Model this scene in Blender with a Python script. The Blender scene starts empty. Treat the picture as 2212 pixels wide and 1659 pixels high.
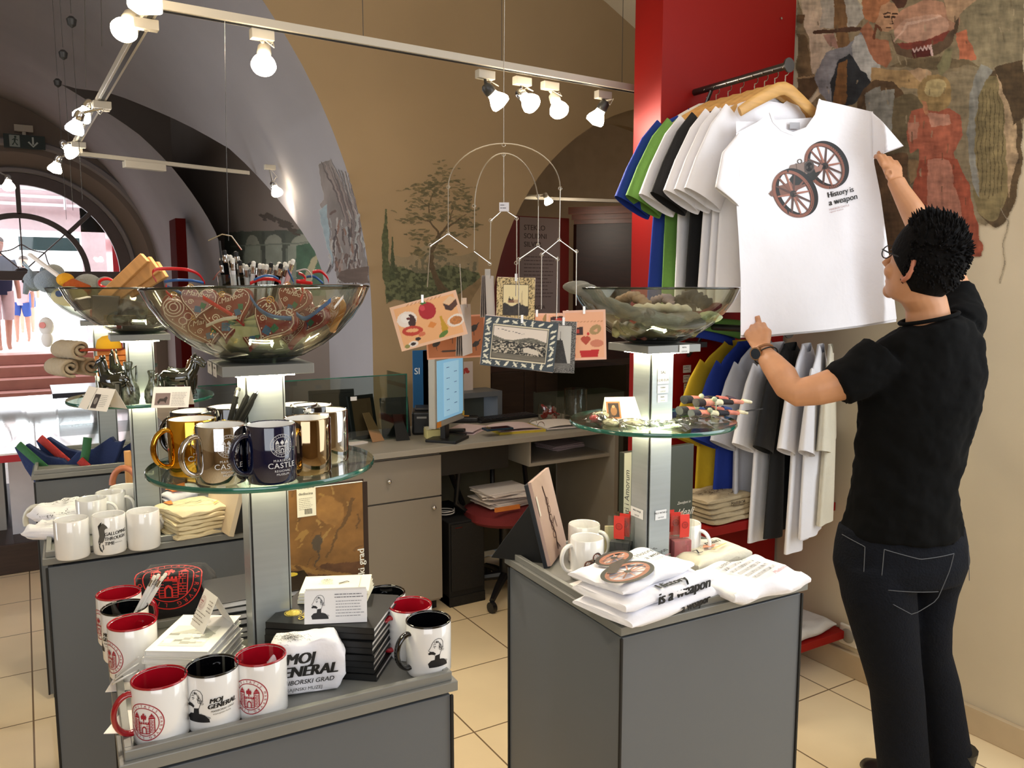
import bpy, bmesh, math, random
import numpy as np
from mathutils import Vector, Matrix
from mathutils.geometry import tessellate_polygon
PI = math.pi
R = math.radians
sc = bpy.context.scene
COL = sc.collection
random.seed(7)
rng = np.random.default_rng(7)

# ------------------------------------------------------------------ camera, world, daylight, exposure
EYE, FPX, PITCH, YAW = 1.58, 1750.0, R(6.8), R(31.0)
cam = bpy.data.cameras.new('camera')
camo = bpy.data.objects.new('camera', cam)
COL.objects.link(camo)
camo.location = (0, 0, EYE)
camo.rotation_euler = (R(90) - PITCH, 0, -YAW)
cam.sensor_width = 36.0
cam.lens = FPX * 36.0 / 2212.0
cam.clip_start = 0.05
cam.clip_end = 100
sc.camera = camo
sc.view_settings.view_transform = 'Standard'
sc.view_settings.look = 'None'
sc.view_settings.gamma = 1.0
sc.view_settings.use_curve_mapping = False
sc.view_settings.exposure = 0.0
sc.cycles.use_denoising = True
sc.cycles.max_bounces = 10
sc.cycles.transparent_max_bounces = 24
sc.cycles.caustics_reflective = False
sc.cycles.caustics_refractive = False
sc.cycles.sample_clamp_indirect = 6.0
w = bpy.data.worlds.new('world')
sc.world = w
w.use_nodes = True
w.node_tree.nodes['Background'].inputs[0].default_value = (0.93, 0.96, 1.0, 1)
w.node_tree.nodes['Background'].inputs[1].default_value = 4.5


def area(name, loc, target, sx, sy, power, col=(1, 1, 1), spread=180):
    l = bpy.data.lights.new(name, 'AREA')
    l.shape = 'RECTANGLE'
    l.size, l.size_y, l.energy, l.color = sx, sy, power, col
    l.spread = R(spread)
    o = bpy.data.objects.new(name, l)
    COL.objects.link(o)
    o.location = loc
    d = Vector(target) - Vector(loc)
    o.rotation_euler = d.to_track_quat('-Z', 'Y').to_euler()
    return o


def spot(name, loc, target, power, col=(1.0, 0.82, 0.6), ang=70, blend=0.8, size=0.03):
    l = bpy.data.lights.new(name, 'SPOT')
    l.energy, l.color, l.spot_size, l.spot_blend, l.shadow_soft_size = power, col, R(ang), blend, size
    o = bpy.data.objects.new(name, l)
    COL.objects.link(o)
    o.location = loc
    d = Vector(target) - Vector(loc)
    o.rotation_euler = d.to_track_quat('-Z', 'Y').to_euler()
    return o


# daylight of the right window and the entrance, plus added fill lamps
area('window_daylight', (2.7, 0.25, 1.9), (1.2, 1.9, 1.0), 1.6, 2.4, 44, (0.86, 0.93, 1.0))
area('left_fill_light', (-3.0, 4.0, 1.15), (1.67, 4.7, .9), 1.6, 1.6, 26, (0.84, 0.91, 1.0), 80)  # added cool fill that brightens the left arch jamb, no window built there
area('rear_fill_light', (-0.9, -1.7, 2.3), (0.9, 2.2, 1.1), 2.6, 1.8, 58, (0.90, 0.94, 1.0))  # added fill from behind the camera, the wall there has no window
area('ceiling_bounce', (0.9, 1.0, 3.5), (1.1, 2.2, 0.0), 3.0, 2.4, 14, (1.0, 0.92, 0.84))
area('entrance_daylight', (0.1, 12.6, 2.0), (0.1, 6.0, 1.2), 2.2, 2.4, 24, (0.93, 0.95, 1.0))


# ------------------------------------------------------------------ pixel helpers: a photo pixel and a plane give a point
CP, SP, CY, SY = math.cos(PITCH), math.sin(PITCH), math.cos(YAW), math.sin(YAW)


def ray(px, py):
    x = (px - 1106) / FPX
    u = (829.5 - py) / FPX
    yy = CP + u * SP
    return Vector((x * CY + yy * SY, -x * SY + yy * CY, u * CP - SP)), yy


def PZ(px, py, z):
    r, _ = ray(px, py)
    t = (z - EYE) / r.z
    return Vector((0, 0, EYE)) + r * t


def PA(px, py, a):
    r, _ = ray(px, py)
    return Vector((0, 0, EYE)) + r * (a / r.x)


def PB(px, py, b):
    r, _ = ray(px, py)
    return Vector((0, 0, EYE)) + r * (b / r.y)


def W(px, py, d):
    r, yy = ray(px, py)
    return Vector((0, 0, EYE)) + r * (d / yy)


def cdir(x, y, z=0.0):
    "camera-level direction: x right, y away, z up"
    return Vector((x * CY + y * SY, -x * SY + y * CY, z))


def lin(c):
    if isinstance(c, str):
        c = c.lstrip('#')
        c = [int(c[i:i + 2], 16) / 255 for i in (0, 2, 4)]
    return tuple((v / 12.92 if v <= 0.04045 else ((v + 0.055) / 1.055) ** 2.4) for v in c[:3])


# ------------------------------------------------------------------ materials
MATS = {}


def mat(name, col, rough=0.5, metal=0.0, var=0.06, vs=8.0, bump=0.0, bs=60.0, coat=0.0, spec=0.5, sheen=0.0, stretch=None, sss=0.0):
    if name in MATS:
        return MATS[name]
    m = bpy.data.materials.new(name)
    m.use_nodes = True
    nt = m.node_tree
    b = nt.nodes['Principled BSDF']
    c = lin(col)
    tc = nt.nodes.new('ShaderNodeTexCoord')
    src = tc.outputs['Object']
    if stretch:
        mp = nt.nodes.new('ShaderNodeMapping')
        mp.inputs['Scale'].default_value = stretch
        nt.links.new(src, mp.inputs[0])
        src = mp.outputs[0]
    n = nt.nodes.new('ShaderNodeTexNoise')
    n.inputs['Scale'].default_value = vs
    n.inputs['Detail'].default_value = 4
    nt.links.new(src, n.inputs['Vector'])
    rp = nt.nodes.new('ShaderNodeValToRGB')
    rp.color_ramp.elements[0].position = 0.3
    rp.color_ramp.elements[1].position = 0.7
    rp.color_ramp.elements[0].color = (*[max(0, v * (1 - var)) for v in c], 1)
    rp.color_ramp.elements[1].color = (*[min(1, v * (1 + var)) for v in c], 1)
    nt.links.new(n.outputs['Fac'], rp.inputs[0])
    nt.links.new(rp.outputs[0], b.inputs['Base Color'])
    b.inputs['Roughness'].default_value = rough
    b.inputs['Metallic'].default_value = metal
    b.inputs['Coat Weight'].default_value = coat
    b.inputs['Coat Roughness'].default_value = 0.05
    b.inputs['Specular IOR Level'].default_value = spec
    if sheen:
        b.inputs['Sheen Weight'].default_value = sheen
    if sss:
        b.inputs['Subsurface Weight'].default_value = sss
        b.inputs['Subsurface Radius'].default_value = (0.01, 0.004, 0.002)
    if bump:
        n2 = nt.nodes.new('ShaderNodeTexNoise')
        n2.inputs['Scale'].default_value = bs
        n2.inputs['Detail'].default_value = 6
        nt.links.new(src, n2.inputs['Vector'])
        bp = nt.nodes.new('ShaderNodeBump')
        bp.inputs['Strength'].default_value = bump
        bp.inputs['Distance'].default_value = 0.01
        nt.links.new(n2.outputs['Fac'], bp.inputs['Height'])
        nt.links.new(bp.outputs[0], b.inputs['Normal'])
    MATS[name] = m
    return m


def emit(name, col, strength):
    if name in MATS:
        return MATS[name]
    m = bpy.data.materials.new(name)
    m.use_nodes = True
    nt = m.node_tree
    b = nt.nodes['Principled BSDF']
    c = lin(col)
    b.inputs['Base Color'].default_value = (*c, 1)
    b.inputs['Emission Color'].default_value = (*c, 1)
    b.inputs['Emission Strength'].default_value = strength
    MATS[name] = m
    return m


def glassy(name, tint, edge, refl=1.0, rough=0.02, power=1.6):
    "thin clear glass: see-through face on, darker and reflecting towards its edges"
    if name in MATS:
        return MATS[name]
    m = bpy.data.materials.new(name)
    m.use_nodes = True
    nt = m.node_tree
    nt.nodes.remove(nt.nodes['Principled BSDF'])
    out = nt.nodes['Material Output']
    lw = nt.nodes.new('ShaderNodeLayerWeight')
    lw.inputs['Blend'].default_value = 0.35
    pw = nt.nodes.new('ShaderNodeMath')
    pw.operation = 'POWER'
    pw.inputs[1].default_value = power
    nt.links.new(lw.outputs['Facing'], pw.inputs[0])
    mx = nt.nodes.new('ShaderNodeMixRGB')
    mx.inputs[1].default_value = (*lin(tint), 1)
    mx.inputs[2].default_value = (*lin(edge), 1)
    nt.links.new(pw.outputs[0], mx.inputs[0])
    tr = nt.nodes.new('ShaderNodeBsdfTransparent')
    nt.links.new(mx.outputs[0], tr.inputs[0])
    gl = nt.nodes.new('ShaderNodeBsdfGlossy')
    gl.inputs['Roughness'].default_value = rough
    gl.inputs['Color'].default_value = (refl, refl, refl, 1)
    lw2 = nt.nodes.new('ShaderNodeLayerWeight')
    lw2.inputs['Blend'].default_value = 0.5
    p5 = nt.nodes.new('ShaderNodeMath')
    p5.operation = 'POWER'
    p5.inputs[1].default_value = 4.0
    nt.links.new(lw2.outputs['Facing'], p5.inputs[0])
    fr = nt.nodes.new('ShaderNodeMath')
    fr.operation = 'MULTIPLY_ADD'
    fr.inputs[1].default_value = 0.9
    fr.inputs[2].default_value = 0.045
    nt.links.new(p5.outputs[0], fr.inputs[0])
    ms = nt.nodes.new('ShaderNodeMixShader')
    nt.links.new(fr.outputs[0], ms.inputs[0])
    nt.links.new(tr.outputs[0], ms.inputs[1])
    nt.links.new(gl.outputs[0], ms.inputs[2])
    nt.links.new(ms.outputs[0], out.inputs[0])
    MATS[name] = m
    return m


def attr_mat(name, rough=0.6, coat=0.0, bump=0.0, var=0.0):
    if name in MATS:
        return MATS[name]
    m = bpy.data.materials.new(name)
    m.use_nodes = True
    nt = m.node_tree
    b = nt.nodes['Principled BSDF']
    a = nt.nodes.new('ShaderNodeAttribute')
    a.attribute_name = 'Col'
    nt.links.new(a.outputs['Color'], b.inputs['Base Color'])
    b.inputs['Roughness'].default_value = rough
    b.inputs['Coat Weight'].default_value = coat
    if bump:
        tc = nt.nodes.new('ShaderNodeTexCoord')
        n2 = nt.nodes.new('ShaderNodeTexNoise')
        n2.inputs['Scale'].default_value = 40
        nt.links.new(tc.outputs['Object'], n2.inputs['Vector'])
        bp = nt.nodes.new('ShaderNodeBump')
        bp.inputs['Strength'].default_value = bump
        bp.inputs['Distance'].default_value = 0.01
        nt.links.new(n2.outputs['Fac'], bp.inputs['Height'])
        nt.links.new(bp.outputs[0], b.inputs['Normal'])
    MATS[name] = m
    return m


PRINT = attr_mat('printed_ink', 0.55)
PAINT = attr_mat('painted_plaster', 0.85, bump=0.15)


# ------------------------------------------------------------------ mesh builder
class MB:
    def __init__(s):
        s.v, s.f, s.k = [], [], []
        s.mi = 0

    def add(s, vs, fs):
        n = len(s.v)
        s.v += [tuple(p) for p in vs]
        s.f += [tuple(i + n for i in f) for f in fs]
        s.k += [s.mi] * len(fs)
        return s

    def box(s, c, d, rz=0.0, M=None):
        x, y, z = d[0] / 2, d[1] / 2, d[2] / 2
        P = [Vector((i, j, k)) for i in (-x, x) for j in (-y, y) for k in (-z, z)]
        rot = Matrix.Rotation(rz, 4, 'Z') if M is None else M
        P = [rot @ p + Vector(c) for p in P]
        return s.add(P, [(0, 1, 3, 2), (4, 6, 7, 5), (0, 4, 5, 1), (2, 3, 7, 6), (0, 2, 6, 4), (1, 5, 7, 3)])

    def bx(s, x0, x1, y0, y1, z0, z1):
        return s.box(((x0 + x1) / 2, (y0 + y1) / 2, (z0 + z1) / 2), (x1 - x0, y1 - y0, z1 - z0))

    def loft(s, rings, cap0=True, cap1=True, wrap=True):
        n = len(rings[0])
        vs = [p for r in rings for p in r]
        fs = []
        for i in range(len(rings) - 1):
            for j in range(n if wrap else n - 1):
                k = (j + 1) % n
                fs.append((i * n + j, i * n + k, (i + 1) * n + k, (i + 1) * n + j))
        if cap0:
            fs.append(tuple(range(n - 1, -1, -1)))
        if cap1:
            fs.append(tuple((len(rings) - 1) * n + j for j in range(n)))
        return s.add(vs, fs)

    def tube(s, pts, r, n=8, caps=True, flat=1.0, up=None, closed=False):
        pts = [Vector(p) for p in pts]
        m = len(pts)
        rs = r if isinstance(r, (list, tuple)) else [r] * m
        rings = []
        last = None
        for i, p in enumerate(pts):
            if closed:
                t = (pts[(i + 1) % m] - pts[i - 1])
            else:
                t = (pts[min(i + 1, m - 1)] - pts[max(i - 1, 0)])
            t = t.normalized() if t.length > 1e-9 else Vector((0, 0, 1))
            if last is None:
                a = Vector(up) if up is not None else (Vector((0, 0, 1)) if abs(t.z) < 0.9 else Vector((1, 0, 0)))
            else:
                a = last
            a = (a - t * a.dot(t))
            a = a.normalized() if a.length > 1e-6 else t.orthogonal().normalized()
            b = t.cross(a)
            last = a
            rr = rs[i] if not isinstance(rs[i], (tuple, list)) else None
            ra, rb = (rr, rr * flat) if rr is not None else rs[i]
            rings.append([p + a * math.cos(2 * PI * j / n) * ra + b * math.sin(2 * PI * j / n) * rb for j in range(n)])
        if closed:
            rings.append(rings[0])
            return s.loft(rings, False, False)
        return s.loft(rings, caps, caps)

    def cyl(s, p0, p1, r0, r1=None, n=16, caps=True):
        return s.tube([p0, p1], [r0, r0 if r1 is None else r1], n, caps)

    def lathe(s, prof, n=32, c=(0, 0, 0), M=None, caps=True):
        rings = []
        for r, z in prof:
            ring = [Vector((r * math.cos(2 * PI * j / n), r * math.sin(2 * PI * j / n), z)) for j in range(n)]
            if M is not None:
                ring = [M @ p for p in ring]
            rings.append([p + Vector(c) for p in ring])
        return s.loft(rings, caps and prof[0][0] > 1e-5, caps and prof[-1][0] > 1e-5)

    def ball(s, c, r, n=12, sc=(1, 1, 1), M=None):
        h = n // 2 + 2
        pr = [(max(1e-4, math.sin(PI * i / h)), -math.cos(PI * i / h)) for i in range(h + 1)]
        vs, fs = [], []
        rot = M if M is not None else Matrix.Identity(4)
        for a, z in pr:
            for j in range(n):
                p = Vector((a * math.cos(2 * PI * j / n) * sc[0] * r, a * math.sin(2 * PI * j / n) * sc[1] * r, z * sc[2] * r))
                vs.append(rot @ p + Vector(c))
        for i in range(h):
            for j in range(n):
                k = (j + 1) % n
                fs.append((i * n + j, i * n + k, (i + 1) * n + k, (i + 1) * n + j))
        return s.add(vs, fs)

    def grid(s, fn, nu, nv):
        vs = [fn(i / nu, j / nv) for j in range(nv + 1) for i in range(nu + 1)]
        fs = [(j * (nu + 1) + i, j * (nu + 1) + i + 1, (j + 1) * (nu + 1) + i + 1, (j + 1) * (nu + 1) + i) for j in range(nv) for i in range(nu)]
        return s.add(vs, fs)

    def prism(s, poly, fn0, fn1):
        "poly: 2D outline; fn0/fn1 map (x,y) to the two faces"
        n = len(poly)
        tri = tessellate_polygon([[Vector((p[0], p[1], 0)) for p in poly]])
        vs = [fn0(*p) for p in poly] + [fn1(*p) for p in poly]
        fs = [tuple(t) for t in tri] + [tuple(i + n for i in reversed(t)) for t in tri]
        fs += [(i, (i + 1) % n, (i + 1) % n + n, i + n) for i in range(n)]
        return s.add(vs, fs)

    def build(s, name, m, parent=None, smooth=40, bevel=0.0, solid=0.0, sub=0, seg=2):
        me = bpy.data.meshes.new(name)
        me.from_pydata(s.v, [], s.f)
        for mm in (m if isinstance(m, (list, tuple)) else [m]):
            me.materials.append(mm)
        if any(s.k):
            me.polygons.foreach_set('material_index', s.k)
        bm = bmesh.new()
        bm.from_mesh(me)
        bmesh.ops.recalc_face_normals(bm, faces=bm.faces)
        bm.to_mesh(me)
        bm.free()
        if smooth:
            me.shade_smooth()
            me.set_sharp_from_angle(angle=R(smooth))
        o = bpy.data.objects.new(name, me)
        COL.objects.link(o)
        if parent is not None:
            o.parent = parent
        if solid:
            md = o.modifiers.new('solid', 'SOLIDIFY')
            md.thickness = solid
            md.offset = 0
        if bevel:
            md = o.modifiers.new('bevel', 'BEVEL')
            md.width, md.segments, md.limit_method = bevel, seg, 'ANGLE'
            md.angle_limit = R(50)
        if sub:
            md = o.modifiers.new('sub', 'SUBSURF')
            md.levels = md.render_levels = sub
        return o


def tag(o, label=None, cat=None, group=None, kind=None):
    if label:
        o['label'] = label
    if cat:
        o['category'] = cat
    if group:
        o['group'] = group
    if kind:
        o['kind'] = kind
    return o


def empty(name, loc=(0, 0, 0), rz=0.0, label=None, cat=None, group=None):
    o = bpy.data.objects.new(name, None)
    COL.objects.link(o)
    o.empty_display_size = 0.05
    o.location = loc
    o.rotation_euler = (0, 0, rz)
    return tag(o, label, cat, group)


def kids(o):
    return [x for x in COL.objects if x.parent == o]


def copy_tree(o, parent=None, loc=None, rz=None, label=None, group=None):
    c = o.copy()
    COL.objects.link(c)
    if parent is not None:
        c.parent = parent
    if loc is not None:
        c.location = loc
    if rz is not None:
        c.rotation_euler = (0, 0, rz)
    if label:
        c['label'] = label
    if group:
        c['group'] = group
    for ch in kids(o):
        copy_tree(ch, c)
    return c


def struct(o):
    o['kind'] = 'structure'
    return o


# ------------------------------------------------------------------ flat artwork: coloured shapes laid on a surface
FONT_CACHE = {}


def glyphs(s, shear=0.0, bold=0.0, spacing=1.0):
    key = (s, shear, bold, spacing)
    if key in FONT_CACHE:
        return FONT_CACHE[key]
    cu = bpy.data.curves.new('t', 'FONT')
    cu.body = s
    cu.shear = shear
    cu.offset = bold
    cu.space_character = spacing
    cu.resolution_u = 3
    cu.fill_mode = 'FRONT'
    ob = bpy.data.objects.new('t', cu)
    me = bpy.data.meshes.new_from_object(ob)
    v = [(p.co.x, p.co.y) for p in me.vertices]
    f = [tuple(p.vertices) for p in me.polygons]
    bpy.data.objects.remove(ob)
    bpy.data.curves.remove(cu)
    bpy.data.meshes.remove(me)
    FONT_CACHE[key] = (v, f)
    return v, f


class Art:
    def __init__(s):
        s.v, s.f, s.c = [], [], []
        s.ly = 0

    def _add(s, vs, fs, col):
        n = len(s.v)
        c = lin(col)
        s.v += [(x, y, s.ly) for x, y in vs]
        s.c += [c] * len(vs)
        s.f += [tuple(i + n for i in f) for f in fs]
        s.ly += 1

    def poly(s, pts, col):
        tri = tessellate_polygon([[Vector((p[0], p[1], 0)) for p in pts]])
        s._add(pts, [tuple(t) for t in tri], col)

    def rect(s, x0, y0, x1, y1, col, n=1):
        vs = [(x0 + (x1 - x0) * i / n, y) for i in range(n + 1) for y in (y0, y1)]
        s._add(vs, [(2 * i, 2 * i + 2, 2 * i + 3, 2 * i + 1) for i in range(n)], col)

    def ell(s, cx, cy, rx, ry=None, col='#000000', n=20, rot=0.0):
        ry = rx if ry is None else ry
        ca, sa = math.cos(rot), math.sin(rot)
        vs = [(cx, cy)]
        for i in range(n):
            x, y = rx * math.cos(2 * PI * i / n), ry * math.sin(2 * PI * i / n)
            vs.append((cx + x * ca - y * sa, cy + x * sa + y * ca))
        s._add(vs, [(0, i + 1, (i + 1) % n + 1) for i in range(n)], col)

    def line(s, pts, wd, col, closed=False):
        pts = [Vector((p[0], p[1])) for p in pts]
        m = len(pts)
        vs = []
        for i in range(m):
            a = pts[i - 1] if (i or closed) else pts[i]
            b = pts[(i + 1) % m] if (i < m - 1 or closed) else pts[i]
            t = (b - a)
            t = t.normalized() if t.length > 1e-9 else Vector((1, 0))
            w_ = (wd[i] if isinstance(wd, (list, tuple)) else wd) / 2
            nn = Vector((-t.y, t.x)) * w_
            vs += [tuple(pts[i] + nn), tuple(pts[i] - nn)]
        fs = [(2 * i, 2 * i + 1, 2 * ((i + 1) % m) + 1, 2 * ((i + 1) % m)) for i in range(m if closed else m - 1)]
        s._add(vs, fs, col)

    def ring(s, cx, cy, rx, wd, col, ry=None, n=32, a0=0.0, a1=2 * PI, rot=0.0):
        ry = rx if ry is None else ry
        full = abs(a1 - a0 - 2 * PI) < 1e-6
        k = n if full else n + 1
        pts = []
        for i in range(k):
            a = a0 + (a1 - a0) * i / n
            x, y = rx * math.cos(a), ry * math.sin(a)
            pts.append((cx + x * math.cos(rot) - y * math.sin(rot), cy + x * math.sin(rot) + y * math.cos(rot)))
        s.line(pts, wd, col, full)

    def spiral(s, cx, cy, r, wd, col, turns=1.6, a=0.0, sgn=1):
        n = 22
        s.line([(cx + r * (1 - .85 * i / n) * math.cos(a + sgn * turns * 2 * PI * i / n), cy + r * (1 - .85 * i / n) * math.sin(a + sgn * turns * 2 * PI * i / n)) for i in range(n)], wd, col)

    def text(s, t, x, y, size, col, shear=0.0, bold=0.0, rot=0.0, align='l', spacing=1.0, sx=1.0):
        if bold:
            for q in (-.6, .6):
                s.text(t, x + q * bold * size * math.cos(rot), y + q * bold * size * math.sin(rot), size, col, shear, 0, rot, align, spacing, sx)
        v, f = glyphs(t, shear, 0, spacing)
        if not v:
            return
        x0 = min(p[0] for p in v)
        x1 = max(p[0] for p in v)
        off = {'l': x0, 'c': (x0 + x1) / 2, 'r': x1}[align]
        ca, sa = math.cos(rot), math.sin(rot)
        vs = []
        for p in v:
            a, b = (p[0] - off) * size * sx, p[1] * size
            vs.append((x + a * ca - b * sa, y + a * sa + b * ca))
        s._add(vs, f, col)

    def arctext(s, t, cx, cy, r, size, col, a_mid=90.0, step=None, inward=False):
        step = step or math.degrees(size * .75 / r)
        n = len(t)
        for i, ch in enumerate(t):
            if ch == ' ':
                continue
            a = R(a_mid + (step * ((n - 1) / 2 - i)) * (-1 if inward else 1))
            s.text(ch, cx + r * math.cos(a), cy + r * math.sin(a), size, col, rot=a - PI / 2 + (PI if inward else 0), align='c', bold=.01)
        s.ly += 0

    def lines(s, x, y, wd, n, dy, th, col, jit=.25):
        "blurred small print drawn as rows of short dashes"
        vs, fs = [], []
        for k in range(n):
            xx = x
            end = x + wd * (1 - jit * random.random())
            while xx < end:
                l = min(th * random.uniform(1.5, 6), end - xx)
                b = len(vs)
                yy = y - k * dy
                vs += [(xx, yy), (xx + l, yy), (xx + l, yy + th), (xx, yy + th)]
                fs.append((b, b + 1, b + 2, b + 3))
                xx += l + th * .8
        s._add(vs, fs, col)

    def build(s, name, mapf, parent=None, m=None, eps=0.00012, base=0.0004, cut=0.0):
        if cut:
            V, Fs = list(s.v), []
            Cc = list(s.c)
            st = []
            for f in s.f:
                for k in range(1, len(f) - 1):
                    st.append((f[0], f[k], f[k + 1]))
            while st:
                t = st.pop()
                L = [math.dist(V[t[k]][:2], V[t[(k + 1) % 3]][:2]) for k in range(3)]
                k = L.index(max(L))
                if L[k] > cut and len(V) < 60000:
                    i, j, o_ = t[k], t[(k + 1) % 3], t[(k + 2) % 3]
                    V.append(((V[i][0] + V[j][0]) / 2, (V[i][1] + V[j][1]) / 2, V[i][2]))
                    Cc.append(Cc[i])
                    n = len(V) - 1
                    st += [(i, n, o_), (n, j, o_)]
                else:
                    Fs.append(t)
            s.v, s.f, s.c = V, Fs, Cc
        eps = min(eps, .0012 / max(1, s.ly))
        me = bpy.data.meshes.new(name)
        me.from_pydata([tuple(mapf(x, y, base + eps * l)) for x, y, l in s.v], [], s.f)
        at = me.color_attributes.new('Col', 'FLOAT_COLOR', 'POINT')
        at.data.foreach_set('color', np.array([(*c, 1.0) for c in s.c], dtype=np.float32).ravel())
        me.materials.append(m or PRINT)
        o = bpy.data.objects.new(name, me)
        COL.objects.link(o)
        if parent is not None:
            o.parent = parent
        return o


def flatmap(origin, ex, ey):
    o, ex, ey = Vector(origin), Vector(ex).normalized(), Vector(ey).normalized()
    n = ex.cross(ey).normalized()
    return lambda x, y, h=0.0: o + ex * x + ey * y + n * h


def cylmap(r, ang=0.0, z0=0.0):
    def f(x, y, h=0.0):
        a = ang + x / r
        return Vector(((r + h) * math.cos(a), (r + h) * math.sin(a), z0 + y))
    return f


# ------------------------------------------------------------------ painted surfaces: a dense grid with a colour per vertex
def vnoise(X, Y, scale, seed=0):
    r = np.random.default_rng(seed)
    T = r.random((64, 64))
    x, y = X * scale, Y * scale
    xi, yi = np.floor(x).astype(int), np.floor(y).astype(int)
    fx, fy = x - xi, y - yi
    fx, fy = fx * fx * (3 - 2 * fx), fy * fy * (3 - 2 * fy)
    g = lambda i, j: T[i % 64, j % 64]
    return (g(xi, yi) * (1 - fx) + g(xi + 1, yi) * fx) * (1 - fy) + (g(xi, yi + 1) * (1 - fx) + g(xi + 1, yi + 1) * fx) * fy


def fbm(X, Y, scale, seed=0, o=4):
    t, a, k = 0, .5, 0
    for i in range(o):
        t = t + a * vnoise(X, Y, scale * 2 ** i, seed + i)
        a *= .5
    return t / (1 - .5 ** o)


class Canvas:
    "X,Y in any picture units; brush edges are roughened"

    def __init__(s, x0, y0, x1, y1, nx, ny, base, rough=0.0, rs=0.05):
        xs, ys = np.linspace(x0, x1, nx), np.linspace(y0, y1, ny)
        s.X, s.Y = np.meshgrid(xs, ys)
        s.gx, s.gy = s.X.copy(), s.Y.copy()
        s.nx, s.ny = nx, ny
        if rough:
            s.X = s.X + (fbm(s.gx, s.gy, rs, 3) - .5) * 2 * rough
            s.Y = s.Y + (fbm(s.gx, s.gy, rs, 11) - .5) * 2 * rough
        s.C = np.ones((ny, nx, 3)) * np.array(lin(base))
        s.M = np.zeros((ny, nx), bool)

    def put(s, mask, col, var=0.0, vs=0.1, seed=1, st=(1, 1), al=1.0):
        c = np.array(lin(col))[None, None, :]
        if var:
            n = fbm(s.gx * st[0], s.gy * st[1], vs, seed)[:, :, None]
            c = np.clip(c * (1 + (n - .5) * 2 * var), 0, 1)
        else:
            c = c * np.ones_like(s.C)
        mk = mask[:, :, None] * al
        s.C = s.C * (1 - mk) + c * mk
        s.M |= mask.astype(bool)

    def inpoly(s, pts):
        inside = np.zeros(s.X.shape, bool)
        j = len(pts) - 1
        for i in range(len(pts)):
            xi, yi = pts[i]
            xj, yj = pts[j]
            c = ((yi > s.Y) != (yj > s.Y)) & (s.X < (xj - xi) * (s.Y - yi) / (yj - yi + 1e-12) + xi)
            inside ^= c
            j = i
        return inside

    def poly(s, pts, col, **k):
        s.put(s.inpoly(pts), col, **k)

    def ell(s, cx, cy, rx, ry, col, rot=0.0, **k):
        dx, dy = s.X - cx, s.Y - cy
        ca, sa = math.cos(rot), math.sin(rot)
        s.put(((dx * ca + dy * sa) / rx) ** 2 + ((-dx * sa + dy * ca) / ry) ** 2 < 1, col, **k)

    def line(s, pts, wd, col, **k):
        mk = np.zeros(s.X.shape, bool)
        for i, ((ax, ay), (bx, by)) in enumerate(zip(pts[:-1], pts[1:])):
            w0 = wd[i] if isinstance(wd, (list, tuple)) else wd
            w1 = wd[i + 1] if isinstance(wd, (list, tuple)) else wd
            L2 = (bx - ax) ** 2 + (by - ay) ** 2 + 1e-9
            t = np.clip(((s.X - ax) * (bx - ax) + (s.Y - ay) * (by - ay)) / L2, 0, 1)
            d = np.hypot(s.X - ax - t * (bx - ax), s.Y - ay - t * (by - ay))
            mk |= d < (w0 + (w1 - w0) * t) / 2
        s.put(mk, col, **k)

    def build(s, name, mapf, parent=None, m=None, only=False):
        P = [tuple(mapf(x, y)) for x, y in zip(s.gx.ravel(), s.gy.ravel())]
        nx, ny = s.nx, s.ny
        idx = np.arange(nx * ny).reshape(ny, nx)
        q = np.stack([idx[:-1, :-1], idx[:-1, 1:], idx[1:, 1:], idx[1:, :-1]], -1)
        if only:
            mk = s.M[:-1, :-1] | s.M[:-1, 1:] | s.M[1:, 1:] | s.M[1:, :-1]
            q = q[mk]
        q = q.reshape(-1, 4)
        me = bpy.data.meshes.new(name)
        me.from_pydata(P, [], q.tolist())
        at = me.color_attributes.new('Col', 'FLOAT_COLOR', 'POINT')
        cc = np.ones((ny * nx, 4), dtype=np.float32)
        cc[:, :3] = s.C.reshape(-1, 3)
        at.data.foreach_set('color', cc.ravel())
        me.materials.append(m or PAINT)
        o = bpy.data.objects.new(name, me)
        COL.objects.link(o)
        if only:
            bm = bmesh.new()
            bm.from_mesh(me)
            bmesh.ops.delete(bm, geom=[v for v in bm.verts if not v.link_faces], context='VERTS')
            bm.to_mesh(me)
            bm.free()
        if parent is not None:
            o.parent = parent
        return o


# ================================================================== the setting
plaster = mat('beige_plaster', '#a8906e', 0.9, var=0.07, vs=1.3, bump=0.12, bs=14)
plaster_g = mat('grey_plaster', '#989293', 0.9, var=0.08, vs=1.1, bump=0.12, bs=12)
plaster_d = mat('brown_grey_plaster', '#82746a', 0.9, var=0.08, vs=1.0, bump=0.1, bs=12)
plaster_w = mat('cream_plaster', '#d6c8ac', 0.88, var=0.05, vs=2.0, bump=0.1, bs=20)

# floor: square beige tiles with thin joints
mf = mat('beige_floor_tile', '#f0d9ae', 0.32, var=0.07, vs=2.2)
nt = mf.node_tree
b_ = nt.nodes['Principled BSDF']
tc = nt.nodes.new('ShaderNodeTexCoord')
br = nt.nodes.new('ShaderNodeTexBrick')
br.offset = 0.0
br.inputs['Scale'].default_value = 1.0
br.inputs['Brick Width'].default_value = 0.45
br.inputs['Row Height'].default_value = 0.45
br.inputs['Mortar Size'].default_value = 0.0035
br.inputs['Mortar Smooth'].default_value = 0.3
mp = nt.nodes.new('ShaderNodeMapping')
mp.inputs['Location'].default_value = (0.06, 0.29, 0)
nt.links.new(tc.outputs['Object'], mp.inputs[0])
nt.links.new(mp.outputs[0], br.inputs['Vector'])
mix = nt.nodes.new('ShaderNodeMixRGB')
old = b_.inputs['Base Color'].links[0].from_socket
nt.links.new(old, mix.inputs[1])
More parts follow.
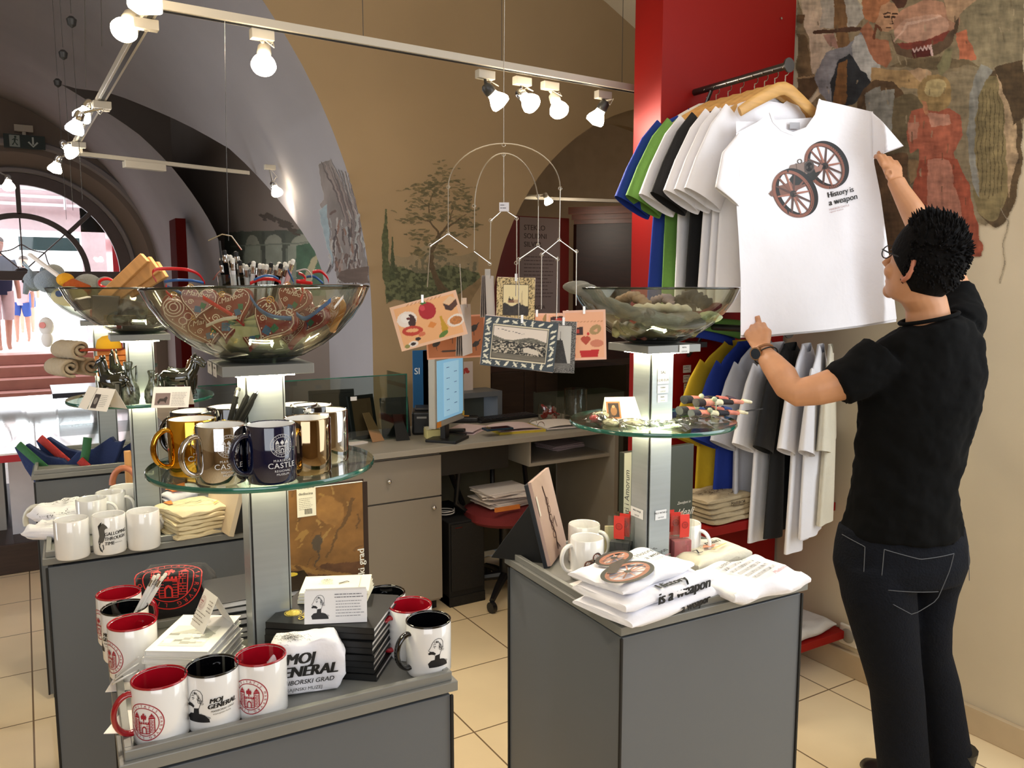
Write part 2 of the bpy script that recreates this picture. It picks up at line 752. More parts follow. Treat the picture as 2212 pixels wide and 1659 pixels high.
mix.inputs[2].default_value = (*lin('#7d6648'), 1)
nt.links.new(br.outputs['Fac'], mix.inputs[0])
nt.links.new(mix.outputs[0], b_.inputs['Base Color'])
struct(MB().bx(-7, 9, -3, 12.4, -0.1, 0).build('floor', mf, smooth=0))

# wall with the two big arches (its face at b = 4.3)
BF, BK = 4.3, 5.06


def arch_z(a, c, z0, r):
    d = r * r - (a - c) ** 2
    return z0 + math.sqrt(d) if d > 0 else None


m = MB()
TOP = 4.4
xs = sorted(set([-7, -3.63] + [-.98 + 2.65 * math.cos(PI * i / 48) for i in range(49)] + [1.67, 2.43] + [3.93 + 1.5 * math.cos(PI * i / 40) for i in range(41)] + [5.43, 9]))


def low(a0, a1):
    out = []
    mid = (a0 + a1) / 2
    for a in (a0, a1):
        if abs(mid + .98) < 2.65:
            z = arch_z(a, -.98, 1.4, 2.65)
            out.append(1.4 if z is None else z)
        elif abs(mid - 3.93) < 1.5:
            z = arch_z(a, 3.93, 1.3, 1.5)
            out.append(1.3 if z is None else z)
        else:
            out.append(0)
    return out


for a0, a1 in zip(xs[:-1], xs[1:]):
    if a1 - a0 < 1e-5:
        continue
    z0, z1 = low(a0, a1)
    m.add([(a0, BF, z0), (a1, BF, z1), (a1, BF, TOP), (a0, BF, TOP)], [(0, 1, 2, 3)])
# right arch soffit and jambs (0.7 m thick wall)
rg = [(3.93 + 1.5 * math.cos(PI * i / 40), 1.3 + 1.5 * math.sin(PI * i / 40)) for i in range(41)]
rg = [(5.43, 0)] + rg + [(2.43, 0)]
m.add([(a, b, z) for a, z in rg for b in (BF, BF + .7)], [(2 * i, 2 * i + 1, 2 * i + 3, 2 * i + 2) for i in range(len(rg) - 1)])
m.build('wall_back', plaster, smooth=30)['kind'] = 'structure'
# jamb of the left arch
m = MB()
m.add([(1.67, BF, 0), (1.67, BK, 0), (1.67, BK, 1.4), (1.67, BF, 1.4), (2.43, BK, 0), (2.43, BK, 4.4), (1.67, BK, 4.4)], [(0, 1, 2, 3), (1, 4, 5, 6)])

# barrel vault behind the left arch, cut on its right by a side cell
LZ = [1.40, 1.52, 1.76, 2.19, 2.59, 2.89, 3.35, 3.60]
LB = [5.06, 5.08, 5.13, 5.72, 6.34, 7.14, 8.49, 9.64]
RZ = [1.40, 2.10, 2.37, 2.74, 3.07, 3.42, 3.60]
RB = [7.80, 7.99, 8.23, 8.56, 8.90, 9.45, 9.64]
NT = 60
prev = None
for i in range(NT + 1):
    th = PI * i / NT
    a, z = -.98 + 2.65 * math.cos(th), 1.4 + 2.65 * math.sin(th)
    if a > -.98 and z < 3.6:
        bl, brr = float(np.interp(z, LZ, LB)), float(np.interp(z, RZ, RB))
        hole = True
    else:
        bl = brr = 9.64
        hole = False
    row = [(a, BF + (bl - BF) * k / 10, z) for k in range(11)] + [(a, brr + (12 - brr) * k / 8, z) for k in range(9)]
    if prev:
        pr, ph = prev
        n = 20
        vs = pr + row
        fs = [(k, k + 1, k + n + 1, k + n) for k in range(19) if not (k == 10 and (hole or ph))]
        m.add(vs, fs)
    prev = (row, hole)
m.add([(1.67, 7.8, 0), (1.67, 12, 0), (1.67, 12, 1.4), (1.67, 7.8, 1.4)], [(0, 1, 2, 3)])
m.add([(-3.63, BF, 0), (-3.63, 12, 0), (-3.63, 12, 1.4), (-3.63, BF, 1.4)], [(0, 1, 2, 3)])
m.build('ceiling', plaster_g, smooth=35)['kind'] = 'structure'

# side wall of the passage (carries the viaduct picture) and its shallow cell
m = MB()
m.add([(1.85, 5.06, 0), (1.85, 12.0, 0), (1.85, 12.0, 4.2), (1.85, 5.06, 4.2), (-1, 5.06, 4.3), (-1, 12.0, 4.3)], [(0, 1, 2, 3), (3, 2, 5, 4)])
m.build('wall_passage', plaster_d, smooth=0)['kind'] = 'structure'

# entrance wall with its arched doorway
EB = 12.0
ac, az = 0.03, 1.75
m = MB()
N = 36
ro, ri = 1.62, 1.27
o_ = [(ac + 1.5 * math.cos(PI * i / N), az + 1.5 * math.sin(PI * i / N)) for i in range(N + 1)]
full = [(ac + 1.5, 0)] + o_ + [(ac - 1.5, 0)]
far = [(3, 0)] + [(ac + 4 * math.cos(PI * i / N), az + 3.2 * math.sin(PI * i / N)) for i in range(N + 1)] + [(-5, 0)]
m.add([(a, EB, z) for a, z in full] + [(a, EB, z) for a, z in far], [(i, i + 1, i + 1 + N + 3, i + N + 3) for i in range(N + 2)])
inn = [(ac + ri + .03, 0)] + [(ac + (ri + .03) * math.cos(PI * i / N), az + (ri + .03) * math.sin(PI * i / N)) for i in range(N + 1)] + [(ac - ri - .03, 0)]
m.add([(a, EB, z) for a, z in full] + [(a, EB + .3, z) for a, z in inn], [(i, i + 1, i + 1 + N + 3, i + N + 3) for i in range(N + 2)])
m.build('wall_entrance', plaster_d, smooth=35)['kind'] = 'structure'
m = MB()
m.tube([(ac + 1.62 * math.cos(PI * i / N), EB, az + 1.62 * math.sin(PI * i / N)) for i in range(N + 1)], 0.05, 6)
m.tube([(ac + 1.31 * math.cos(PI * i / N), EB + .22, az + 1.31 * math.sin(PI * i / N)) for i in range(N + 1)], 0.035, 6)
m.build('trim_1', plaster_g)['kind'] = 'structure'

# arched door frame: outer arch, inner arch, spokes, transom
fr = mat('brown_grey_door_frame', '#5b4c49', 0.5, var=0.1)
m = MB()


def flat_arc(m, r, wd, y, dp, a0=0, a1=PI, n=36):
    rings = []
    for i in range(n + 1):
        t = a0 + (a1 - a0) * i / n
        c, s_ = math.cos(t), math.sin(t)
        rings.append([(ac + (r + q) * c, y + e, az + (r + q) * s_) for q, e in ((-wd / 2, -dp / 2), (wd / 2, -dp / 2), (wd / 2, dp / 2), (-wd / 2, dp / 2))])
    m.loft(rings)


YD = EB + .25
flat_arc(m, 1.20, .15, YD, .08)
flat_arc(m, 0.74, .07, YD, .06)
m.bx(ac - 1.28, ac + 1.28, YD - .05, YD + .05, 1.67, 1.79)
for t in (45, 90, 135):
    c, s_ = math.cos(R(t)), math.sin(R(t))
    m.box((ac + .96 * c, YD, az + .96 * s_), (.42, .06, .055), M=Matrix.Rotation(-R(t), 4, 'Y'))
for sx in (-1, 1):
    m.bx(ac + sx * 1.20 - .09, ac + sx * 1.20 + .09, YD - .05, YD + .05, 0, 1.7)
d = m.build('door_1', fr, smooth=30, bevel=.006)
struct(d)
m = MB()
for t in range(0, 181, 45):
    c, s_ = math.cos(R(t)), math.sin(R(t))
    m.cyl((ac + .06 * c, YD, az + .03 + .06 * s_), (ac + .74 * c, YD, az + .02 + .74 * s_), .009, n=6)
m.tube([(ac + (.36 - .05 * abs(math.sin(4 * PI * i / 40))) * math.cos(PI * i / 40), YD, az + .02 + (.36 - .05 * abs(math.sin(4 * PI * i / 40))) * math.sin(PI * i / 40)) for i in range(41)], .008, 6)
m.ball((ac, YD, az + .03), .07, 10, (1.4, .5, .8))
m.build('fanlight_bar', fr, d)
gl_pane = glassy('clear_window_glass', '#f4f6f6', '#c8d0d0')
m = MB()
m.grid(lambda u, v: (ac + v * 1.15 * math.cos(PI * u), YD + .01, az + v * 1.15 * math.sin(PI * u)), 24, 1)
m.build('pane', gl_pane, d, smooth=0)

# beyond the door: a hall with steps going up to the bright street
pink = mat('pale_pink_wall', '#e6d3d6', 0.8)
redp = mat('red_panel_paint', '#c8323f', 0.25, var=0.03)
step = mat('pinkish_stone_step', '#b58276', 0.45, var=0.08)
white = mat('white_outside_wall', '#f4f4f2', 0.8)
m = MB()
m.bx(2.4, 2.5, 12.4, 16.4, 0, 4.6)
m.bx(-2.6, -2.5, 12.4, 16.4, 0, 4.6)
m.bx(-2.6, 2.5, 16.3, 16.4, 2.55, 4.6)
m.bx(.95, 2.5, 16.3, 16.4, 0, 4.6)
m.build('wall_hall', pink, smooth=0)['kind'] = 'structure'
m = MB()
for i in range(4):
    m.bx(-2.4, 2.35, 12.9 + .32 * i, 14.4, .15 * i, .15 * (i + 1))
m.build('trim_2', step, smooth=0, bevel=.01)['kind'] = 'structure'
struct(MB().bx(-9, 12, 14.4, 30, .5, .6).build('ground', white, smooth=0))
m = MB().bx(-9, 12, 12.4, 14.4, -.1, -.02)
m.build('floor_hall', step, smooth=0)['kind'] = 'structure'
m = MB()
m.bx(-8, 10, 24, 24.2, .6, 2.2)
m.build('wall_street', white, smooth=0)['kind'] = 'structure'
m = MB().bx(1.15, 1.25, 13.1, 14.1, 0, 3.6)
tag(m.build('red_display_board', redp, smooth=0), 'red glossy panel standing beyond the arched entrance door', 'board')
m = MB()
for z in (2.95, 3.08, 3.21, 3.34):
    m.bx(-2.4, 1.3, 16.1, 16.16, z, z + .05)
for a in (-1.6, -.8, 0, .7):
    m.bx(a, a + .04, 16.05, 16.1, 2.9, 3.4)
tag(m.build('gallery_railing', mat('white_painted_rail', '#e9e2e4', .5), smooth=0), 'white railing high up in the hall beyond the arched door', 'railing')
tag(MB().bx(.0, .9, 15.9, 16.05, 2.2, 2.42).build('dark_sign', mat('dark_green_sign', '#2f4a4c', .5), smooth=0), 'dark green sign over the bright street exit', 'sign')

# near hall: barrel ceiling, unseen walls that close the room, cream side wall with its plinth
m = MB()
rows = []
for i in range(41):
    a = -5.4 + 12.4 * i / 40
    z = -1.7 + math.sqrt(5.6 ** 2 - (a * 1.0 - .9) ** 2) if abs(a - .9) < 5.55 else -1.0
    rows.append((a, max(z, .0)))
m.add([(a, b, z) for a, z in rows for b in (-2.6, 4.3)], [(2 * i, 2 * i + 1, 2 * i + 3, 2 * i + 2) for i in range(40)])
m.build('ceiling_near', plaster_w, smooth=40)['kind'] = 'structure'
struct(MB().bx(-4, 7, -2.7, -2.6, 0, 4.2).build('wall_front', plaster, smooth=0))
struct(MB().bx(-3.9, -3.8, -2.6, 4.3, 0, 3).build('wall_left', plaster, smooth=0))
struct(MB().bx(2.82, 3.42, 1.3, 2.56, 0, 3.58).bx(2.82, 3.42, -2.6, -1.1, 0, 3.58).bx(2.82, 3.42, -1.1, 1.3, 0, .5).bx(2.82, 3.42, -1.1, 1.3, 2.95, 3.58).build('wall_right', plaster_w, smooth=0))
m = MB()
m.bx(3.3, 3.36, -1.1, 1.3, .5, 2.95)
struct(m.build('window_1', mat('white_window_frame', '#e8e8e6', .5), smooth=0))
skirt = mat('beige_stone_skirting', '#c6b190', 0.5, var=0.06)
struct(MB().bx(2.80, 2.82, 1.28, 2.39, 0, .1).bx(2.8, 2.9, 1.28, 1.3, 0, .1).build('baseboard_right', skirt, smooth=0, bevel=.003))

# room behind the right arch
m = MB()
m.bx(1.9, 9, 8.2, 8.3, 0, 4)
m.bx(1.88, 1.95, 5.06, 8.2, 0, 4)
m.bx(8.9, 9, 5, 8.2, 0, 4)
m.build('wall_far', mat('dim_beige_plaster', '#a08d74', 0.9, bump=.1, bs=10), smooth=0)['kind'] = 'structure'
m = MB()
m.grid(lambda u, v: (1.9 + 7.1 * u, 5.0 + 3.3 * v, 2.75 + .9 * math.sin(PI * u)), 30, 2)
m.build('ceiling_far', plaster, smooth=40)['kind'] = 'structure'


# ================================================================== furniture
lam = mat('grey_laminate', '#62666a', 0.42, var=0.04, vs=1.5)
lam_d = mat('black_gap', '#141312', 0.6)
alu = mat('brushed_aluminium', '#a8afb0', 0.34, metal=0.45, var=0.04, vs=5, bump=0.03, bs=60, stretch=(1, 1, 20))
tray_m = mat('grey_metal_tray', '#858580', 0.4, metal=0.25, var=0.05)
lampm = emit('warm_strip_lamp', '#fff2c8', 110)
glass = glassy('shelf_glass', '#f0f7f3', '#a9c9bd', power=4)
gedge = mat('green_glass_edge', '#1f5f50', 0.12, coat=1.0, var=0.5, vs=14)
bowlg = glassy('smoky_bowl_glass', '#f2f3ec', '#6d746f', refl=.9, rough=0.03, power=3.5)
bowlb = glassy('thick_bowl_base_glass', '#a3b0a2', '#28302c', rough=0.05, power=1.2)
TR = 0.886   # tray floor
SH = 1.262   # top of the glass shelf
PL = 1.447   # top of the upper plate


def pedestal(loc, label):
    t = empty('display_pedestal', loc, R(-2.5), label, 'display stand', 'grey display pedestals with a lit column')
    m = MB()
    m.bx(-.262, .262, -.245, .245, .02, .857)
    m.mi = 1
    m.bx(-.25, .25, -.235, .235, 0, .02).bx(-.25, .25, -.235, .235, .857, .868)
    for x in (-1, 1):
        for y in (-1, 1):
            m.bx(x * .2635 - .003, x * .2635 + .003, y * .2465 - .003, y * .2465 + .003, .02, .857)
    m.build('cabinet_body', [lam, lam_d], t, smooth=0, bevel=.0015)
    m = MB()
    m.bx(-.272, .272, -.256, .256, .867, .885)
    for x0, x1, y0, y1 in ((-.264, .264, -.248, -.236), (-.264, .264, .236, .248), (-.264, -.252, -.236, .236), (.252, .264, -.236, .236)):
        m.bx(x0, x1, y0, y1, .885, .901)
    m.build('tray', tray_m, t, smooth=0, bevel=.0015)
    m = MB()
    m.bx(-.033, .033, -.033, .033, TR, 1.43)
    m.build('column_core', lam_d, t, smooth=0)
    m = MB()
    for s in (-1, 1):
        m.bx(-.0305, .0305, s * .0345 - .0015, s * .0345 + .0015, TR, 1.43)
        m.bx(s * .0345 - .0015, s * .0345 + .0015, -.0305, .0305, TR, 1.43)
    m.build('column', alu, t, smooth=0)
    MB().bx(-.078, .078, -.078, .078, 1.429, PL).build('top_plate', tray_m, t, smooth=0, bevel=.001)
    for z in (1.4285, 1.2505):
        m = MB()
        for x0, x1, y0, y1 in ((-.05, .05, -.05, -.04), (-.05, .05, .04, .05), (-.05, -.04, -.04, .04), (.04, .05, -.04, .04)):
            m.bx(x0, x1, y0, y1, z - .004, z)
        m.build('strip_lamp', lampm, t, smooth=0)
    g = MB().lathe([(0.037, 1.252), (.199, 1.252), (.199, SH), (.037, SH), (.037, 1.252)], 64).build('glass_shelf', glass, t, smooth=30)
    MB().lathe([(.199, 1.2522), (.2005, 1.254), (.2005, SH - .002), (.199, SH - .0002)], 64, caps=False).build('shelf_edge', gedge, g, smooth=60)
    return t


pA = pedestal((.362, 1.490, 0), 'grey display pedestal in front with red and black rimmed mugs on its tray')
PEDS = {'A': pA}
for k, loc, lb in (('C', (1.295, 1.493, 0), 'grey display pedestal on the right with folded cannon shirts on its tray'),
                   ('D', (.285, 2.595, 0), 'grey display pedestal behind on the left with plain white mugs on its tray'),
                   ('E', (.270, 3.69, 0), 'grey display pedestal farthest back with blue felt hats on its tray')):
    PEDS[k] = copy_tree(pA, loc=loc, label=lb)


def glass_bowl(loc, label, tilt=0.0, k=1.0):
    t = empty('glass_bowl', loc, 0, label, 'bowl', 'large clear glass bowls')
    t.rotation_euler = (tilt * .86, tilt * .5, 0)
    pr = [(.048, .003), (.080, .012), (.112, .028), (.140, .049), (.166, .076), (.184, .102), (.197, .130)]
    pr = [(r * k, z * k) for r, z in pr]
    inn = [(r - .004, z + .003) for r, z in pr]
    MB().lathe(pr + [(r, z) for r, z in inn[::-1]], 72, caps=False).build('bowl_wall', bowlg, t, smooth=60)
    MB().lathe([(.0, .0), (.048 * k, .0), (.078 * k, .0105 * k), (.05 * k, .012), (.0, .012)], 48).build('bowl_base', bowlb, t, smooth=60)
    MB().tube([(.1955 * k * math.cos(2 * PI * i / 72), .1955 * k * math.sin(2 * PI * i / 72), .131 * k) for i in range(72)], .0026, 8, closed=True).build('rim', glassy('bowl_rim_glass', '#b9c2bb', '#15191a', power=.8), t, smooth=60)
    return t


BOWL = {}
BOWL['A'] = glass_bowl((.366, 1.492, PL), 'large glass bowl in front filled with red gingerbread hearts and ribbons', R(-1.3))
BOWL['C'] = glass_bowl((1.295, 1.493, PL), 'large glass bowl on the right filled with folded grey scarves')
BOWL['D'] = glass_bowl((.285, 2.595, PL), 'large glass bowl second from front holding wooden blocks and dark boxes')
BOWL['E'] = glass_bowl((.270, 3.69, PL), 'large glass bowl farthest back holding soft toys')

# ------------------------------------------------------------------ counter
lam_w = mat('warm_grey_laminate', '#8f877b', 0.45, var=0.04, vs=1.2)
lam_t = mat('light_grey_worktop', '#a09a8e', 0.38, var=0.04)
dark = mat('black_plastic', '#141416', 0.4)
black = mat('black_matte', '#0d0d0e', 0.7)
chrome = mat('polished_chrome', '#d8d8d8', 0.12, metal=1.0)
CB = 3.44
ct = empty('sales_counter', (0, 0, 0), 0, 'long grey shop counter with drawer and door in front of the arch wall', 'counter')
MB().bx(.62, 2.72, 3.40, 4.0, .805, .832).build('worktop', lam_t, ct, smooth=0, bevel=.002)
a0, a1 = PB(713, 1000, CB).x, PB(953, 1000, CB).x
MB().bx(.64, a1, CB + .02, 3.96, .06, .79).build('cabinet_body', lam_w, ct, smooth=0)
MB().bx(.64, a1, CB + .07, 3.9, 0, .07).build('plinth', black, ct, smooth=0)
for i, (x0, x1) in enumerate(((.64, a0 - .004), (a0 + .004, a1))):
    z0, z1 = PB((x1 > 1) * 830 + 100, 1072, CB).z, .785
    z0 = .585
    dr = MB().bx(x0, x1, CB, CB + .02, z0 + .004, z1).build('drawer', lam_w, ct, smooth=0, bevel=.001)
    MB().ball(((x0 + x1) / 2, CB - .012, .69), .011, 10).cyl(((x0 + x1) / 2, CB - .01, .69), ((x0 + x1) / 2, CB, .69), .006, n=8).build('knob', chrome, dr)
    do = MB().bx(x0, x1, CB, CB + .02, .075, z0 - .004).build('door', lam_w, ct, smooth=0, bevel=.001)
    MB().ball((x1 - .045, CB - .012, z0 - .05), .011, 10).cyl((x1 - .045, CB - .01, z0 - .05), (x1 - .045, CB, z0 - .05), .006, n=8).build('knob', chrome, do)
green_g = mat('dark_green_grey_laminate', '#5d5f53', 0.5, var=0.05)
MB().bx(a1, 2.55, 3.93, 3.97, .08, .8).build('modesty_panel', green_g, ct, smooth=0)
MB().bx(a1 + .01, 2.08, 3.50, 3.9, .665, .795).build('drawer', mat('black_brown_drawer', '#2a2a27', .5), ct, smooth=0)
MB().bx(2.18, 2.70, 3.44, 3.9, .668, .684).build('shelf', lam_t, ct, smooth=0)
MB().bx(2.17, 2.18, 3.44, 3.9, .668, .8).build('side_panel', lam_t, ct, smooth=0)
MB().bx(2.69, 2.715, 3.40, 3.96, 0, .805).build('side_panel', lam_t, ct, smooth=0)

gs = empty('glass_screen', (0, 0, 0), 0, 'low clear glass screen standing on the counter behind the pencil column', 'glass screen')
gsm = glassy('screen_glass', '#dfe6e2', '#90a59c', power=2.2)
MB().bx(.63, 1.615, 3.70, 3.706, .833, 1.150).build('pane', gsm, gs, smooth=0)
MB().bx(1.609, 1.615, 3.706, 3.95, .833, 1.150).build('pane', gsm, gs, smooth=0)
MB().bx(.63, 1.615, 3.70, 3.706, 1.150, 1.155).bx(1.608, 1.615, 3.699, 3.706, .833, 1.15).build('edge', gedge, gs, smooth=0)

# things on the counter
ZC = .832


def mon(loc, rz):
    t = empty('computer_monitor', loc, rz, 'light grey computer monitor with a lit blue screen on the counter', 'monitor')
    MB().bx(-.21, .21, -.02, .02, .09, .45).build('housing', mat('silver_plastic', '#a9a69c', .4), t, smooth=0, bevel=.006)
    MB().bx(-.185, .185, -.0225, -.0195, .125, .435).build('screen', emit('lit_blue_screen', '#7fb2cf', .55), t, smooth=0)
    a = Art()
    a.rect(-.1, .14, .12, .42, '#9cc8e0')
    for q in range(9):
        a.lines(-.06 + (q % 2) * .11, .39 - q * .028, .045, 1, .01, .004, '#3d5d70')
    pg = a.build('screen_page', lambda x, y, h=0: Vector((x, -.0228 - h, y)), t, emit_attr)
    MB().bx(-.1, .1, -.09, .09, 0, .015).bx(-.03, .03, .0, .03, .01, .12).build('stand', dark, t, smooth=0, bevel=.003)
    a = Art()
    a.rect(-.2, .095, -.14, .125, '#e8963c')
    a.build('sticky_note', lambda x, y, h=0: Vector((x, -.0235 - h, y)), t)
    a = Art()
    a.rect(.17, .11, .2, .135, '#e3c552')
    a.build('sticky_note', lambda x, y, h=0: Vector((x, -.0235 - h, y)), t)
    return t


def mk_emit_attr():
    m = attr_mat('screen_pixels', .4)
    nt = m.node_tree
    b = nt.nodes['Principled BSDF']
    at = [n for n in nt.nodes if n.type == 'ATTRIBUTE'][0]
    nt.links.new(at.outputs['Color'], b.inputs['Emission Color'])
    b.inputs['Emission Strength'].default_value = .5
    return m


emit_attr = mk_emit_attr()
p = W(962, 900, 3.95)
mo = mon((p.x, p.y - .02, ZC), R(40))
mo.scale = (.85, .9, .93)


def frame_back(px, py, wd, h, rz, label, stand, d):
    p = PZ(px, py, ZC)
    t = empty('picture_frame', (p.x, p.y, ZC), rz, label, 'picture frame', 'picture frames standing on the counter seen from behind')
    M = Matrix.Rotation(R(-12), 4, 'X')
    m = MB()
    for x0, x1, z0, z1 in ((-wd / 2, wd / 2, 0, .018), (-wd / 2, wd / 2, h - .018, h), (-wd / 2, -wd / 2 + .018, .018, h - .018), (wd / 2 - .018, wd / 2, .018, h - .018)):
        m.box(M @ Vector(((x0 + x1) / 2, 0, (z0 + z1) / 2)), (x1 - x0, .015, z1 - z0), M=M)
    m.build('frame', black, t, smooth=0, bevel=.001)
    MB().box(M @ Vector((0, -.002, h / 2)), (wd - .03, .008, h - .03), M=M).build('backing', mat(*d), t, smooth=0)
    MB().add([(-.02, -.008, h * .6), (.02, -.008, h * .6), (.035, -.11, .002), (-.035, -.11, .002), (-.02, -.004, h * .6), (.02, -.004, h * .6), (.035, -.106, .002), (-.035, -.106, .002)],
             [(0, 1, 2, 3), (4, 5, 6, 7), (0, 3, 7, 4), (1, 2, 6, 5), (0, 1, 5, 4), (3, 2, 6, 7)]).build('strut', mat(*stand), t, smooth=0)
    return t


bb = ('black_card_backing', '#131313', .8)
frame_back(722, 948, .225, .245, R(-8), 'largest black picture frame on the counter, seen from behind, white sticker in its corner', bb, bb)
frame_back(790, 948, .15, .22, R(14), 'black picture frame with brown back and brown strut on the counter', ('brown_card_strut', '#9a7450', .8), ('brown_card_backing', '#6b5038', .8))
frame_back(857, 944, .145, .2, R(-6), 'small all black picture frame beside the black printer', bb, bb)
a = Art()
a.rect(0, 0, .03, .018, '#d9d9d9')
p = PB(757, 866, 3.45)
tag(a.build('price_sticker', flatmap(p, (1, 0, 0), (0, 0, 1))), 'white sticker on the back of the largest black frame', 'sticker')

t = empty('receipt_printer', PZ(922, 935, ZC), R(-25), 'black receipt printer on the counter below the monitor', 'printer')
MB().bx(-.075, .075, -.06, .1, 0, .12).build('housing', dark, t, smooth=0, bevel=.012, seg=3)
MB().bx(-.06, .06, -.03, .09, .12, .135).build('lid', mat('dark_grey_plastic', '#2c2c2f', .35), t, smooth=0, bevel=.005)
MB().bx(-.05, .0, -.0612, -.059, .085, .095).build('badge', mat('light_plastic', '#9a9a9a', .4), t, smooth=0)
t = empty('note_block', PZ(937, 945, ZC), R(-12), 'cream block of note paper on the counter', 'note block')
MB().bx(-.042, .042, -.042, .042, 0, .045).build('paper_block', mat('cream_paper', '#ece2a0', .8, var=.03), t, smooth=0, bevel=.001)
MB().grid(lambda u, v: (-.042 + .085 * u, -.04 + .082 * v, .0455 + .006 * math.sin(3 * u + v) ** 2), 6, 6).build('loose_sheet', mat('pale_paper', '#f1ecd0', .8), t)
t = empty('card_terminal', PZ(1000, 912, ZC), R(-28), 'dark card terminal with an orange display on the counter', 'card terminal')
MB().bx(-.09, .09, -.035, .035, 0, .035).build('housing', dark, t, smooth=0, bevel=.012, seg=3)
MB().box((-.01, -.008, .0375), (.09, .02, .003)).build('display', mat('orange_display', '#c98a3a', .4), t, smooth=0)
t = empty('stapler', PZ(985, 940, ZC), R(-50), 'small black stapler on the counter beside the note block', 'stapler')
MB().bx(-.055, .055, -.016, .016, 0, .012).box((0, 0, .024), (.1, .028, .018), M=Matrix.Rotation(R(-5), 4, 'Y')).build('body', dark, t, smooth=0, bevel=.005)
paper = mat('white_paper', '#e9e1dc', 0.8, var=.03)
paperp = mat('pinkish_paper', '#dcc6c8', 0.8, var=.03)


def sheets(px, py, z, n, wd, ln, rz, label, m_=None, name='paper_stack', jit=.02, cat='papers'):
    p = PZ(px, py, z)
    m = MB()
    for i in range(n):
        m.box((random.uniform(-jit, jit), random.uniform(-jit, jit), .002 + i * .0035), (wd, ln, .003), rz=random.uniform(-.15, .15))
    o = m.build(name, m_ or paper, None, smooth=0)
    o.location = p
    o.rotation_euler = (0, 0, rz)
    return tag(o, label, cat)


bd = empty('ring_binder', PZ(1160, 925, ZC), R(-8), 'open ring binder with white pages lying on the counter', 'binder')
MB().bx(-.26, 0, -.11, .11, 0, .012).build('cover', mat('yellow_cover', '#c9b23a', .5), bd, smooth=0)
MB().bx(.0, .25, -.11, .11, 0, .006).build('back_cover', mat('grey_cover', '#7d7a72', .5), bd, smooth=0)
for x0 in (-.25, .01):
    MB().grid(lambda u, v: (x0 + .235 * u, -.105 + .21 * v, .014 + .012 * math.sin(PI * u) ** .6), 10, 3).bx(x0, x0 + .235, -.105, .105, .008, .013).build('pages', paper if x0 > 0 else paperp, bd)
m = MB()
for y in (-.05, .05):
    m.tube([(.0 + .022 * math.cos(q), y, .016 + .026 * math.sin(q)) for q in [PI * k / 10 for k in range(11)]], .0018, 6)
m.build('binder_ring', chrome, bd)
t = empty('mobile_phone', PZ(1075, 928, ZC + .03), R(-5), 'dark blue mobile phone lying on the open binder', 'phone')
MB().bx(-.075, .075, -.035, .035, 0, .011).build('case', mat('dark_blue_case', '#1d3344', .35), t, smooth=0, bevel=.004)
MB().bx(-.06, .06, -.028, .028, .011, .0118).build('screen', mat('dark_screen', '#0a0f14', .08), t, smooth=0)
t = empty('keyboard', PZ(1090, 905, ZC), R(4), 'black keyboard lying behind the open binder', 'keyboard')
MB().bx(-.2, .2, -.06, .06, 0, .015).build('case', dark, t, smooth=0, bevel=.004)
m = MB()
for i in range(15):
    for j in range(4):
        m.bx(-.185 + i * .025, -.165 + i * .025, -.048 + j * .025, -.028 + j * .025, .015, .02)
m.build('keys', mat('dark_grey_plastic', '#2c2c2f', .35), t, smooth=0)
sheets(760, 958, ZC, 2, .12, .09, .3, 'blank white slip of paper on the counter edge by the frames')
sheets(1010, 930, ZC, 5, .15, .2, -.9, 'loose pile of pinkish papers between phone and stapler', paperp)

# heart jar and empty glass vase
hj = empty('glass_jar', PZ(1188, 908, ZC), 0, 'round clear jar filled with small red gingerbread hearts on the counter', 'jar')
MB().lathe([(.05, 0), (.068, .01), (.068, .085), (.064, .095)], 32, caps=False).build('glass_wall', glassy('jar_glass', '#f6f8f7', '#c3cac6'), hj, smooth=60)
vs = empty('glass_vase', PZ(1243, 905, ZC), 0, 'empty cylindrical glass vase on the counter', 'vase')
MB().lathe([(0, .003), (.062, .003), (.066, .01), (.066, .175), (.063, .175), (.063, .012), (0, .012)], 36).build('glass_wall', glassy('jar_glass', '#f6f8f7', '#c3cac6'), vs, smooth=60)

# black tower, cable, waste
t = empty('computer_tower', PZ(990, 1290, 0) + Vector((0, .1, 0)), R(0), 'black computer tower standing on the floor beside the counter door', 'computer')
MB().bx(-.1, .1, -.2, .2, .0, .43).build('case', black, t, smooth=0, bevel=.004)
MB().bx(-.09, .09, -.206, -.2, .08, .42).bx(-.1, .1, -.204, .2, 0, .05).build('front_grille', mat('black_mesh_grille', '#0a0a0b', .5, bump=.5, bs=300), t, smooth=0)
MB().bx(-.07, -.03, -.208, -.206, .40, .405).build('badge', chrome, t, smooth=0)
p = PZ(990, 1290, 0)
m = MB()
m.tube([(p.x - .05 + .05 * math.cos(q * 1.0) * (1 + .1 * math.sin(3 * q)), p.y + .04 + .05 * math.sin(q), .437 + .002 * q) for q in [k * .4 for k in range(32)]], .003, 6)
tag(m.build('charging_cable', mat('white_cable', '#e6e2da', .5)), 'coiled white cable on top of the black computer tower', 'cable')
ph = empty('pen_holder', (p.x - .07, p.y + .2, .431), 0, 'pot of red handled scissors and pens on the computer tower', 'pen holder')
MB().lathe([(.03, 0), (.034, .09), (.031, .09), (.028, .004)], 18, caps=False).build('pot', dark, ph)
for k in range(2):
    m = MB()
    m.tube([(.0 + .02 * k, .0, .06), (.01 + .03 * k, 0, .12)], .004, 6)
    m.tube([(.015 + .03 * k + .013 * math.cos(2 * PI * q / 14), 0, .15 + .026 * math.sin(2 * PI * q / 14)) for q in range(14)], .005, 6, closed=True)
    m.build('scissors_handle', mat('red_plastic', '#c8302a', .3), ph)
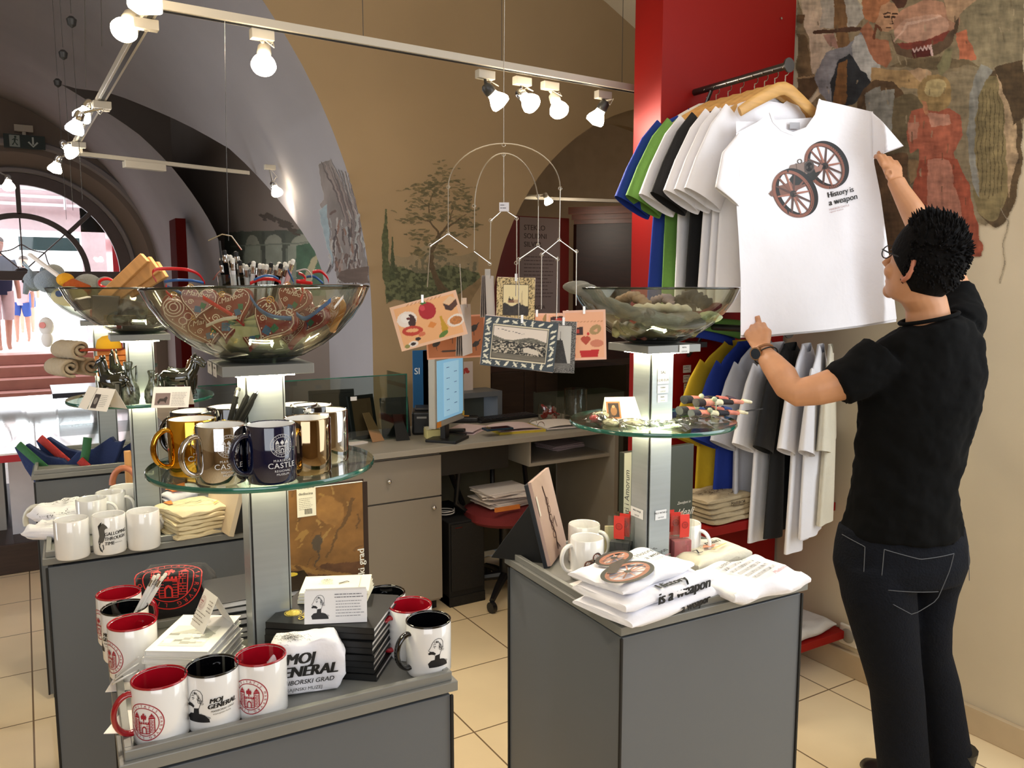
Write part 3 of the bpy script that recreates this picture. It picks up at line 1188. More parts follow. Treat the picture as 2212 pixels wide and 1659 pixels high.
MB().tube([(-.015, 0, .03), (-.02, 0, .16)], .004, 6).build('blue_pen', mat('blue_plastic', '#27407c', .3), ph)
p = PZ(1040, 1222, 0)
tag(MB().tube([p + Vector((.35 * u, .12 * math.sin(5 * u), .004)) for u in [k / 20 for k in range(21)]], .004, 6).build('power_cable', mat('white_cable', '#e6e2da', .5)), 'white power cable lying on the floor under the counter', 'cable')

# office chair
cr = mat('dark_red_fabric', '#6d1a1c', 0.85, bump=.2, bs=200)
oc = empty('office_chair', PZ(1170, 1330, 0) + Vector((0, .35, 0)), R(10), 'dark red office chair with papers on its seat behind the right pedestal', 'chair')
m = MB()
m.lathe([(0, .40), (.19, .40), (.215, .42), (.21, .455), (.15, .475), (0, .47)], 28)
m.build('seat', cr, oc)
m = MB()
m.grid(lambda u, v: (.19 * (2 * u - 1), .19 + .05 * (1 - (2 * u - 1) ** 2) + .01, .70 + .10 * v), 14, 4)
m.build('backrest', cr, oc, solid=.045, bevel=.01)
m = MB()
for s in (-1, 1):
    MB().tube([(s * .12, .2, .75), (s * .14, .27, .6), (s * .1, .22, .44)], .014, 8).build('back_bar', dark, oc)
    MB().tube([(s * .22, .1, .66), (s * .24, .1, .5), (s * .15, .08, .42)], .013, 8).build('armrest', dark, oc)
MB().cyl((0, 0, .1), (0, 0, .41), .03, n=12).build('pillar', dark, oc)
for k in range(5):
    an = 2 * PI * k / 5
    lg = MB().tube([(0, 0, .1), (.14 * math.cos(an), .14 * math.sin(an), .085), (.27 * math.cos(an), .27 * math.sin(an), .06)], [.025, .02, .014], 8).build('leg', dark, oc)
    MB().cyl((.27 * math.cos(an) - .012, .27 * math.sin(an), .027), (.27 * math.cos(an) + .012, .27 * math.sin(an), .027), .027, n=14).build('caster', dark, lg)
lo = Vector(oc.location)
o = MB()
for i in range(11):
    o.box((random.uniform(-.03, .03), random.uniform(-.03, .03), .482 + i * .008), (.27 - .01 * (i % 3), .2, .006), rz=random.uniform(-.25, .25))
o = o.build('paper_stack', paper, smooth=0)
o.location = lo
tag(o, 'untidy pile of white papers lying on the red chair seat', 'papers')
o = MB().box((-.08, -.06, .5), (.14, .012, .02)).build('folder', mat('orange_folder', '#d8803a', .6), smooth=0)
o.location = lo + Vector((0, -.1, 0))
tag(o, 'orange folder edge in the pile on the red chair', 'folder')
sheets(1210, 965, .684, 7, .22, .17, .1, 'stack of pinkish papers on the open shelf under the counter', paperp, jit=.01)
t = empty('hole_punch', PZ(1287, 960, .684), 0, 'black desk tool with white part on the shelf under the counter', 'desk tool')
MB().bx(-.04, .04, -.03, .03, 0, .05).build('body', dark, t, smooth=0, bevel=.012)
MB().cyl((.04, 0, .03), (.055, 0, .03), .014, n=14).build('knob', paper, t)

# leaflet desk behind the monitor and the glazed cabinet row under the right arch
t = empty('side_desk', (0, 0, 0), 0, 'grey open-fronted side desk behind the monitor', 'desk')
a_, b2 = PB(985, 850, 4.15).x, PB(1072, 850, 4.15).x
z1 = PB(1060, 842, 4.15).z
MB().bx(a_, b2, 4.08, 4.28, z1 - .03, z1).build('top', lam, t, smooth=0)
MB().bx(b2 - .03, b2, 4.08, 4.28, 0, z1 - .03).build('side_panel', lam, t, smooth=0)
MB().bx(a_, b2 - .03, 4.25, 4.28, 0, z1 - .03).build('back_panel', green_g, t, smooth=0)
for k, (px, w_, h_, c_, lb) in enumerate(((905, .1, .17, '#1f5f94', 'blue leaflet with white lettering standing behind the glass screen'), (925, .09, .165, '#d8d6d2', 'white leaflet standing between the blue leaflet and the monitor'),
                                    (1003, .09, .17, '#4f9a78', 'green leaflet standing behind the monitor'), (1030, .11, .17, '#c8b9b0', 'pale leaflet with a red flower standing behind the monitor'))):
    p = PB(px, 795 if k < 2 else 820, 4.05)
    zb = ZC if k < 2 else z1
    a = Art()
    a.rect(-w_ / 2, 0, w_ / 2, h_ if k > 1 else p.z - zb + .1, c_)
    if k == 0:
        a.text('SI', -.04, .12 + p.z - zb - .15, .05, '#e6f0f4', bold=.02)
    if k == 3:
        for q in range(6):
            a.ell(.02 * math.cos(q), .11 + .015 * math.sin(q * 1.7), .014, .01, '#a83a34', 8)
    o = a.build('leaflet', lambda x, y, h=0: Vector((x, -h, y)))
    o.location = (p.x, 4.02 if k < 2 else 4.2, zb)
    md = o.modifiers.new('s', 'SOLIDIFY')
    md.thickness = .003
    tag(o, lb, 'leaflet', 'leaflets')
brown = mat('dark_brown_wood', '#3a2a20', 0.5, var=.15, stretch=(1, 1, 8))
t = empty('low_cabinet', (0, 0, 0), 0, 'dark brown low cabinet with two doors under the right arch', 'cabinet')
x0, x1 = PB(1062, 830, 4.7).x, PB(1200, 830, 4.7).x
zt = PB(1100, 802, 4.7).z
MB().bx(x0, x1 + 1.3, 4.72, 5.1, 0, zt).build('carcass', brown, t, smooth=0)
for k in range(2):
    MB().bx(x0 + k * (x1 - x0) / 2 + .003, x0 + (k + 1) * (x1 - x0) / 2 - .003, 4.70, 4.72, .05, zt - .01).build('door', brown, t, smooth=0, bevel=.002)
t = empty('glass_display_case', (0, 0, 0), 0, 'glass display case with dark wooden back between the arch and the red panel', 'display case')
xa, xb = PB(1205, 850, 4.4).x, PB(1352, 850, 4.4).x
zt2 = PB(1280, 792, 4.4).z
MB().bx(xa, xb, 4.42, 4.7, .0, .86).build('base', green_g, t, smooth=0)
MB().bx(xa, xb, 4.40, 4.405, .86, zt2).bx(xa, xb, 4.405, 4.69, zt2 - .006, zt2).build('pane', gsm, t, smooth=0)
MB().bx(xa, xb, 4.66, 4.68, .86, zt2 - .01).build('back_panel', brown, t, smooth=0)

# dark wooden display cupboard in the room behind the right arch
wood = mat('reddish_brown_wood', '#6d3418', 0.35, var=.3, vs=6, stretch=(1, 1, 6))
woodd = mat('deep_brown_wood', '#2c1109', 0.4, var=.3, vs=6, stretch=(1, 1, 6))
WB = 6.5
t = empty('wooden_cupboard', (0, 0, 0), 0, 'tall reddish wooden glazed cupboard behind the right arch', 'cupboard')
xl, xm, xr = 4.74, 5.14, 5.9
m = MB()
m.bx(xm, xr, WB - .3, WB + .2, 0, 2.2)
m.add([(xl, WB + .15, 0), (xm, WB - .3, 0), (xm, WB - .3, 2.2), (xl, WB + .15, 2.2), (xl, WB + .2, 0), (xl, WB + .2, 2.2)], [(0, 1, 2, 3), (0, 3, 5, 4), (2, 3, 5)])
m.build('carcass', woodd, t, smooth=0)
m = MB()
for k, (o1, z0, z2) in enumerate(((.03, 2.2, 2.24), (.06, 2.24, 2.29), (.10, 2.29, 2.36))):
    m.bx(xm - .02, xr + .1, WB - .3 - o1, WB + .2, z0, z2)
    m.add([(xl - o1, WB + .15, z0), (xm, WB - .3 - o1, z0), (xm, WB - .3 - o1, z2), (xl - o1, WB + .15, z2), (xl, WB + .2, z2)], [(0, 1, 2, 3), (2, 3, 4)])
m.build('cornice', wood, t, smooth=0)
m = MB()
for x0_, x1_, z0, z2 in ((xm, xm + .07, .9, 2.18), (xm + .6, xm + .67, .9, 2.18), (xm, xm + .67, 2.08, 2.18), (xm, xm + .67, .9, 1.0)):
    m.bx(x0_, x1_, WB - .33, WB - .3, z0, z2)
d_ = m.build('door', wood, t, smooth=0, bevel=.004)
MB().bx(xm + .07, xm + .6, WB - .32, WB - .315, 1.0, 2.08).build('pane', gl_pane, d_, smooth=0)
m = MB()
for k in range(14):
    m.ball((xm + .1 + .04 * (k % 7), WB - .31, 1.25 + .5 * (k // 7) + .05 * random.random()), .03 + .02 * random.random(), 8)
tag(m.build('ornament', mat('pale_gilded_ceramic', '#8f7b5f', .3, var=.4, vs=20), t))

redw = mat('red_wall_paint', '#6b1210', 0.5, var=.08)
t = empty('red_wall_panel', (0, 0, 0), 0, 'dark red wall panel carrying a poster behind the right arch', 'wall panel')
MB().bx(3.5, 4.7, WB + .22, WB + .3, 0, 2.26).build('board', redw, t, smooth=0)
a = Art()
a.rect(0, 0, .47, 1.5, '#8f8184')
for k, (s_, y) in enumerate((('STEKLO', 1.38), ('SOLIDNI', 1.30), ('SILVER', 1.22))):
    a.text(s_, .05, y, .07, '#3a2c30', bold=.02)
a.lines(.05, 1.12, .36, 12, .035, .008, '#55464a')
a.text('KOLEKCIJA', .05, .62, .05, '#3a2c30', bold=.02)
a.lines(.05, .55, .36, 10, .035, .008, '#55464a')
o = a.build('poster', flatmap((4.12, WB + .215, .75), (1, 0, 0), (0, 0, 1)))
tag(o, 'pale poster with rows of text on the dark red panel', 'poster')

# ------------------------------------------------------------------ left background: glass-topped white show counter
q = PZ(6, 1135, .2)
t = empty('white_show_counter', (0, 0, 0), 0, 'white show counter with a shiny glass top and red band at the far left', 'counter')
MB().bx(q.x + .05, .62, 5.35, 6.6, .17, .78).build('body', mat('white_lacquer', '#e4e2e0', .35), t, smooth=0)
MB().bx(-1.62, .64, 4.34, 6.62, .812, .82).build('glass_top', mat('white_backed_glass', '#dfe4e4', .04, coat=1), t, smooth=0)
MB().bx(-1.62, .64, 4.33, 6.6, .78, .812).build('red_band', mat('red_lacquer', '#a31f2a', .4), t, smooth=0)
t = empty('acrylic_case', (.32, 4.9, .82), 0, 'clear acrylic case with a dark lid on the white show counter', 'display case')
MB().bx(-.2, .2, -.2, .2, 0, .2).build('pane', gl_pane, t, smooth=0)
MB().bx(-.22, .22, -.22, .22, .2, .225).build('lid', mat('dark_lacquer', '#2b2a30', .15), t, smooth=0)
p = PZ(30, 1240, 0)
tag(MB().bx(-1.6, .62, p.y, 6.8, 0, .17).build('wooden_platform', brown, smooth=0, bevel=.005), 'dark brown wooden platform on the floor at the far left', 'platform')
t = empty('grey_cabinet', (0, 0, 0), 0, 'tall grey cabinet at the left edge beyond the felt hats', 'cabinet')
q = PZ(6, 1135, .2)
MB().bx(q.x - .5, q.x + .02, q.y, q.y + .5, .17, .775).build('carcass', lam_t, t, smooth=0, bevel=.002)
# red pillar on the passage wall
t = MB().bx(1.38, 1.48, 8.95, 9.35, 0, 2.28).build('red_pillar', mat('dark_red_pillar', '#5a1511', .95, spec=.05), smooth=0, bevel=.004)
tag(t, 'narrow dark red pillar against the passage wall', 'pillar')


# ================================================================== goods on the pedestals
china = mat('white_china', '#eceae6', 0.12, coat=.8, var=.01)
RED, BLK = '#9c1020', '#060608'
redc = mat('red_glaze', RED, 0.1, coat=.8, var=.03)
blkc = mat('black_glaze', BLK, 0.08, coat=.8, var=.03)
INK = {'red': '#a0182c', 'black': '#0b0b0c', 'white': '#e6e6e6', 'grey': '#8d8f8c', 'gold': '#cdb53c'}


def emblem(a, cx, cy, r, col, text='LINO DI CIVITATIS MARPVRG ', fine=True, wt=1.0):
    "round town seal: ring of letters round a castle gate between two towers, a bird above"
    a.ring(cx, cy, r, r * .035 * wt, col, n=40)
    a.ring(cx, cy, r * .76, r * .03 * wt, col, n=36)
    a.arctext(text, cx, cy, r * .81, r * .19, col, a_mid=90, step=360 / len(text))
    k = r * .01
    P = lambda pts: [(cx + x * k, cy + y * k) for x, y in pts]
    L = lambda pts, w_=3.2: a.line(P(pts), w_ * k * wt, col)
    # gate wall
    L([(-28, -62), (-28, -8), (28, -8), (28, -62), (-28, -62)])
    for x in range(-28, 28, 12):
        a.rect(cx + x * k, cy - 8 * k, cx + (x + 7) * k, cy + 2 * k, col)
    a.poly(P([(-13, -62), (-13, -34), (-8, -25), (0, -21), (8, -25), (13, -34), (13, -62), (8, -62), (8, -36), (0, -28), (-8, -36), (-8, -62)]), col)
    for s in (-1, 1):
        x = s * 42
        L([(x - 13, -52), (x - 13, 22), (x + 13, 22), (x + 13, -52), (x - 13, -52)])
        a.poly(P([(x - 17, 20), (x + 17, 20), (x + 14, 30), (x - 14, 30)]), col)
        a.poly(P([(x - 14, 32), (x + 14, 32), (x + 4, 44), (x, 52), (x - 4, 44)]), col)
        if fine:
            for y in range(-44, 18, 9):
                L([(x - 12, y), (x + 12, y)], 2)
                a.rect(cx + (x - 5 + (y % 2) * 6) * k, cy + y * k, cx + (x - 3 + (y % 2) * 6) * k, cy + (y + 9) * k, col)
    if fine:
        for y in range(-56, -10, 9):
            L([(-27, y), (-13, y)], 2)
            L([(13, y), (27, y)], 2)
    # bird
    a.poly(P([(-3, 8), (0, 4), (3, 8), (4, 20), (12, 14), (16, 30), (10, 42), (4, 36), (5, 46), (0, 52), (-5, 46), (-4, 36), (-10, 42), (-16, 30), (-12, 14), (-4, 20)]), col)


def portrait(a, cx, cy, h, col='#0c0c10', face='#eceae6'):
    "side-face drawing of a moustached man in a dark coat with an upright collar"
    k = h / 100
    P = lambda pts: [(cx + x * k, cy + y * k) for x, y in pts]
    L = lambda pts, w_=1.6: a.line(P(pts), w_ * k, col)
    # coat
    a.poly(P([(-26, 0), (-30, 14), (-20, 24), (-8, 26), (-6, 40), (10, 42), (10, 26), (26, 22), (38, 10), (40, 0)]), col)
    L([(2, 4), (4, 26), (3, 40)], 1)
    for i in range(9):
        L([(14 + 3 * i, 21 - 1.4 * i), (16 + 3 * i, 27 - 1.4 * i), (18 + 3 * i, 22 - 1.4 * i)], 1.1)
    # face outline
    L([(-8, 40), (-10, 44), (-16, 45), (-18, 50), (-20, 54), (-28, 58), (-25, 62), (-20, 70), (-18, 76), (-14, 84)])
    L([(-14, 84), (-6, 93), (6, 96), (16, 92), (22, 82), (22, 68), (16, 56), (12, 46), (10, 40)])
    a.poly(P([(-29, 49), (-22, 55), (-12, 54), (-4, 47), (-6, 43), (-14, 45), (-20, 45), (-27, 44)]), col)
    L([(-12, 70), (-7, 72), (-3, 70)], 2)
    a.ell(cx - 8 * k, cy + 67 * k, 1.6 * k, 1.6 * k, col, 8)
    L([(-13, 76), (-8, 79), (-3, 77)], 1.4)
    a.ring(cx + 11 * k, cy + 62 * k, 3.6 * k, 1.2 * k, col, ry=5 * k, n=12)
    r_ = random.Random(3)
    for i in range(46):
        t = r_.uniform(.1, 1.0)
        x, y = -10 + 30 * t + r_.uniform(-4, 4), 93 - 30 * t * t + r_.uniform(-14, 1)
        if x < 4 and y < 84:
            y = 88
        L([(x, y), (x + 2.5, y - 3), (x + 1, y - 5.5)], .9)


def cannon(a, cx, cy, s, wood='#7a4a3a', iron='#26262a', lt='#b0705a'):
    "field gun seen at an angle: two spoked wheels, short barrel, trail on the left"
    k = s / 100

    def wheel(x, y, rx, ry, rot, dx, dy):
        X, Y = cx + x * k, cy + y * k
        # tyre band seen edge-on
        a.ring(X + dx * k, Y + dy * k, rx * k, 5.0 * k, iron, ry=ry * k, rot=rot, n=44)
        a.ring(X + dx * k * .5, Y + dy * k * .5, rx * k, 4.5 * k, iron, ry=ry * k, rot=rot, n=44)
        a.ring(X, Y, (rx - 1) * k, 4.2 * k, wood, ry=(ry - 1) * k, rot=rot, n=44)
        a.ring(X, Y, (rx - 3.2) * k, .9 * k, '#3a2620', ry=(ry - 3.2) * k, rot=rot, n=44)
        for i in range(12):
            t = 2 * PI * i / 12 + .2
            px, py = (rx - 3) * math.cos(t), (ry - 3) * math.sin(t)
            qx, qy = px * math.cos(rot) - py * math.sin(rot), px * math.sin(rot) + py * math.cos(rot)
            a.line([(X, Y), (X + qx * k, Y + qy * k)], [2.4 * k, 1.8 * k], lt if i % 3 == 0 else ('#5a4038' if i % 2 else wood))
        a.ell(X, Y, 4.6 * k, 4.8 * k, iron, 14)
        a.ell(X - 1 * k, Y - .8 * k, 2.2 * k, 2.2 * k, '#0e0e10', 10)

    wheel(20, 22, 23, 30, R(28), 3.5, 2.0)
    # trail and carriage
    a.poly([(cx + x * k, cy + y * k) for x, y in ((-52, -14), (-44, -5), (-14, 2), (4, 8), (6, -2), (-18, -14), (-40, -18), (-48, -18))], '#7d5646')
    a.poly([(cx + x * k, cy + y * k) for x, y in ((-22, 4), (-10, 12), (2, 16), (10, 8), (16, 16), (10, -2), (0, -6), (-12, -4))], '#1f2224')
    # barrel
    a.poly([(cx + x * k, cy + y * k) for x, y in ((-26, 16), (-20, 22), (-2, 26), (6, 24), (8, 14), (2, 8), (-10, 10), (-22, 12))], '#86705f')
    a.line([(cx - 14 * k, cy + 23 * k), (cx - 12 * k, cy + 11 * k)], 1.2 * k, '#5d4c40')
    a.line([(cx - 4 * k, cy + 25 * k), (cx - 3 * k, cy + 10 * k)], 1.2 * k, '#5d4c40')
    a.ring(cx - 10 * k, cy + 25 * k, 2 * k, .8 * k, iron, n=12)
    a.ell(cx + 3.5 * k, cy + 17.5 * k, 5.5 * k, 7.5 * k, '#4b423b', 18, R(-15))
    a.ell(cx + 3.8 * k, cy + 17.5 * k, 3.8 * k, 5.6 * k, '#0b0b0c', 18, R(-15))
    wheel(-19, -15, 23, 33, R(28), 4.5, 1.8)


def mug(loc, label, inside, h=.095, r=.041, handle=None, hang=0.0, body=None, art=None, group='mugs', name='mug', lip=None):
    t = empty(name, loc, 0, label, 'mug', group)
    body = body or china
    w_ = .0032
    MB().lathe([(0, .003), (r - .006, .002), (r - .002, .0), (r, .005), (r, h - .002), (r - .0015, h), (r - w_, h - .0015)], 44, caps=False).build('mug_body', body, t, smooth=50)
    MB().lathe([(r - w_ + .0002, h - .0012), (r - w_, h - .004), (r - w_, .008), (0, .006)], 40, caps=False).build('lining', inside, t, smooth=50)
    if lip:
        MB().tube([((r - .0014) * math.cos(2 * PI * i / 44), (r - .0014) * math.sin(2 * PI * i / 44), h) for i in range(44)], .0019, 6, closed=True).build('lip', lip, t, smooth=60)
    hd = []
    for i in range(17):
        q = -PI / 2 + PI * i / 16
        hd.append((r - .004 + .029 * max(0, math.cos(q)) ** .8, 0, h * .5 + h * .34 * math.sin(q)))
    hd = [(r - .006, 0, h * .16 + .002)] + hd[1:-1] + [(r - .006, 0, h * .84 - .002)]
    o = MB().tube(hd, [(.0045, .0075)] * len(hd), 10, up=(1, 0, 0)).build('handle', handle or body, t, smooth=60)
    o.rotation_euler = (0, 0, hang)
    if art:
        a = Art()
        ang = art(a)
        a.build('print', cylmap(r, ang), t, cut=.006)
    return t


def facing(px, py, d=1.0):
    "angle on a mug that faces the viewer at that pixel column"
    r, _ = ray(px, py)
    return math.atan2(-r.y, -r.x)


GM = 'printed mugs with coloured inside on the front tray'


def seal_art(off, col='red'):
    def f(a):
        emblem(a, 0, .044, .029, INK[col], wt=1.5)
        return off
    return f


def general_art(off, text=True):
    def f(a):
        portrait(a, -.017, .022, .055)
        if text:
            a.text('MOJ', .006, .053, .0105, INK['black'], shear=.25, bold=.1, rot=.06)
            a.text('GENERAL', .0035, .044, .0105, INK['black'], shear=.25, bold=.1, rot=.06)
            a.text('MARIBORSKI GRAD', .007, .038, .0042, INK['black'], shear=.2, bold=.02, rot=.06)
            a.text('POKRAJINSKI MUZEJ', .010, .0335, .003, INK['black'], rot=.06)
        return off
    return f


def A_(px, py):
    return PZ(px, py, TR + .095)


def place(px, py, h=.095, z=TR):
    p = PZ(px, py, z + h)
    p.z = z
    return p


q = lambda dx, px: facing(px, 1400) + dx
mug(place(344, 1463), 'front left mug with red inside, red handle on the left and red castle seal', redc, handle=redc, hang=facing(344, 1400) - R(84), art=seal_art(q(-.62, 344)), group=GM, lip=redc)
mug(place(458, 1438), 'mug with black inside showing the moustached portrait and MOJ GENERAL in front', blkc, handle=blkc, hang=facing(458, 1400) + R(170), art=general_art(q(-.28, 458)), group=GM, lip=blkc)
mug(place(563, 1415), 'mug with red inside and red castle seal beside the rolled white shirt', redc, handle=redc, hang=facing(563, 1400) - R(118), art=seal_art(q(-.50, 563)), group=GM, lip=redc)
mug(place(285, 1344), 'plain faced mug with red inside at the left edge of the front tray', redc, handle=redc, hang=facing(285, 1400) + R(160), art=seal_art(q(-1.15, 285)), group=GM, lip=redc)
mug(place(269, 1312), 'mug with black inside holding a bundle of white pencils', blkc, handle=blkc, hang=facing(269, 1400) + R(150), art=general_art(q(-1.25, 269)), group=GM, lip=blkc)
mug(place(256, 1281), 'rearmost left mug with red inside on the front tray', redc, handle=redc, hang=facing(256, 1400) + R(85), art=seal_art(q(-1.1, 256)), group=GM, lip=redc)
mug(place(830, 1280), 'mug with black inside behind the black notebook stack, half hidden', blkc, handle=blkc, hang=facing(830, 1400) + R(180), group=GM, lip=blkc)
mug(place(886, 1306), 'white mug with red inside and shiny red handle behind the far right mug', redc, handle=redc, hang=facing(886, 1400) - R(62), group=GM, lip=redc)
mug(place(925, 1338), 'far right mug with black inside, black handle and moustached portrait', blkc, handle=blkc, hang=facing(925, 1400) - R(58), art=general_art(q(.78, 925), False), group=GM, lip=blkc)


def pencil(base, tip, col, ferr, er, label, group, r=.0037):
    b, t_ = Vector(base), Vector(tip)
    L = (t_ - b).length
    t = empty('pencil', b, 0, label, 'pencil', group)
    d = (t_ - b).normalized()
    t.rotation_mode = 'QUATERNION'
    t.rotation_quaternion = d.to_track_quat('Z', 'Y')
    MB().cyl((0, 0, 0), (0, 0, L - .022), r, n=6).build('shaft', col, t, smooth=0)
    MB().lathe([(r, L - .022), (r * 1.05, L - .019), (r * .95, L - .016), (r * 1.05, L - .013), (r, L - .009)], 12).build('ferrule', ferr, t)
    MB().lathe([(r * .95, L - .009), (r * .95, L - .002), (r * .5, L)], 12).build('eraser', er, t)
    return t


whp = mat('white_lacquer_pencil', '#dedcda', .3)
blp = mat('black_lacquer_pencil', '#020202', .9, spec=.1)
wer = mat('white_rubber', '#dcd8cc', .7)
ber = mat('black_rubber', '#0c0c0c', .7)
mc = place(269, 1312)
for i, (dx, dy) in enumerate(((0, 0), (9, -3), (18, 2), (4, 9), (14, 8), (24, -5))):
    tipp = W(335 + dx, 1243 + dy, 1.50 + .006 * (i % 2))
    foot = mc + Vector((.004 * (i % 3) - .004, .004 * (i // 3), .012)) + cdir(-.016, .0)
    pencil(foot, tipp, whp, chrome, wer, 'white pencil with white eraser leaning in the black lined mug', 'white pencils in the black lined mug')


# notebooks -------------------------------------------------------
def notebook(loc, rz, wd, ln, th, cover, pages, label, group, cat='notebook', name='notebook', rounded=.004):
    "spine along -x; cover boards and a page block"
    t = empty(name, loc, rz, label, cat, group)
    m = MB()
    c = .0018 if th > .009 else .0012
    m.bx(-wd / 2, wd / 2, -ln / 2, ln / 2, 0, c).bx(-wd / 2, wd / 2, -ln / 2, ln / 2, th - c, th).bx(-wd / 2, -wd / 2 + c, -ln / 2, ln / 2, 0, th)
    m.build('cover', cover, t, smooth=0, bevel=.0006)
    MB().bx(-wd / 2 + c, wd / 2 - .003, -ln / 2 + .003, ln / 2 - .003, c, th - c).build('pages', pages, t, smooth=0)
    return t


pgw = mat('white_page_edges', '#e9e7e2', .8, var=.03, vs=200, stretch=(1, 1, 40))
wcov = mat('glossy_white_cover', '#e8e6e0', .3, var=.01)
bcov = mat('black_cover', '#121314', .42, var=.05)
# white notebooks: top corners measured on the photo
c4 = [PZ(295, 1407, .958), PZ(436, 1409, .958), PZ(527, 1328, .958), PZ(401, 1329, .958)]
ctr = (c4[0] + c4[1] + c4[2] + c4[3]) / 4
rz0 = math.atan2((c4[1] - c4[0]).y, (c4[1] - c4[0]).x)
wd0 = ((c4[1] - c4[0]).length + (c4[2] - c4[3]).length) / 2
ln0 = ((c4[3] - c4[0]).length + (c4[2] - c4[1]).length) / 2 * .98
N_ = 6
for i in range(N_):
    jx = random.uniform(-.003, .003) + .0015 * (N_ - i)
    o = notebook(ctr + Vector((jx, random.uniform(-.003, .003) - .002 * (N_ - 1 - i) * 0, TR - .958 + i * .012)), rz0 + R(random.uniform(-2.5, 2.5)) * (i < N_ - 1), wd0, ln0, .0118, wcov, pgw,
                 'topmost white notebook with a grey castle drawing on its cover' if i == N_ - 1 else ('bottom white notebook of the stack behind the front mugs' if i == 0 else 'white notebook in the middle of the white stack'), 'white notebooks stacked on the front tray')
a = Art()
a.rect(-wd0 / 2 + .014, -ln0 / 2 + .02, wd0 / 2 - .018, -ln0 / 2 + .105, '#d0cfc2')
gx = lambda x: x
for i in range(26):
    x = random.uniform(-.045, .03)
    y = random.uniform(-ln0 / 2 + .028, -ln0 / 2 + .07)
    a.rect(x, y, x + random.uniform(.006, .02), y + random.uniform(.003, .012), random.choice(['#9b9c90', '#85877d', '#b4b4a8', '#e4e2da']))
a.poly([(-.04, -ln0 / 2 + .07), (.0, -ln0 / 2 + .095), (.012, -ln0 / 2 + .1), (.04, -ln0 / 2 + .072)], '#a5a69a')
a.poly([(-.002, -ln0 / 2 + .08), (.002, -ln0 / 2 + .115), (.006, -ln0 / 2 + .08)], '#8f9087')
emblem(a, .0, ln0 / 2 - .035, .011, '#9a9b93', fine=False)
a.text('CASTLE', 0, ln0 / 2 - .056, .008, '#9a9b93', align='c')
ob = a.build('cover_print', lambda x, y, h=0: Vector((x, y, .0118 + h)), o)
a = Art()


def tent(px, py, z, wd, ht, rz, label, artf=None, spread=.03, col='#e8e4dc', base=None):
    "folded card standing like a small tent; printed face towards -y of its own axes"
    p = base if base is not None else PZ(px, py, z)
    t = empty('tent_card', p, rz, label, 'card')
    m = MB()
    m.add([(-wd / 2, -spread, 0), (wd / 2, -spread, 0), (wd / 2, 0, ht), (-wd / 2, 0, ht), (wd / 2, spread, 0), (-wd / 2, spread, 0)], [(0, 1, 2, 3), (3, 2, 4, 5)])
    m.build('card', mat('card_' + col[1:], col, .7, var=.02), t, smooth=0, solid=.0008)
    if artf:
        a = Art()
        artf(a)
        L = math.hypot(spread, ht)
        ey = Vector((0, spread / L, ht / L))
        a.build('print', flatmap((0, -spread, 0), (1, 0, 0), ey), t, base=0) if False else a.build('print', lambda x, y, h=0: Vector((x, -spread, 0)) + ey * y + Vector((0, -ht / L, spread / L)) * (h + .0006), t)
    return t


def ta_seal(a):
    emblem(a, -.018, .045, .0125, '#8c3030', fine=False)
    a.lines(-.03, .028, .05, 4, .006, .0016, '#8a837a')
    a.lines(.01, .055, .02, 4, .006, .0018, '#8a837a')


tent(460, 1350, .958, .062, .062, R(-80), 'white tent card with a red seal standing on the white notebooks', ta_seal, .03)
# ribbons hanging from the white notebooks
m = MB()
rb = mat('white_satin_ribbon', '#dedbd6', .5)
for k in range(3):
    m = MB()
    p0 = PZ(300, 1420 + 14 * k, .95 - .015 * k)
    p1 = PZ(272 - 6 * k, 1440 + 14 * k, .93)
    p2 = PZ(250 - 4 * k, 1462 + 8 * k, .905)
    m.grid(lambda u, v: tuple((p0 * (1 - u) ** 2 + p1 * 2 * u * (1 - u) + p2 * u * u) + Vector((.0, .0, .004 * (v - .5)))), 14, 1)
    tag(m.build('bookmark_ribbon', rb, solid=.0006), ['white bookmark ribbon hanging highest from the white notebooks', 'white bookmark ribbon in the middle below the white notebooks', 'lowest white bookmark ribbon reaching the tray edge'][k], 'ribbon', 'ribbons of the white notebooks')

ZBK = .985
# black notebooks with a golden seal
c4 = [PZ(573, 1343, ZBK), PZ(808, 1357, ZBK), PZ(850, 1296, ZBK)]
e1, e2 = (c4[1] - c4[0]), (c4[2] - c4[1])
rzb = math.atan2(e1.y, e1.x)
wdb, lnb = e1.length, .158
dirx, diry = e1.normalized(), Vector((-e1.y, e1.x, 0)).normalized()
cb = c4[0] + dirx * wdb / 2 + diry * lnb / 2
NB = 8
TH = (ZBK - TR) / NB
for i in range(NB):
    jit = Vector((random.uniform(-.004, .004), random.uniform(-.003, .003), 0)) * (i < NB - 1)
    o = notebook(Vector((cb.x, cb.y, TR + TH * i)) + jit, rzb + R(90) , lnb, wdb, TH - .0006, bcov, pgw,
                 'topmost black notebook with a golden seal and the word CASTLE' if i == NB - 1 else ('bottom black notebook of the tall front stack' if i == 0 else 'black notebook in the middle of the tall front stack'), 'black notebooks in the tall front stack')
    o.rotation_euler = (0, 0, rzb + R(90 + (random.uniform(-1.5, 1.5) if i < NB - 1 else 0)))


def gold_art(a):
    emblem(a, 0, 0, .0155, INK['gold'], fine=False)
    a.ell(0, 0, .0125, .0125, '#b7a23a', 20)
    emblem(a, 0, 0, .0155, '#e0cf62', fine=False)
    a.text('CASTLE', .034, 0, .0135, INK['gold'], rot=PI / 2, align='c', bold=.04)
    a.text('MARIBOR', .0235, 0, .006, INK['gold'], rot=PI / 2, align='c')
    a.text('MUSEUM', .042, 0, .0055, INK['gold'], rot=PI / 2, align='c')


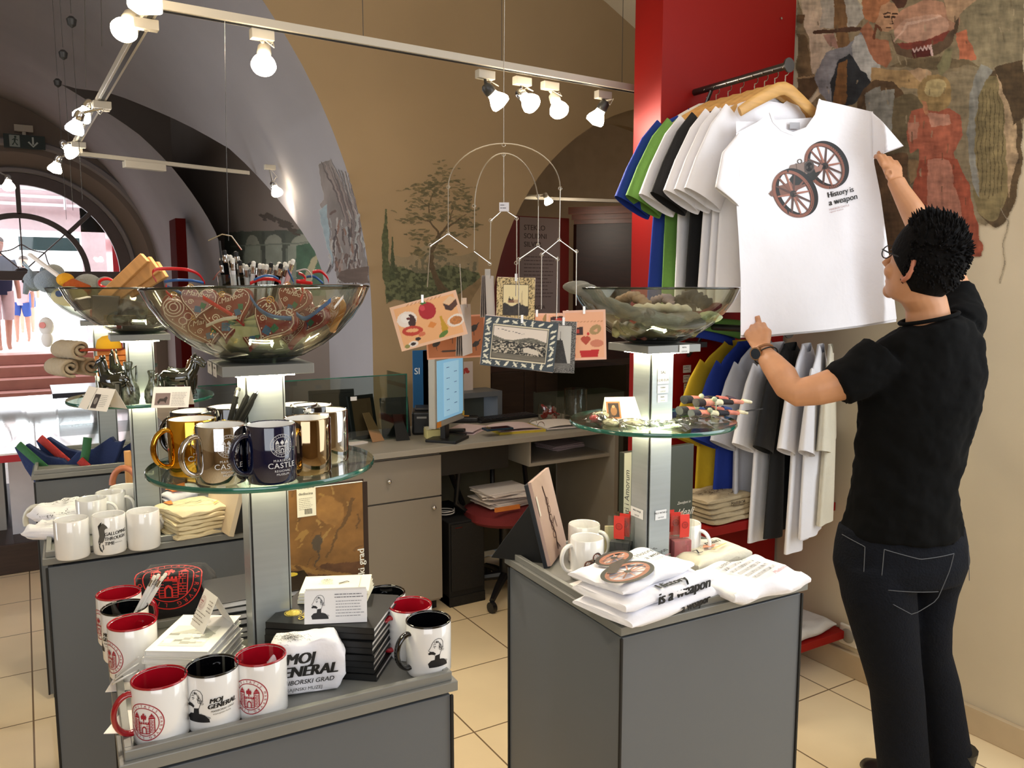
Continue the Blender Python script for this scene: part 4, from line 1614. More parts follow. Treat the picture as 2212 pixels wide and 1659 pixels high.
g0 = PZ(633, 1324, ZBK)
a = Art()
gold_art(a)
lg = o.matrix_basis.inverted() @ (g0 + Vector((0, 0, 0)))
MAT_i = Matrix.Translation(o.location) @ Matrix.Rotation(o.rotation_euler.z, 4, 'Z')
lg = MAT_i.inverted() @ Vector((g0.x, g0.y, ZBK))
rr = Matrix.Rotation(-R(90) - R(12), 4, 'Z')
a.build('cover_print', lambda x, y, h=0: Vector((lg.x, lg.y, TH - .0005 + h)) + (rr @ Vector((x, y, 0))), o)

# card with the moustached portrait and the cream pads behind it
def ta_gen(a):
    a.rect(-.055, 0, .055, .058, '#efeeee')
    portrait(a, -.030, .008, .044)
    a.lines(-.002, .050, .052, 2, .005, .0013, '#55555a', .1)
    a.lines(.0, .038, .05, 6, .0052, .0012, '#8d8d92', .15)


pb_ = PZ(732, 1345, ZBK)
tg = tent(0, 0, 0, .107, .060, rzb + R(14), 'white card with a drawn moustached portrait leaning on the black notebooks', ta_gen, .012, base=pb_ + Vector((0, .012, 0)))
crm = mat('cream_pad', '#e4dfc8', .6, var=.02)
for i in range(3):
    pp = PZ(722, 1290, 1.0) 
    o = notebook((pp.x + .02, pp.y + .045, ZBK + i * .008), rzb + R(8 + 3 * i), .13, .09, .0075, crm, pgw, ['lowest cream pad behind the portrait card', 'middle cream pad behind the portrait card', 'topmost cream pad with a dark seal behind the portrait card'][i], 'cream pads on the black notebooks', 'pad', 'note_pad')
a = Art()
emblem(a, -.02, .015, .011, '#4a4a44', fine=False)
a.text('CASTLE', -.02, -.004, .008, '#b5b08c', align='c')
a.line([(-.055, .035), (.045, .035), (.045, -.03)], .0008, '#77766a')
a.line([(.005, -.004), (.02, .008), (.024, .002)], .003, '#1c1c1c')
a.build('cover_print', lambda x, y, h=0: Vector((x, y, .0075 + h)), o)

# lower stack of black notebooks behind the column
p0 = PZ(432, 1310, TR)
c2 = PZ(560, 1262, .965)
for i in range(6):
    th = .0135
    o = notebook((c2.x + random.uniform(-.003, .003), c2.y + random.uniform(-.003, .003), TR + i * th), R(random.uniform(-3, 3) - 3), .21, .15, th - .0006, bcov, pgw,
                 'topmost black notebook of the stack behind the column' if i == 5 else ('bottom black notebook of the stack behind the column' if i == 0 else 'black notebook in the middle of the stack behind the column'), 'black notebooks behind the column')
a = Art()
a.ell(.075, .02, .012, .012, INK['gold'], 20)
emblem(a, .075, .02, .012, '#e4d468', fine=False)
a.build('cover_print', lambda x, y, h=0: Vector((x, y, .0131 + h)), o)


# folded textiles ----------------------------------------------------
def folded(loc, rz, wd, dp, h, m_, label, group=None, lobes=2, seed=0, name='folded_shirt', cat='shirt', tilt=None, sag=.0, amp=.004, top=None):
    "cloth folded into a soft slab: front edge shows its layers"
    t = empty(name, loc, rz, label, cat, group)
    if tilt:
        t.rotation_euler = (tilt[0], tilt[1], rz)
    nx, npf = 26, 56
    rd = random.Random(seed)
    ph = [rd.uniform(0, 6) for _ in range(6)]
    rings = []
    for i in range(nx + 1):
        u = i / nx
        e = min(1, 5.5 * min(u, 1 - u) + .45)
        x = (u - .5) * wd
        ring = []
        for j in range(npf):
            s = 2 * PI * j / npf
            cy_, sy_ = math.cos(s), math.sin(s)
            y = math.copysign(abs(cy_) ** .32, cy_) * dp / 2
            z = h / 2 + math.copysign(abs(sy_) ** .62, sy_) * h / 2 * e
            lob = 1 + .012 * math.cos(lobes * 2 * PI * (z / h)) * (abs(cy_) > .55)
            y *= lob
            x2 = x * (1 + .015 * math.cos(lobes * 2 * PI * (z / h)) * (e < 1))
            if sy_ > 0:
                z += amp * (math.sin(14 * u + ph[0] + 9 * y / dp) * .5 + math.sin(7 * u * 2 + ph[1] - 14 * y / dp) * .4) - sag * abs(cy_) ** 3
            y += amp * .8 * math.sin(11 * u + ph[2]) * (abs(cy_) > .5)
            ring.append((x2 + amp * .6 * math.sin(9 * y / dp + ph[3]), y, max(z, 0.0)))
        rings.append(ring)
    MB().loft(rings).build('cloth', m_, t, smooth=70)
    return t


cot = mat('white_cotton', '#f1eff3', .85, bump=.25, bs=30, var=.02, sheen=.2)
cotb = mat('black_cotton', '#101012', .9, bump=.25, bs=30, sheen=.1)
natur = mat('natural_cotton', '#d9c9a2', .9, bump=.4, bs=60, var=.05)
linen = mat('beige_linen', '#b9a888', .9, bump=.5, bs=80, var=.07)


def rolled(loc, rz, ln, r, m_, label, name='rolled_shirt', cat='shirt', group=None, sq=1.0, turns=2.5, lean=0.0, th=.008):
    "cloth rolled up: a spiral section, seen at its ends"
    t = empty(name, loc, rz, label, cat, group)
    n = int(turns * 22)
    path = []
    for i in range(n + 1):
        a_ = 2 * PI * turns * i / n
        rr_ = r * (.22 + .78 * i / n)
        path.append((rr_ * math.cos(a_), rr_ * sq * math.sin(a_) + r * sq))
    m = MB()
    m.grid(lambda u, v: ((u - .5) * ln + .006 * math.sin(20 * v), path[int(round(v * n))][0], path[int(round(v * n))][1] + .0015 * math.sin(30 * u + 7 * v)), 12, n)
    o = m.build('cloth', m_, t, smooth=80, solid=th)
    t.rotation_euler = (0, lean, rz)
    return t


# black shirt roll with the red castle print (behind the left mugs)
pb1 = PZ(395, 1330, TR)
t = folded((pb1.x - .01, pb1.y + .02, TR), R(-24), .15, .10, .10, cotb, 'folded black shirt printed with a large red castle seal', lobes=4, seed=4, amp=.003)
a = Art()
emblem(a, .004, -.004, .066, '#c8271f')


def on_black(x, y, h=0):
    u = y + .02
    return Vector((x + .0, -.051 - h - max(0, -u) * 0, .055 + u * .0)) if False else Vector((x * .9, -.052 - h + (max(0, u + .02)) * .65, .05 + min(u, -.02) * 1.0 + .02 + max(0, u + .02) * .35))


# print wraps over the front edge of the roll: straight front then sloping top
def wrap(x, y, h=0):
    s = y + .055
    if s < .045:
        return Vector((x, -.0555 - h, .048 + s))
    s2 = s - .045
    an = min(s2 / .02, 1) * R(70)
    return Vector((x, -.0555 + .02 * (1 - math.cos(an)) + max(0, s2 - .024) * .94 - h * math.cos(an), .093 + .011 * math.sin(an) + h * 1.5))


a.build('print', wrap, t, base=.002)

# white shirt with MOJ GENERAL, folded and standing on its edge
pl_, pr_ = PZ(600, 1515, TR), PZ(728, 1497, TR)
ex = (pr_ - pl_).normalized()
rzw = math.atan2(ex.y, ex.x)
left = PZ(500, 1540, TR)
cw = (left + pr_) / 2
back = Vector((-ex.y, ex.x, 0))
t = folded((cw.x + back.x * .048 + ex.x * .036, cw.y + back.y * .044 + ex.y * .036, TR), rzw, .128, .062, .096, cot, 'white shirt folded upright printed MOJ GENERAL behind the front mugs', lobes=3, seed=8, amp=.003)
a = Art()
a.text('MOJ', -.034, .062, .026, INK['black'], shear=.25, bold=.1)
a.text('GENERAL', -.058, .040, .026, INK['black'], shear=.25, bold=.1)
a.text('MARIBORSKI GRAD', -.055, .026, .0115, INK['black'], shear=.25, bold=.02)
a.text('POKRAJINSKI MUZEJ', -.052, .014, .0085, INK['black'], shear=.1)
a.build('print', lambda x, y, h=0: Vector((x, -.0335 - h - .0035 * math.sin(PI * min(1, max(0, y / .09))), y)), t, base=.0012)
a = Art()
for i in range(120):
    x, y = random.gauss(-.03, .014), random.gauss(0, .009)
    a.line([(x, y), (x + .004, y + .003), (x + .006, y - .002)], .0006, INK['black'])
a.build('print_hair', lambda x, y, h=0: Vector((x, y - .012, .0985 + h)), t, base=.001)

# big brown art book standing behind the column
bl, brr_ = PB(612, 1290, 1.70), PB(797, 1270, 1.70)
zt_ = PB(700, 1051, 1.70).z
zb_ = TR
t = empty('art_book', ((bl.x + brr_.x) / 2 - .02, 1.70, zb_), R(-2), 'large brown art book standing behind the front column', 'book')
wdk, htk = (brr_.x - bl.x) + .04, zt_ - zb_
MB().bx(-wdk / 2, wdk / 2, 0, .003, 0, htk).bx(-wdk / 2, wdk / 2, .027, .03, 0, htk).build('cover', mat('dark_brown_board', '#2a1a12', .4), t, smooth=0)
MB().bx(-wdk / 2 + .003, wdk / 2 - .004, .003, .027, .004, htk - .004).build('pages', pgw, t, smooth=0)
cv = Canvas(0, 0, 100, 150, 100, 150, '#6b4a26', rough=5, rs=.08)
cv.put(np.ones(cv.X.shape, bool), '#7b5528', var=.45, vs=.05, seed=5)
cv.poly([(0, 0), (100, 0), (100, 45), (60, 50), (10, 22), (0, 30)], '#5a3a20', var=.4, vs=.1)
cv.line([(10, 60), (100, 22)], 6, '#8a6432', var=.3)
cv.line([(12, 52), (100, 10)], 3, '#3b2412')
for i in range(26):
    x, y = random.uniform(30, 95), random.uniform(20, 145)
    cv.line([(x, y), (x + random.uniform(-10, 14), y + random.uniform(4, 22))], random.uniform(1, 3.5), random.choice(['#8f6b36', '#5c3f20', '#93703d', '#6d4a24']))
cv.ell(66, 118, 13, 20, '#8d6433', rot=.3, var=.3)
cv.ell(52, 78, 5, 9, '#4c3f30')
cv.line([(52, 70), (53, 48)], 1.2, '#4a3a2a')
cv.line([(60, 60), (75, 85), (90, 130)], [2, 3, 4], '#5e4222')
cv.build('cover_picture', lambda x, y: Vector((-wdk / 2 + x / 100 * (wdk - .012), -.0012, y / 150 * htk)), t)
a = Art()
a.rect(.006, .20, .047, .275, '#e6e0cc')
a.text('Osvetljena', .008, .262, .0085, '#3a352c', bold=.02)
a.text('dediscina', .010, .248, .0085, '#3a352c', bold=.02)
a.lines(.01, .24, .03, 7, .004, .001, '#8d8676')
for i in range(7):
    a.rect(.022 + i * .0024, .205, .0232 + i * .0024, .217, '#2b2620')
cvt = lambda x, y, h=0: Vector((-wdk / 2 + .07 + x, -.0022 - h, y))
a.build('barcode_label', cvt, t)
a = Art()
a.text('Mariborski grad', wdk - .082, -.03, .022, '#e9e4d6', bold=.04, rot=PI / 2)
a.build('cover_title', cvt, t)


# ================================================================== goods on the second tray, glass shelves and in the bowls
def zdist(px, py, z):
    return PZ(px, py, z)


# plain white mugs on the second tray
GW = 'white mugs on the second tray'
wl = mat('white_china', '#eceae6')


def gal_art(a):
    k = .0007
    P = lambda pts: [(x * k - .018, .008 + y * k) for x, y in pts]
    a.poly(P([(8, 40), (14, 62), (12, 86), (20, 104), (30, 112), (34, 108), (42, 100), (46, 92), (38, 90), (34, 84), (36, 64), (30, 44), (24, 36)]), '#55534e')
    a.poly(P([(12, 84), (10, 100), (20, 112), (26, 116), (24, 106), (18, 96)]), '#1b1b1b')
    a.line(P([(10, 42), (14, 20), (22, 6), (28, 14), (26, 30)]), .0022, '#1b1b1b')
    a.line(P([(18, 40), (12, 24), (16, 8), (24, 2)]), .0024, '#33322e')
    for i, s_ in enumerate(('GALLOPING', 'THROUGH', 'TIME')):
        a.text(s_, .006, .052 - i * .0125, .0125, INK['black'], shear=.2, bold=.04, rot=.05, sx=.85)
    a.text('MARIBOR CASTLE', .024, .031, .003, INK['black'])
    return facing(236, 1100) - .42


for px, py, h, hg, lb, art in ((153, 1120, .1, 175, 'front left plain white mug on the second tray', None), (234, 1110, .1, 150, 'white mug printed GALLOPING THROUGH TIME with a black horse', gal_art),
                               (308, 1102, .1, 165, 'front right plain white mug beside the natural cotton bags', None), (197, 1076, .095, 78, 'plain white mug with visible handle behind the printed one', None),
                               (238, 1062, .095, 70, 'plain white mug in the third row with handle to the right', None), (268, 1050, .095, 90, 'rearmost plain white mug beside the second column', None)):
    p = place(px, py, h)
    mug((p.x, p.y, TR), lb, china, h=h, r=.041, hang=facing(px, py) + R(hg), art=art, group=GW)

# white T-shirts folded at the left of the second tray
for k, (px, py, w_, lb) in enumerate(((140, 1102, .15, 'white folded shirt with dark print behind the left mug'), (118, 1135, .1, 'white folded shirt crumpled at the left rim of the second tray'))):
    p = PZ(px, py, TR + .03)
    t = folded((p.x, p.y, TR), R(30 + 20 * k), w_, .14, .05 - .015 * k, cot, lb, 'white shirts on the second tray', lobes=2, seed=20 + k, amp=.006)
    a = Art()
    for i in range(40):
        x, y = random.gauss(0, .03), random.gauss(0, .02)
        a.line([(x, y), (x + random.uniform(-.015, .015), y + .008)], .0018, '#3a3030')
    a.build('print', lambda x, y, h=0: Vector((x, y, .054 - .015 * 0 + h)) if True else None, t, base=.004)
# glasses stood upside down = low white rounded bundle, rolled white shirts behind the bags
for k, (px, py, r_, lb) in enumerate(((365, 1115, .028, 'small rolled white shirt left of the natural bags'), (385, 1085, .034, 'rolled white shirt with orange print behind the natural bags'))):
    p = PZ(px, py, TR + .03)
    t = rolled((p.x, p.y + .03 * k, TR), R(50), .16, r_, cot, lb, group='rolled white shirts on the second tray', th=.006)
    if k:
        a = Art()
        a.poly([(-.05, -.02), (.0, -.03), (.05, 0), (.02, .03), (-.04, .02)], '#d8702c')
        a.build('print', lambda x, y, h=0: Vector((x, y, r_ * 2 + .004 + h - y * y * 12)), t, base=.003, cut=.01)
# natural bags stack
pbg = PZ(412, 1118, .93)
NBAG = 6
for i in range(NBAG):
    t = folded((pbg.x + random.uniform(-.004, .004) + .01, pbg.y + .02 + random.uniform(-.004, .004), TR + i * .0125), R(14 + random.uniform(-4, 4)), .15, .17, .015, natur,
               'topmost natural cotton bag with a thin black line drawing' if i == NBAG - 1 else ('bottom natural cotton bag of the pile on the second tray' if i == 0 else 'natural cotton bag inside the pile on the second tray'), 'natural cotton bags on the second tray', lobes=1, seed=40 + i, name='cotton_bag', cat='bag', amp=.003)
a = Art()
a.line([(-.05, .05), (-.03, 0), (0, -.03), (.03, -.05), (.05, -.055)], .0015, '#222220')
a.line([(-.04, .06), (-.01, .03), (.03, .02), (.05, -.01), (.045, -.04)], .0013, '#222220')
a.line([(-.02, .01), (0, .015), (.01, .005), (.03, .01)], .004, '#2c3524')
a.poly([(-.055, .07), (-.03, .072), (-.045, .03), (-.055, .035)], '#dd7a30')
a.line([(.035, -.05), (.06, -.03)], .004, '#e0b020')
a.build('print', lambda x, y, h=0: Vector((x, y, .0165 + h)), t, base=.002, cut=.01)
# picture book leaning on a black stand at the right of the second tray
t = empty('book_stand', PZ(520, 1142, TR) + Vector((.03, .04, 0)), R(8), 'black stand with a leaning open book at the right end of the second tray', 'book stand')
m = MB()
m.prism([(-.07, 0), (.08, 0), (.0, .24), (-.01, .24)], lambda x, z: (x, -.08, z), lambda x, z: (x, .09, z))
m.build('stand', mat('black_stand', '#0c0c0c', .45), t, smooth=0, bevel=.002)
M_ = Matrix.Rotation(R(16), 4, 'Y')
MB().box((-.055, 0, .125), (.014, .22, .25), M=M_).build('book', mat('pale_book_cover', '#c9b79a', .5), t, smooth=0, bevel=.001)

# metallic mugs on the front glass shelf -----------------------------
goldm = mat('mirror_gold', '#d9a73c', .06, metal=1.0, var=.02)
silvm = mat('mirror_silver', '#c9c6c4', .05, metal=1.0, var=.02)
brz = mat('mirror_bronze', '#9b8568', .06, metal=1.0, var=.02)
navy = mat('glossy_dark_blue', '#0a1130', .07, coat=1)
gblk = mat('glossy_black', '#08080a', .07, coat=1)


def castle_art(off, col='#d8d8d6'):
    def f(a):
        emblem(a, 0, .064, .0185, col)
        a.text('MARIBOR', 0, .038, .0055, col, align='c', spacing=1.3)
        a.text('CASTLE', 0, .0275, .0125, col, align='c', spacing=1.1, bold=.01)
        a.text('REGIONAL', 0, .021, .005, col, align='c', spacing=1.1)
        a.text('MUSEUM', 0, .0155, .005, col, align='c', spacing=1.1)
        return off
    return f


GS = 'shiny mugs on the front glass shelf'
for px, py, m_, hg, art, lb in ((414, 903, goldm, -72, .35, 'mirror gold mug at the left of the front glass shelf'), (476, 916, silvm, -68, .28, 'mirror silver mug holding black pencils, CASTLE print in white'),
                                (585, 916, navy, -70, .42, 'glossy dark blue mug in the middle of the glass shelf with CASTLE print'), (662, 901, brz, -25, None, 'mirror bronze mug with golden handle turned to the viewer'),
                                (703, 884, silvm, -10, None, 'mirror silver mug at the right end of the glass shelf'), (418, 886, gblk, -120, None, 'glossy black mug half hidden behind the gold mug'),
                                (494, 877, gblk, -150, None, 'glossy black mug behind the bundle of black pencils'), (672, 874, gblk, 150, None, 'glossy black mug behind the bronze mug'), (640, 872, gblk, 100, None, 'glossy black mug just right of the front column')):
    p = PZ(px, py, SH + .095)
    dv = Vector((p.x - .362, p.y - 1.49, 0))
    if dv.length > .155:
        dv = dv.normalized() * .155
    if dv.length < .082:
        dv = dv.normalized() * .082
    mug((.362 + dv.x, 1.49 + dv.y, SH), lb, china, r=.0405, body=m_, handle=goldm if px == 662 else m_, hang=facing(px, py) + R(hg), art=(castle_art(facing(px, py) + art) if art else None), group=GS)
    if px == 476:
        mp_ = Vector((.362 + dv.x, 1.49 + dv.y, SH))
for i, (tx, ty) in enumerate(((515, 838), (543, 832), (556, 826), (563, 831), (552, 840), (566, 826), (548, 828))):
    pencil(mp_ + Vector((.004 * (i % 3) - .006, .004 * (i // 3) - .004, .012)) + cdir(-.014 if i else -.006, 0), W(tx, ty, 1.44 + .008 * (i % 3)), blp, chrome, ber,
           'black pencil with black eraser, leftmost of the bundle in the silver mug' if i == 0 else 'black pencil with black eraser in the silver mug', 'black pencils in the silver mug' if i else None, r=.0048)

# second shelf: glazed horses, bottles and tent cards -----------------
gz = mat('dark_green_glaze', '#14180f', .06, coat=1, var=.5, vs=30)
gzb = mat('brown_glaze', '#4a3017', .08, coat=1, var=.4, vs=20)
speck = mat('speckled_green_glaze', '#5b6354', .2, coat=1, var=.9, vs=90)


def horse(loc, rz, k, m_, m2, label):
    t = empty('horse_figure', loc, rz, label, 'figurine', 'glazed ceramic horses')
    t.scale = (k, k, k)
    m = MB()
    m.tube([(-.05, 0, .058), (-.035, 0, .066), (0, 0, .062), (.03, 0, .066), (.042, 0, .07)], [.012, .024, .021, .024, .014], 14)
    m.tube([(.03, 0, .068), (.045, 0, .09), (.05, 0, .108), (.052, 0, .116)], [.019, .014, .011, .008], 12)
    m.tube([(.046, 0, .117), (.06, 0, .112), (.075, 0, .1), (.08, 0, .096)], [.008, .0095, .007, .005], 10)
    m.build('body', m_, t, smooth=80)
    for x, y in ((-.036, -.013), (-.036, .013), (.03, -.013), (.034, .013)):
        MB().tube([(x, y, .06), (x + .002, y, .034), (x - .002, y, .018), (x, y, .002)], [.012, .0075, .006, .008], 8).build('leg', m_, t, smooth=80)
    MB().tube([(.03, 0, .09), (.04, 0, .112), (.048, 0, .124)], [.007, .01, .005], 8, flat=.5).build('mane', m2, t, smooth=80)
    MB().tube([(-.055, 0, .062), (-.068, 0, .05), (-.07, 0, .03)], [.006, .007, .003], 8).build('tail', m2, t, smooth=80)
    m = MB()
    m.ball((.046, -.005, .124), .004, 6, (1, 1, 2)).ball((.046, .005, .124), .004, 6, (1, 1, 2))
    m.build('ears', m_, t)
    return t


for px, py, rz, k, m2, lb in ((250, 872, 120, 1.0, gz, 'dark glazed ceramic horse at the left on the second glass shelf'), (262, 858, 100, 1.05, gzb, 'glazed ceramic horse with brown mane behind the left horse'),
                              (385, 862, -20, .95, gzb, 'glazed ceramic horse with light brown mane at the right on the second glass shelf'), (394, 853, -35, .95, gz, 'dark glazed ceramic horse behind the tent card on the right')):
    horse(PZ(px, py, SH), R(rz), k, gz, m2, lb)
for px, py, k, lb in ((281, 872, 1.0, 'larger speckled green ceramic bottle beside the column on the second shelf'), (330, 870, .78, 'smaller speckled green ceramic bottle in front of the column')):
    t = empty('ceramic_bottle', PZ(px, py, SH), 0, lb, 'bottle', 'speckled ceramic bottles')
    t.scale = (k, k, k)
    MB().lathe([(0, 0), (.024, .0), (.027, .02), (.025, .045), (.013, .07), (.009, .085), (.0095, .098), (.013, .112), (.011, .116), (.007, .11)], 24).build('bottle_body', speck, t, smooth=60)
    m = MB()
    m.tube([(.009, 0, .095), (.02, 0, .104), (.02, 0, .085), (.018, 0, .06)], .003, 8)
    m.build('handle', speck, t)


def ta_horse(a):
    a.rect(-.04, .008, -.002, .042, '#7c6a66')
    a.poly([(-.034, .016), (-.028, .026), (-.018, .026), (-.012, .032), (-.008, .028), (-.01, .022), (-.012, .012), (-.016, .018), (-.026, .018), (-.03, .01)], '#2f2624')
    a.lines(.002, .042, .04, 9, .0045, .0013, '#9a9794')


tent(374, 877, SH, .095, .052, R(-24), 'white tent card with a galloping horse photograph on the second shelf', ta_horse)


def ta_dark(a):
    a.rect(-.03, .006, -.008, .045, '#3f3836')
    a.ell(-.019, .026, .007, .01, '#8b8580', 10)
    a.lines(-.004, .042, .03, 7, .005, .0012, '#9a9794')


tent(232, 884, SH, .075, .055, R(-58), 'white tent card with a dark photograph at the front left of the second shelf', ta_dark)
tent(204, 880, SH, .06, .055, R(-75), 'blank white tent card at the left end of the second shelf', None)

# third shelf: rolled sacks, orange boxes, yellow hat --------------------
sack = mat('linen_sack', '#a8977c', .95, bump=.6, bs=70, var=.1)
for px, py, z, rz, lb in ((137, 812, 0, -70, 'rolled linen sack at the left of the farthest glass shelf'), (180, 808, 0, -68, 'rolled linen sack at the right of the farthest glass shelf'), (158, 812, .062, -66, 'rolled linen sack lying on top of the other two')):
    p = PZ(px, py, SH)
    rolled((p.x, p.y + .03, SH + z), R(rz), .15, .034 if z else .032, sack, lb, 'rolled_sack', 'sack', 'rolled linen sacks', turns=1.8, th=.01)
orng = mat('orange_soap_paper', '#dc8436', .6, var=.04)
pO = PZ(252, 812, SH)
for i in range(5):
    MBo = MB().box((0, 0, 0), (.105, .075, .017))
    o = MBo.build('orange_box', orng, smooth=0, bevel=.003)
    o.location = (pO.x + random.uniform(-.005, .005), pO.y + .02, SH + .0095 + i * .0188)
    o.rotation_euler = (0, 0, R(-22 + random.uniform(-4, 4)))
    tag(o, ['bottom orange box of the stack on the farthest shelf', 'second orange box from below on the farthest shelf', 'middle orange box on the farthest shelf', 'fourth orange box from below on the farthest shelf', 'topmost orange box under the yellow hat'][i], 'box', 'orange boxes on the farthest shelf')
t = empty('yellow_hat', (pO.x - .02, pO.y + .0, SH + .098), R(-20), 'small yellow hat with a brown brim on the orange boxes', 'hat')
MB().lathe([(.042, 0), (.042, .012), (.036, .034), (.02, .046), (0, .05)], 24).build('crown', mat('yellow_felt', '#e0a91c', .9), t, smooth=60)
MB().box((-.02, -.01, -.0), (.125, .085, .007)).build('brim', mat('red_brown_felt', '#8c2f10', .9), t, smooth=0, bevel=.003)

# right shelf (pedestal C): clear bags, tent card, cloth dolls ------------
clear = glassy('crinkled_film', '#f0f2ee', '#b9bcb4', rough=.12, power=1.2)


def film_bag(loc, rz, w_, d_, h_, label, fill=None):
    t = empty('clear_bag', loc, rz, label, 'bag', 'clear film bags on the right glass shelf')
    ph = random.uniform(0, 6)
    m = MB()
    m.grid(lambda u, v: ((u - .5) * w_, (v - .5) * d_, .002 + h_ * (math.sin(PI * u) * math.sin(PI * v)) ** .5 * (.75 + .25 * math.sin(23 * u + ph) * math.cos(19 * v + ph))), 14, 12)
    m.grid(lambda u, v: ((u - .5) * w_, (v - .5) * d_, .001), 2, 2)
    m.build('film', clear, t, smooth=25)
    if fill:
        MB().ball((0, 0, h_ * .45), .5, 10, (w_ * .7, d_ * .6, h_ * .8)).build('contents', fill, t, smooth=60)
    return t


ivory = mat('ivory_sweets', '#d8d3b0', .6, var=.2, vs=60)
cx, cy_ = 1.295, 1.493
for k, (an, rr_, w_, d_, f_, lb) in enumerate(((-170, .15, .09, .06, ivory, 'clear bag with ivory contents at the left end of the right shelf'), (-150, .125, .1, .07, ivory, 'clear bag with ivory contents in front of the tent card'),
                                               (-120, .14, .12, .07, None, 'flat empty clear bag at the front edge of the right shelf'), (-95, .13, .12, .08, None, 'crinkled flat clear bag at the middle front of the right shelf'),
                                               (-65, .13, .12, .07, None, 'crinkled flat clear bag right of the tent card'), (160, .13, .1, .07, ivory, 'clear bag with ivory contents left of the column'),
                                               (-185, .165, .05, .04, mat('red_wrapped_sweets', '#b8262a', .4), 'clear bag with red contents at the left rim of the right shelf'), (176, .15, .05, .035, dark, 'clear bag with black contents at the left rim of the right shelf'))):
    film_bag((cx + rr_ * math.cos(R(an)), cy_ + rr_ * math.sin(R(an)), SH + .0005 + .001 * k), R(an + 60), w_, d_, .018, lb, f_)


def ta_pic(a):
    a.rect(-.052, .006, -.018, .05, '#c07a42')
    a.rect(-.048, .01, -.022, .046, '#2c1a12')
    a.ell(-.035, .026, .008, .012, '#9a6a3e', 12)
    a.ell(-.035, .037, .004, .004, '#c79a66', 8)


tent(1352, 905, SH, .108, .054, R(-24), 'white tent card with a small framed picture on the right glass shelf', ta_pic, .03, '#f2efe8')
doll_c = [('#1a1a24', '#c97a68', '#d8cfae'), ('#16161a', '#b8685a', '#27407c'), ('#1c1418', '#cf8a78', '#e4dcbc'), ('#101014', '#c06a5c', '#4a3a44')]
for k in range(4):
    c3 = doll_c[k]
    z = SH + .014 + .021 * (k // 2) * 1.15
    p = PZ(1462 + 8 * k, 935 - 16 * (k % 2), SH)
    t = empty('cloth_pouch', (1.295 + .075 + .012 * k, 1.493 - .055 + .055 * (k % 2) + .01 * (k // 2), z), R(-14 + 5 * (k % 2)), ['patterned cloth pouch lowest in front beside the right column', 'dark patterned cloth pouch lowest at the back beside the right column', 'patterned cloth pouch on top in front beside the right column', 'dark patterned cloth pouch on top at the back beside the right column'][k], 'pouch', 'patterned cloth pouches on the right shelf')
    xs_ = [0, .02, .045, .07, .10, .13, .155]
    m = MB()
    for i in range(len(xs_) - 1):
        m.mi = i % 3 if i else 0
        m.tube([(xs_[i], 0, 0), (xs_[i + 1], 0, -.001 * i)], [(.011 - .0012 * i), (.011 - .0012 * (i + 1))], 10, flat=1.6)
    m.build('pouch_body', [mat('cloth_' + c[1:], c, .8, bump=.2, var=.2, vs=80) for c in c3], t, smooth=60)
    MB().ball((.045, -.01, .008), .007, 8).tube([(.045, -.014, .004), (.046, -.018, -.01), (.045, -.016, -.012 if k < 2 else -.03)], .0016, 6).build('cord_knot', mat('grey_green_cord', '#9aa38a', .8), t)
    if k == 0:
        MB().cyl((.15, 0, 0), (.2, .0, .004), .0018, n=6).build('stick', dark, t)

# bowls ------------------------------------------------------------------
def in_bowl(name, dx, dy, z):
    c = BOWL[name].location
    return Vector((c.x, c.y, c.z)) + cdir(dx, dy) + Vector((0, 0, z))


def heart_pts(s, n=26):
    out = []
    for i in range(n):
        t = 2 * PI * i / n
        out.append((16 * math.sin(t) ** 3 * s / 17, (13 * math.cos(t) - 5 * math.cos(2 * t) - 2 * math.cos(3 * t) - math.cos(4 * t)) * s / 17))
    return out


ginger = mat('red_glazed_gingerbread', '#7d2018', .35, var=.15, vs=20, coat=.3)
icing = '#e8d8c4'


def gheart(loc, s, yaw, pitch, roll, label, group, word=True, th=.014, col=None):
    t = empty('gingerbread_heart', loc, 0, label, 'gingerbread heart', group)
    t.rotation_euler = (pitch, roll, yaw)
    hp = heart_pts(s)
    hp2 = [(x * .92, y * .92) for x, y in hp]
    n = len(hp)
    MB().loft([[(x, -th / 2, y) for x, y in hp2], [(x, -th * .25, y) for x, y in hp], [(x, th * .25, y) for x, y in hp], [(x, th / 2, y) for x, y in hp2]]).build('dough', col or ginger, t, smooth=50)
    a = Art()
    a.line([(x * .86, y * .86) for x, y in hp], s * .035, icing, True)
    if word:
        a.text('Maribor', 0, s * .22, s * .36, icing, align='c', shear=.3, bold=.01)
        a.spiral(-s * .45, s * .62, s * .17, s * .035, '#d8a03a')
        a.spiral(s * .45, s * .62, s * .17, s * .035, icing, sgn=-1)
        a.spiral(-s * .35, -s * .1, s * .14, s * .03, icing)
        for i in range(9):
            a.ell(-.08 * s + .1 * s * (i % 3), -s * .32 - s * .1 * (i // 3), s * .06, s * .06, '#2a5f8c', 8)
        a.poly([(s * .15, -s * .05), (s * .4, -s * .12), (s * .3, -s * .4), (s * .1, -s * .3)], '#1f6a4a')
    else:
        for x in (-.45, .45):
            for r_ in (.36, .25, .14):
                a.ring(x * s, s * .35, r_ * s, s * .035, icing, n=22)
        for i in range(5):
            an = PI / 2 + 2 * PI * i / 5
            a.ring(.22 * s * math.cos(an), -s * .28 + .22 * s * math.sin(an), s * .14, s * .03, icing, n=14)
    for i in range(12):
        q = hp[(i * 2) % n]
        a.ell(q[0] * .72, q[1] * .72, s * .03, s * .03, icing, 6)
    a.build('icing', lambda x, y, h=0: Vector((x, -th / 2 - h, y)), t, base=.0006)
    return t


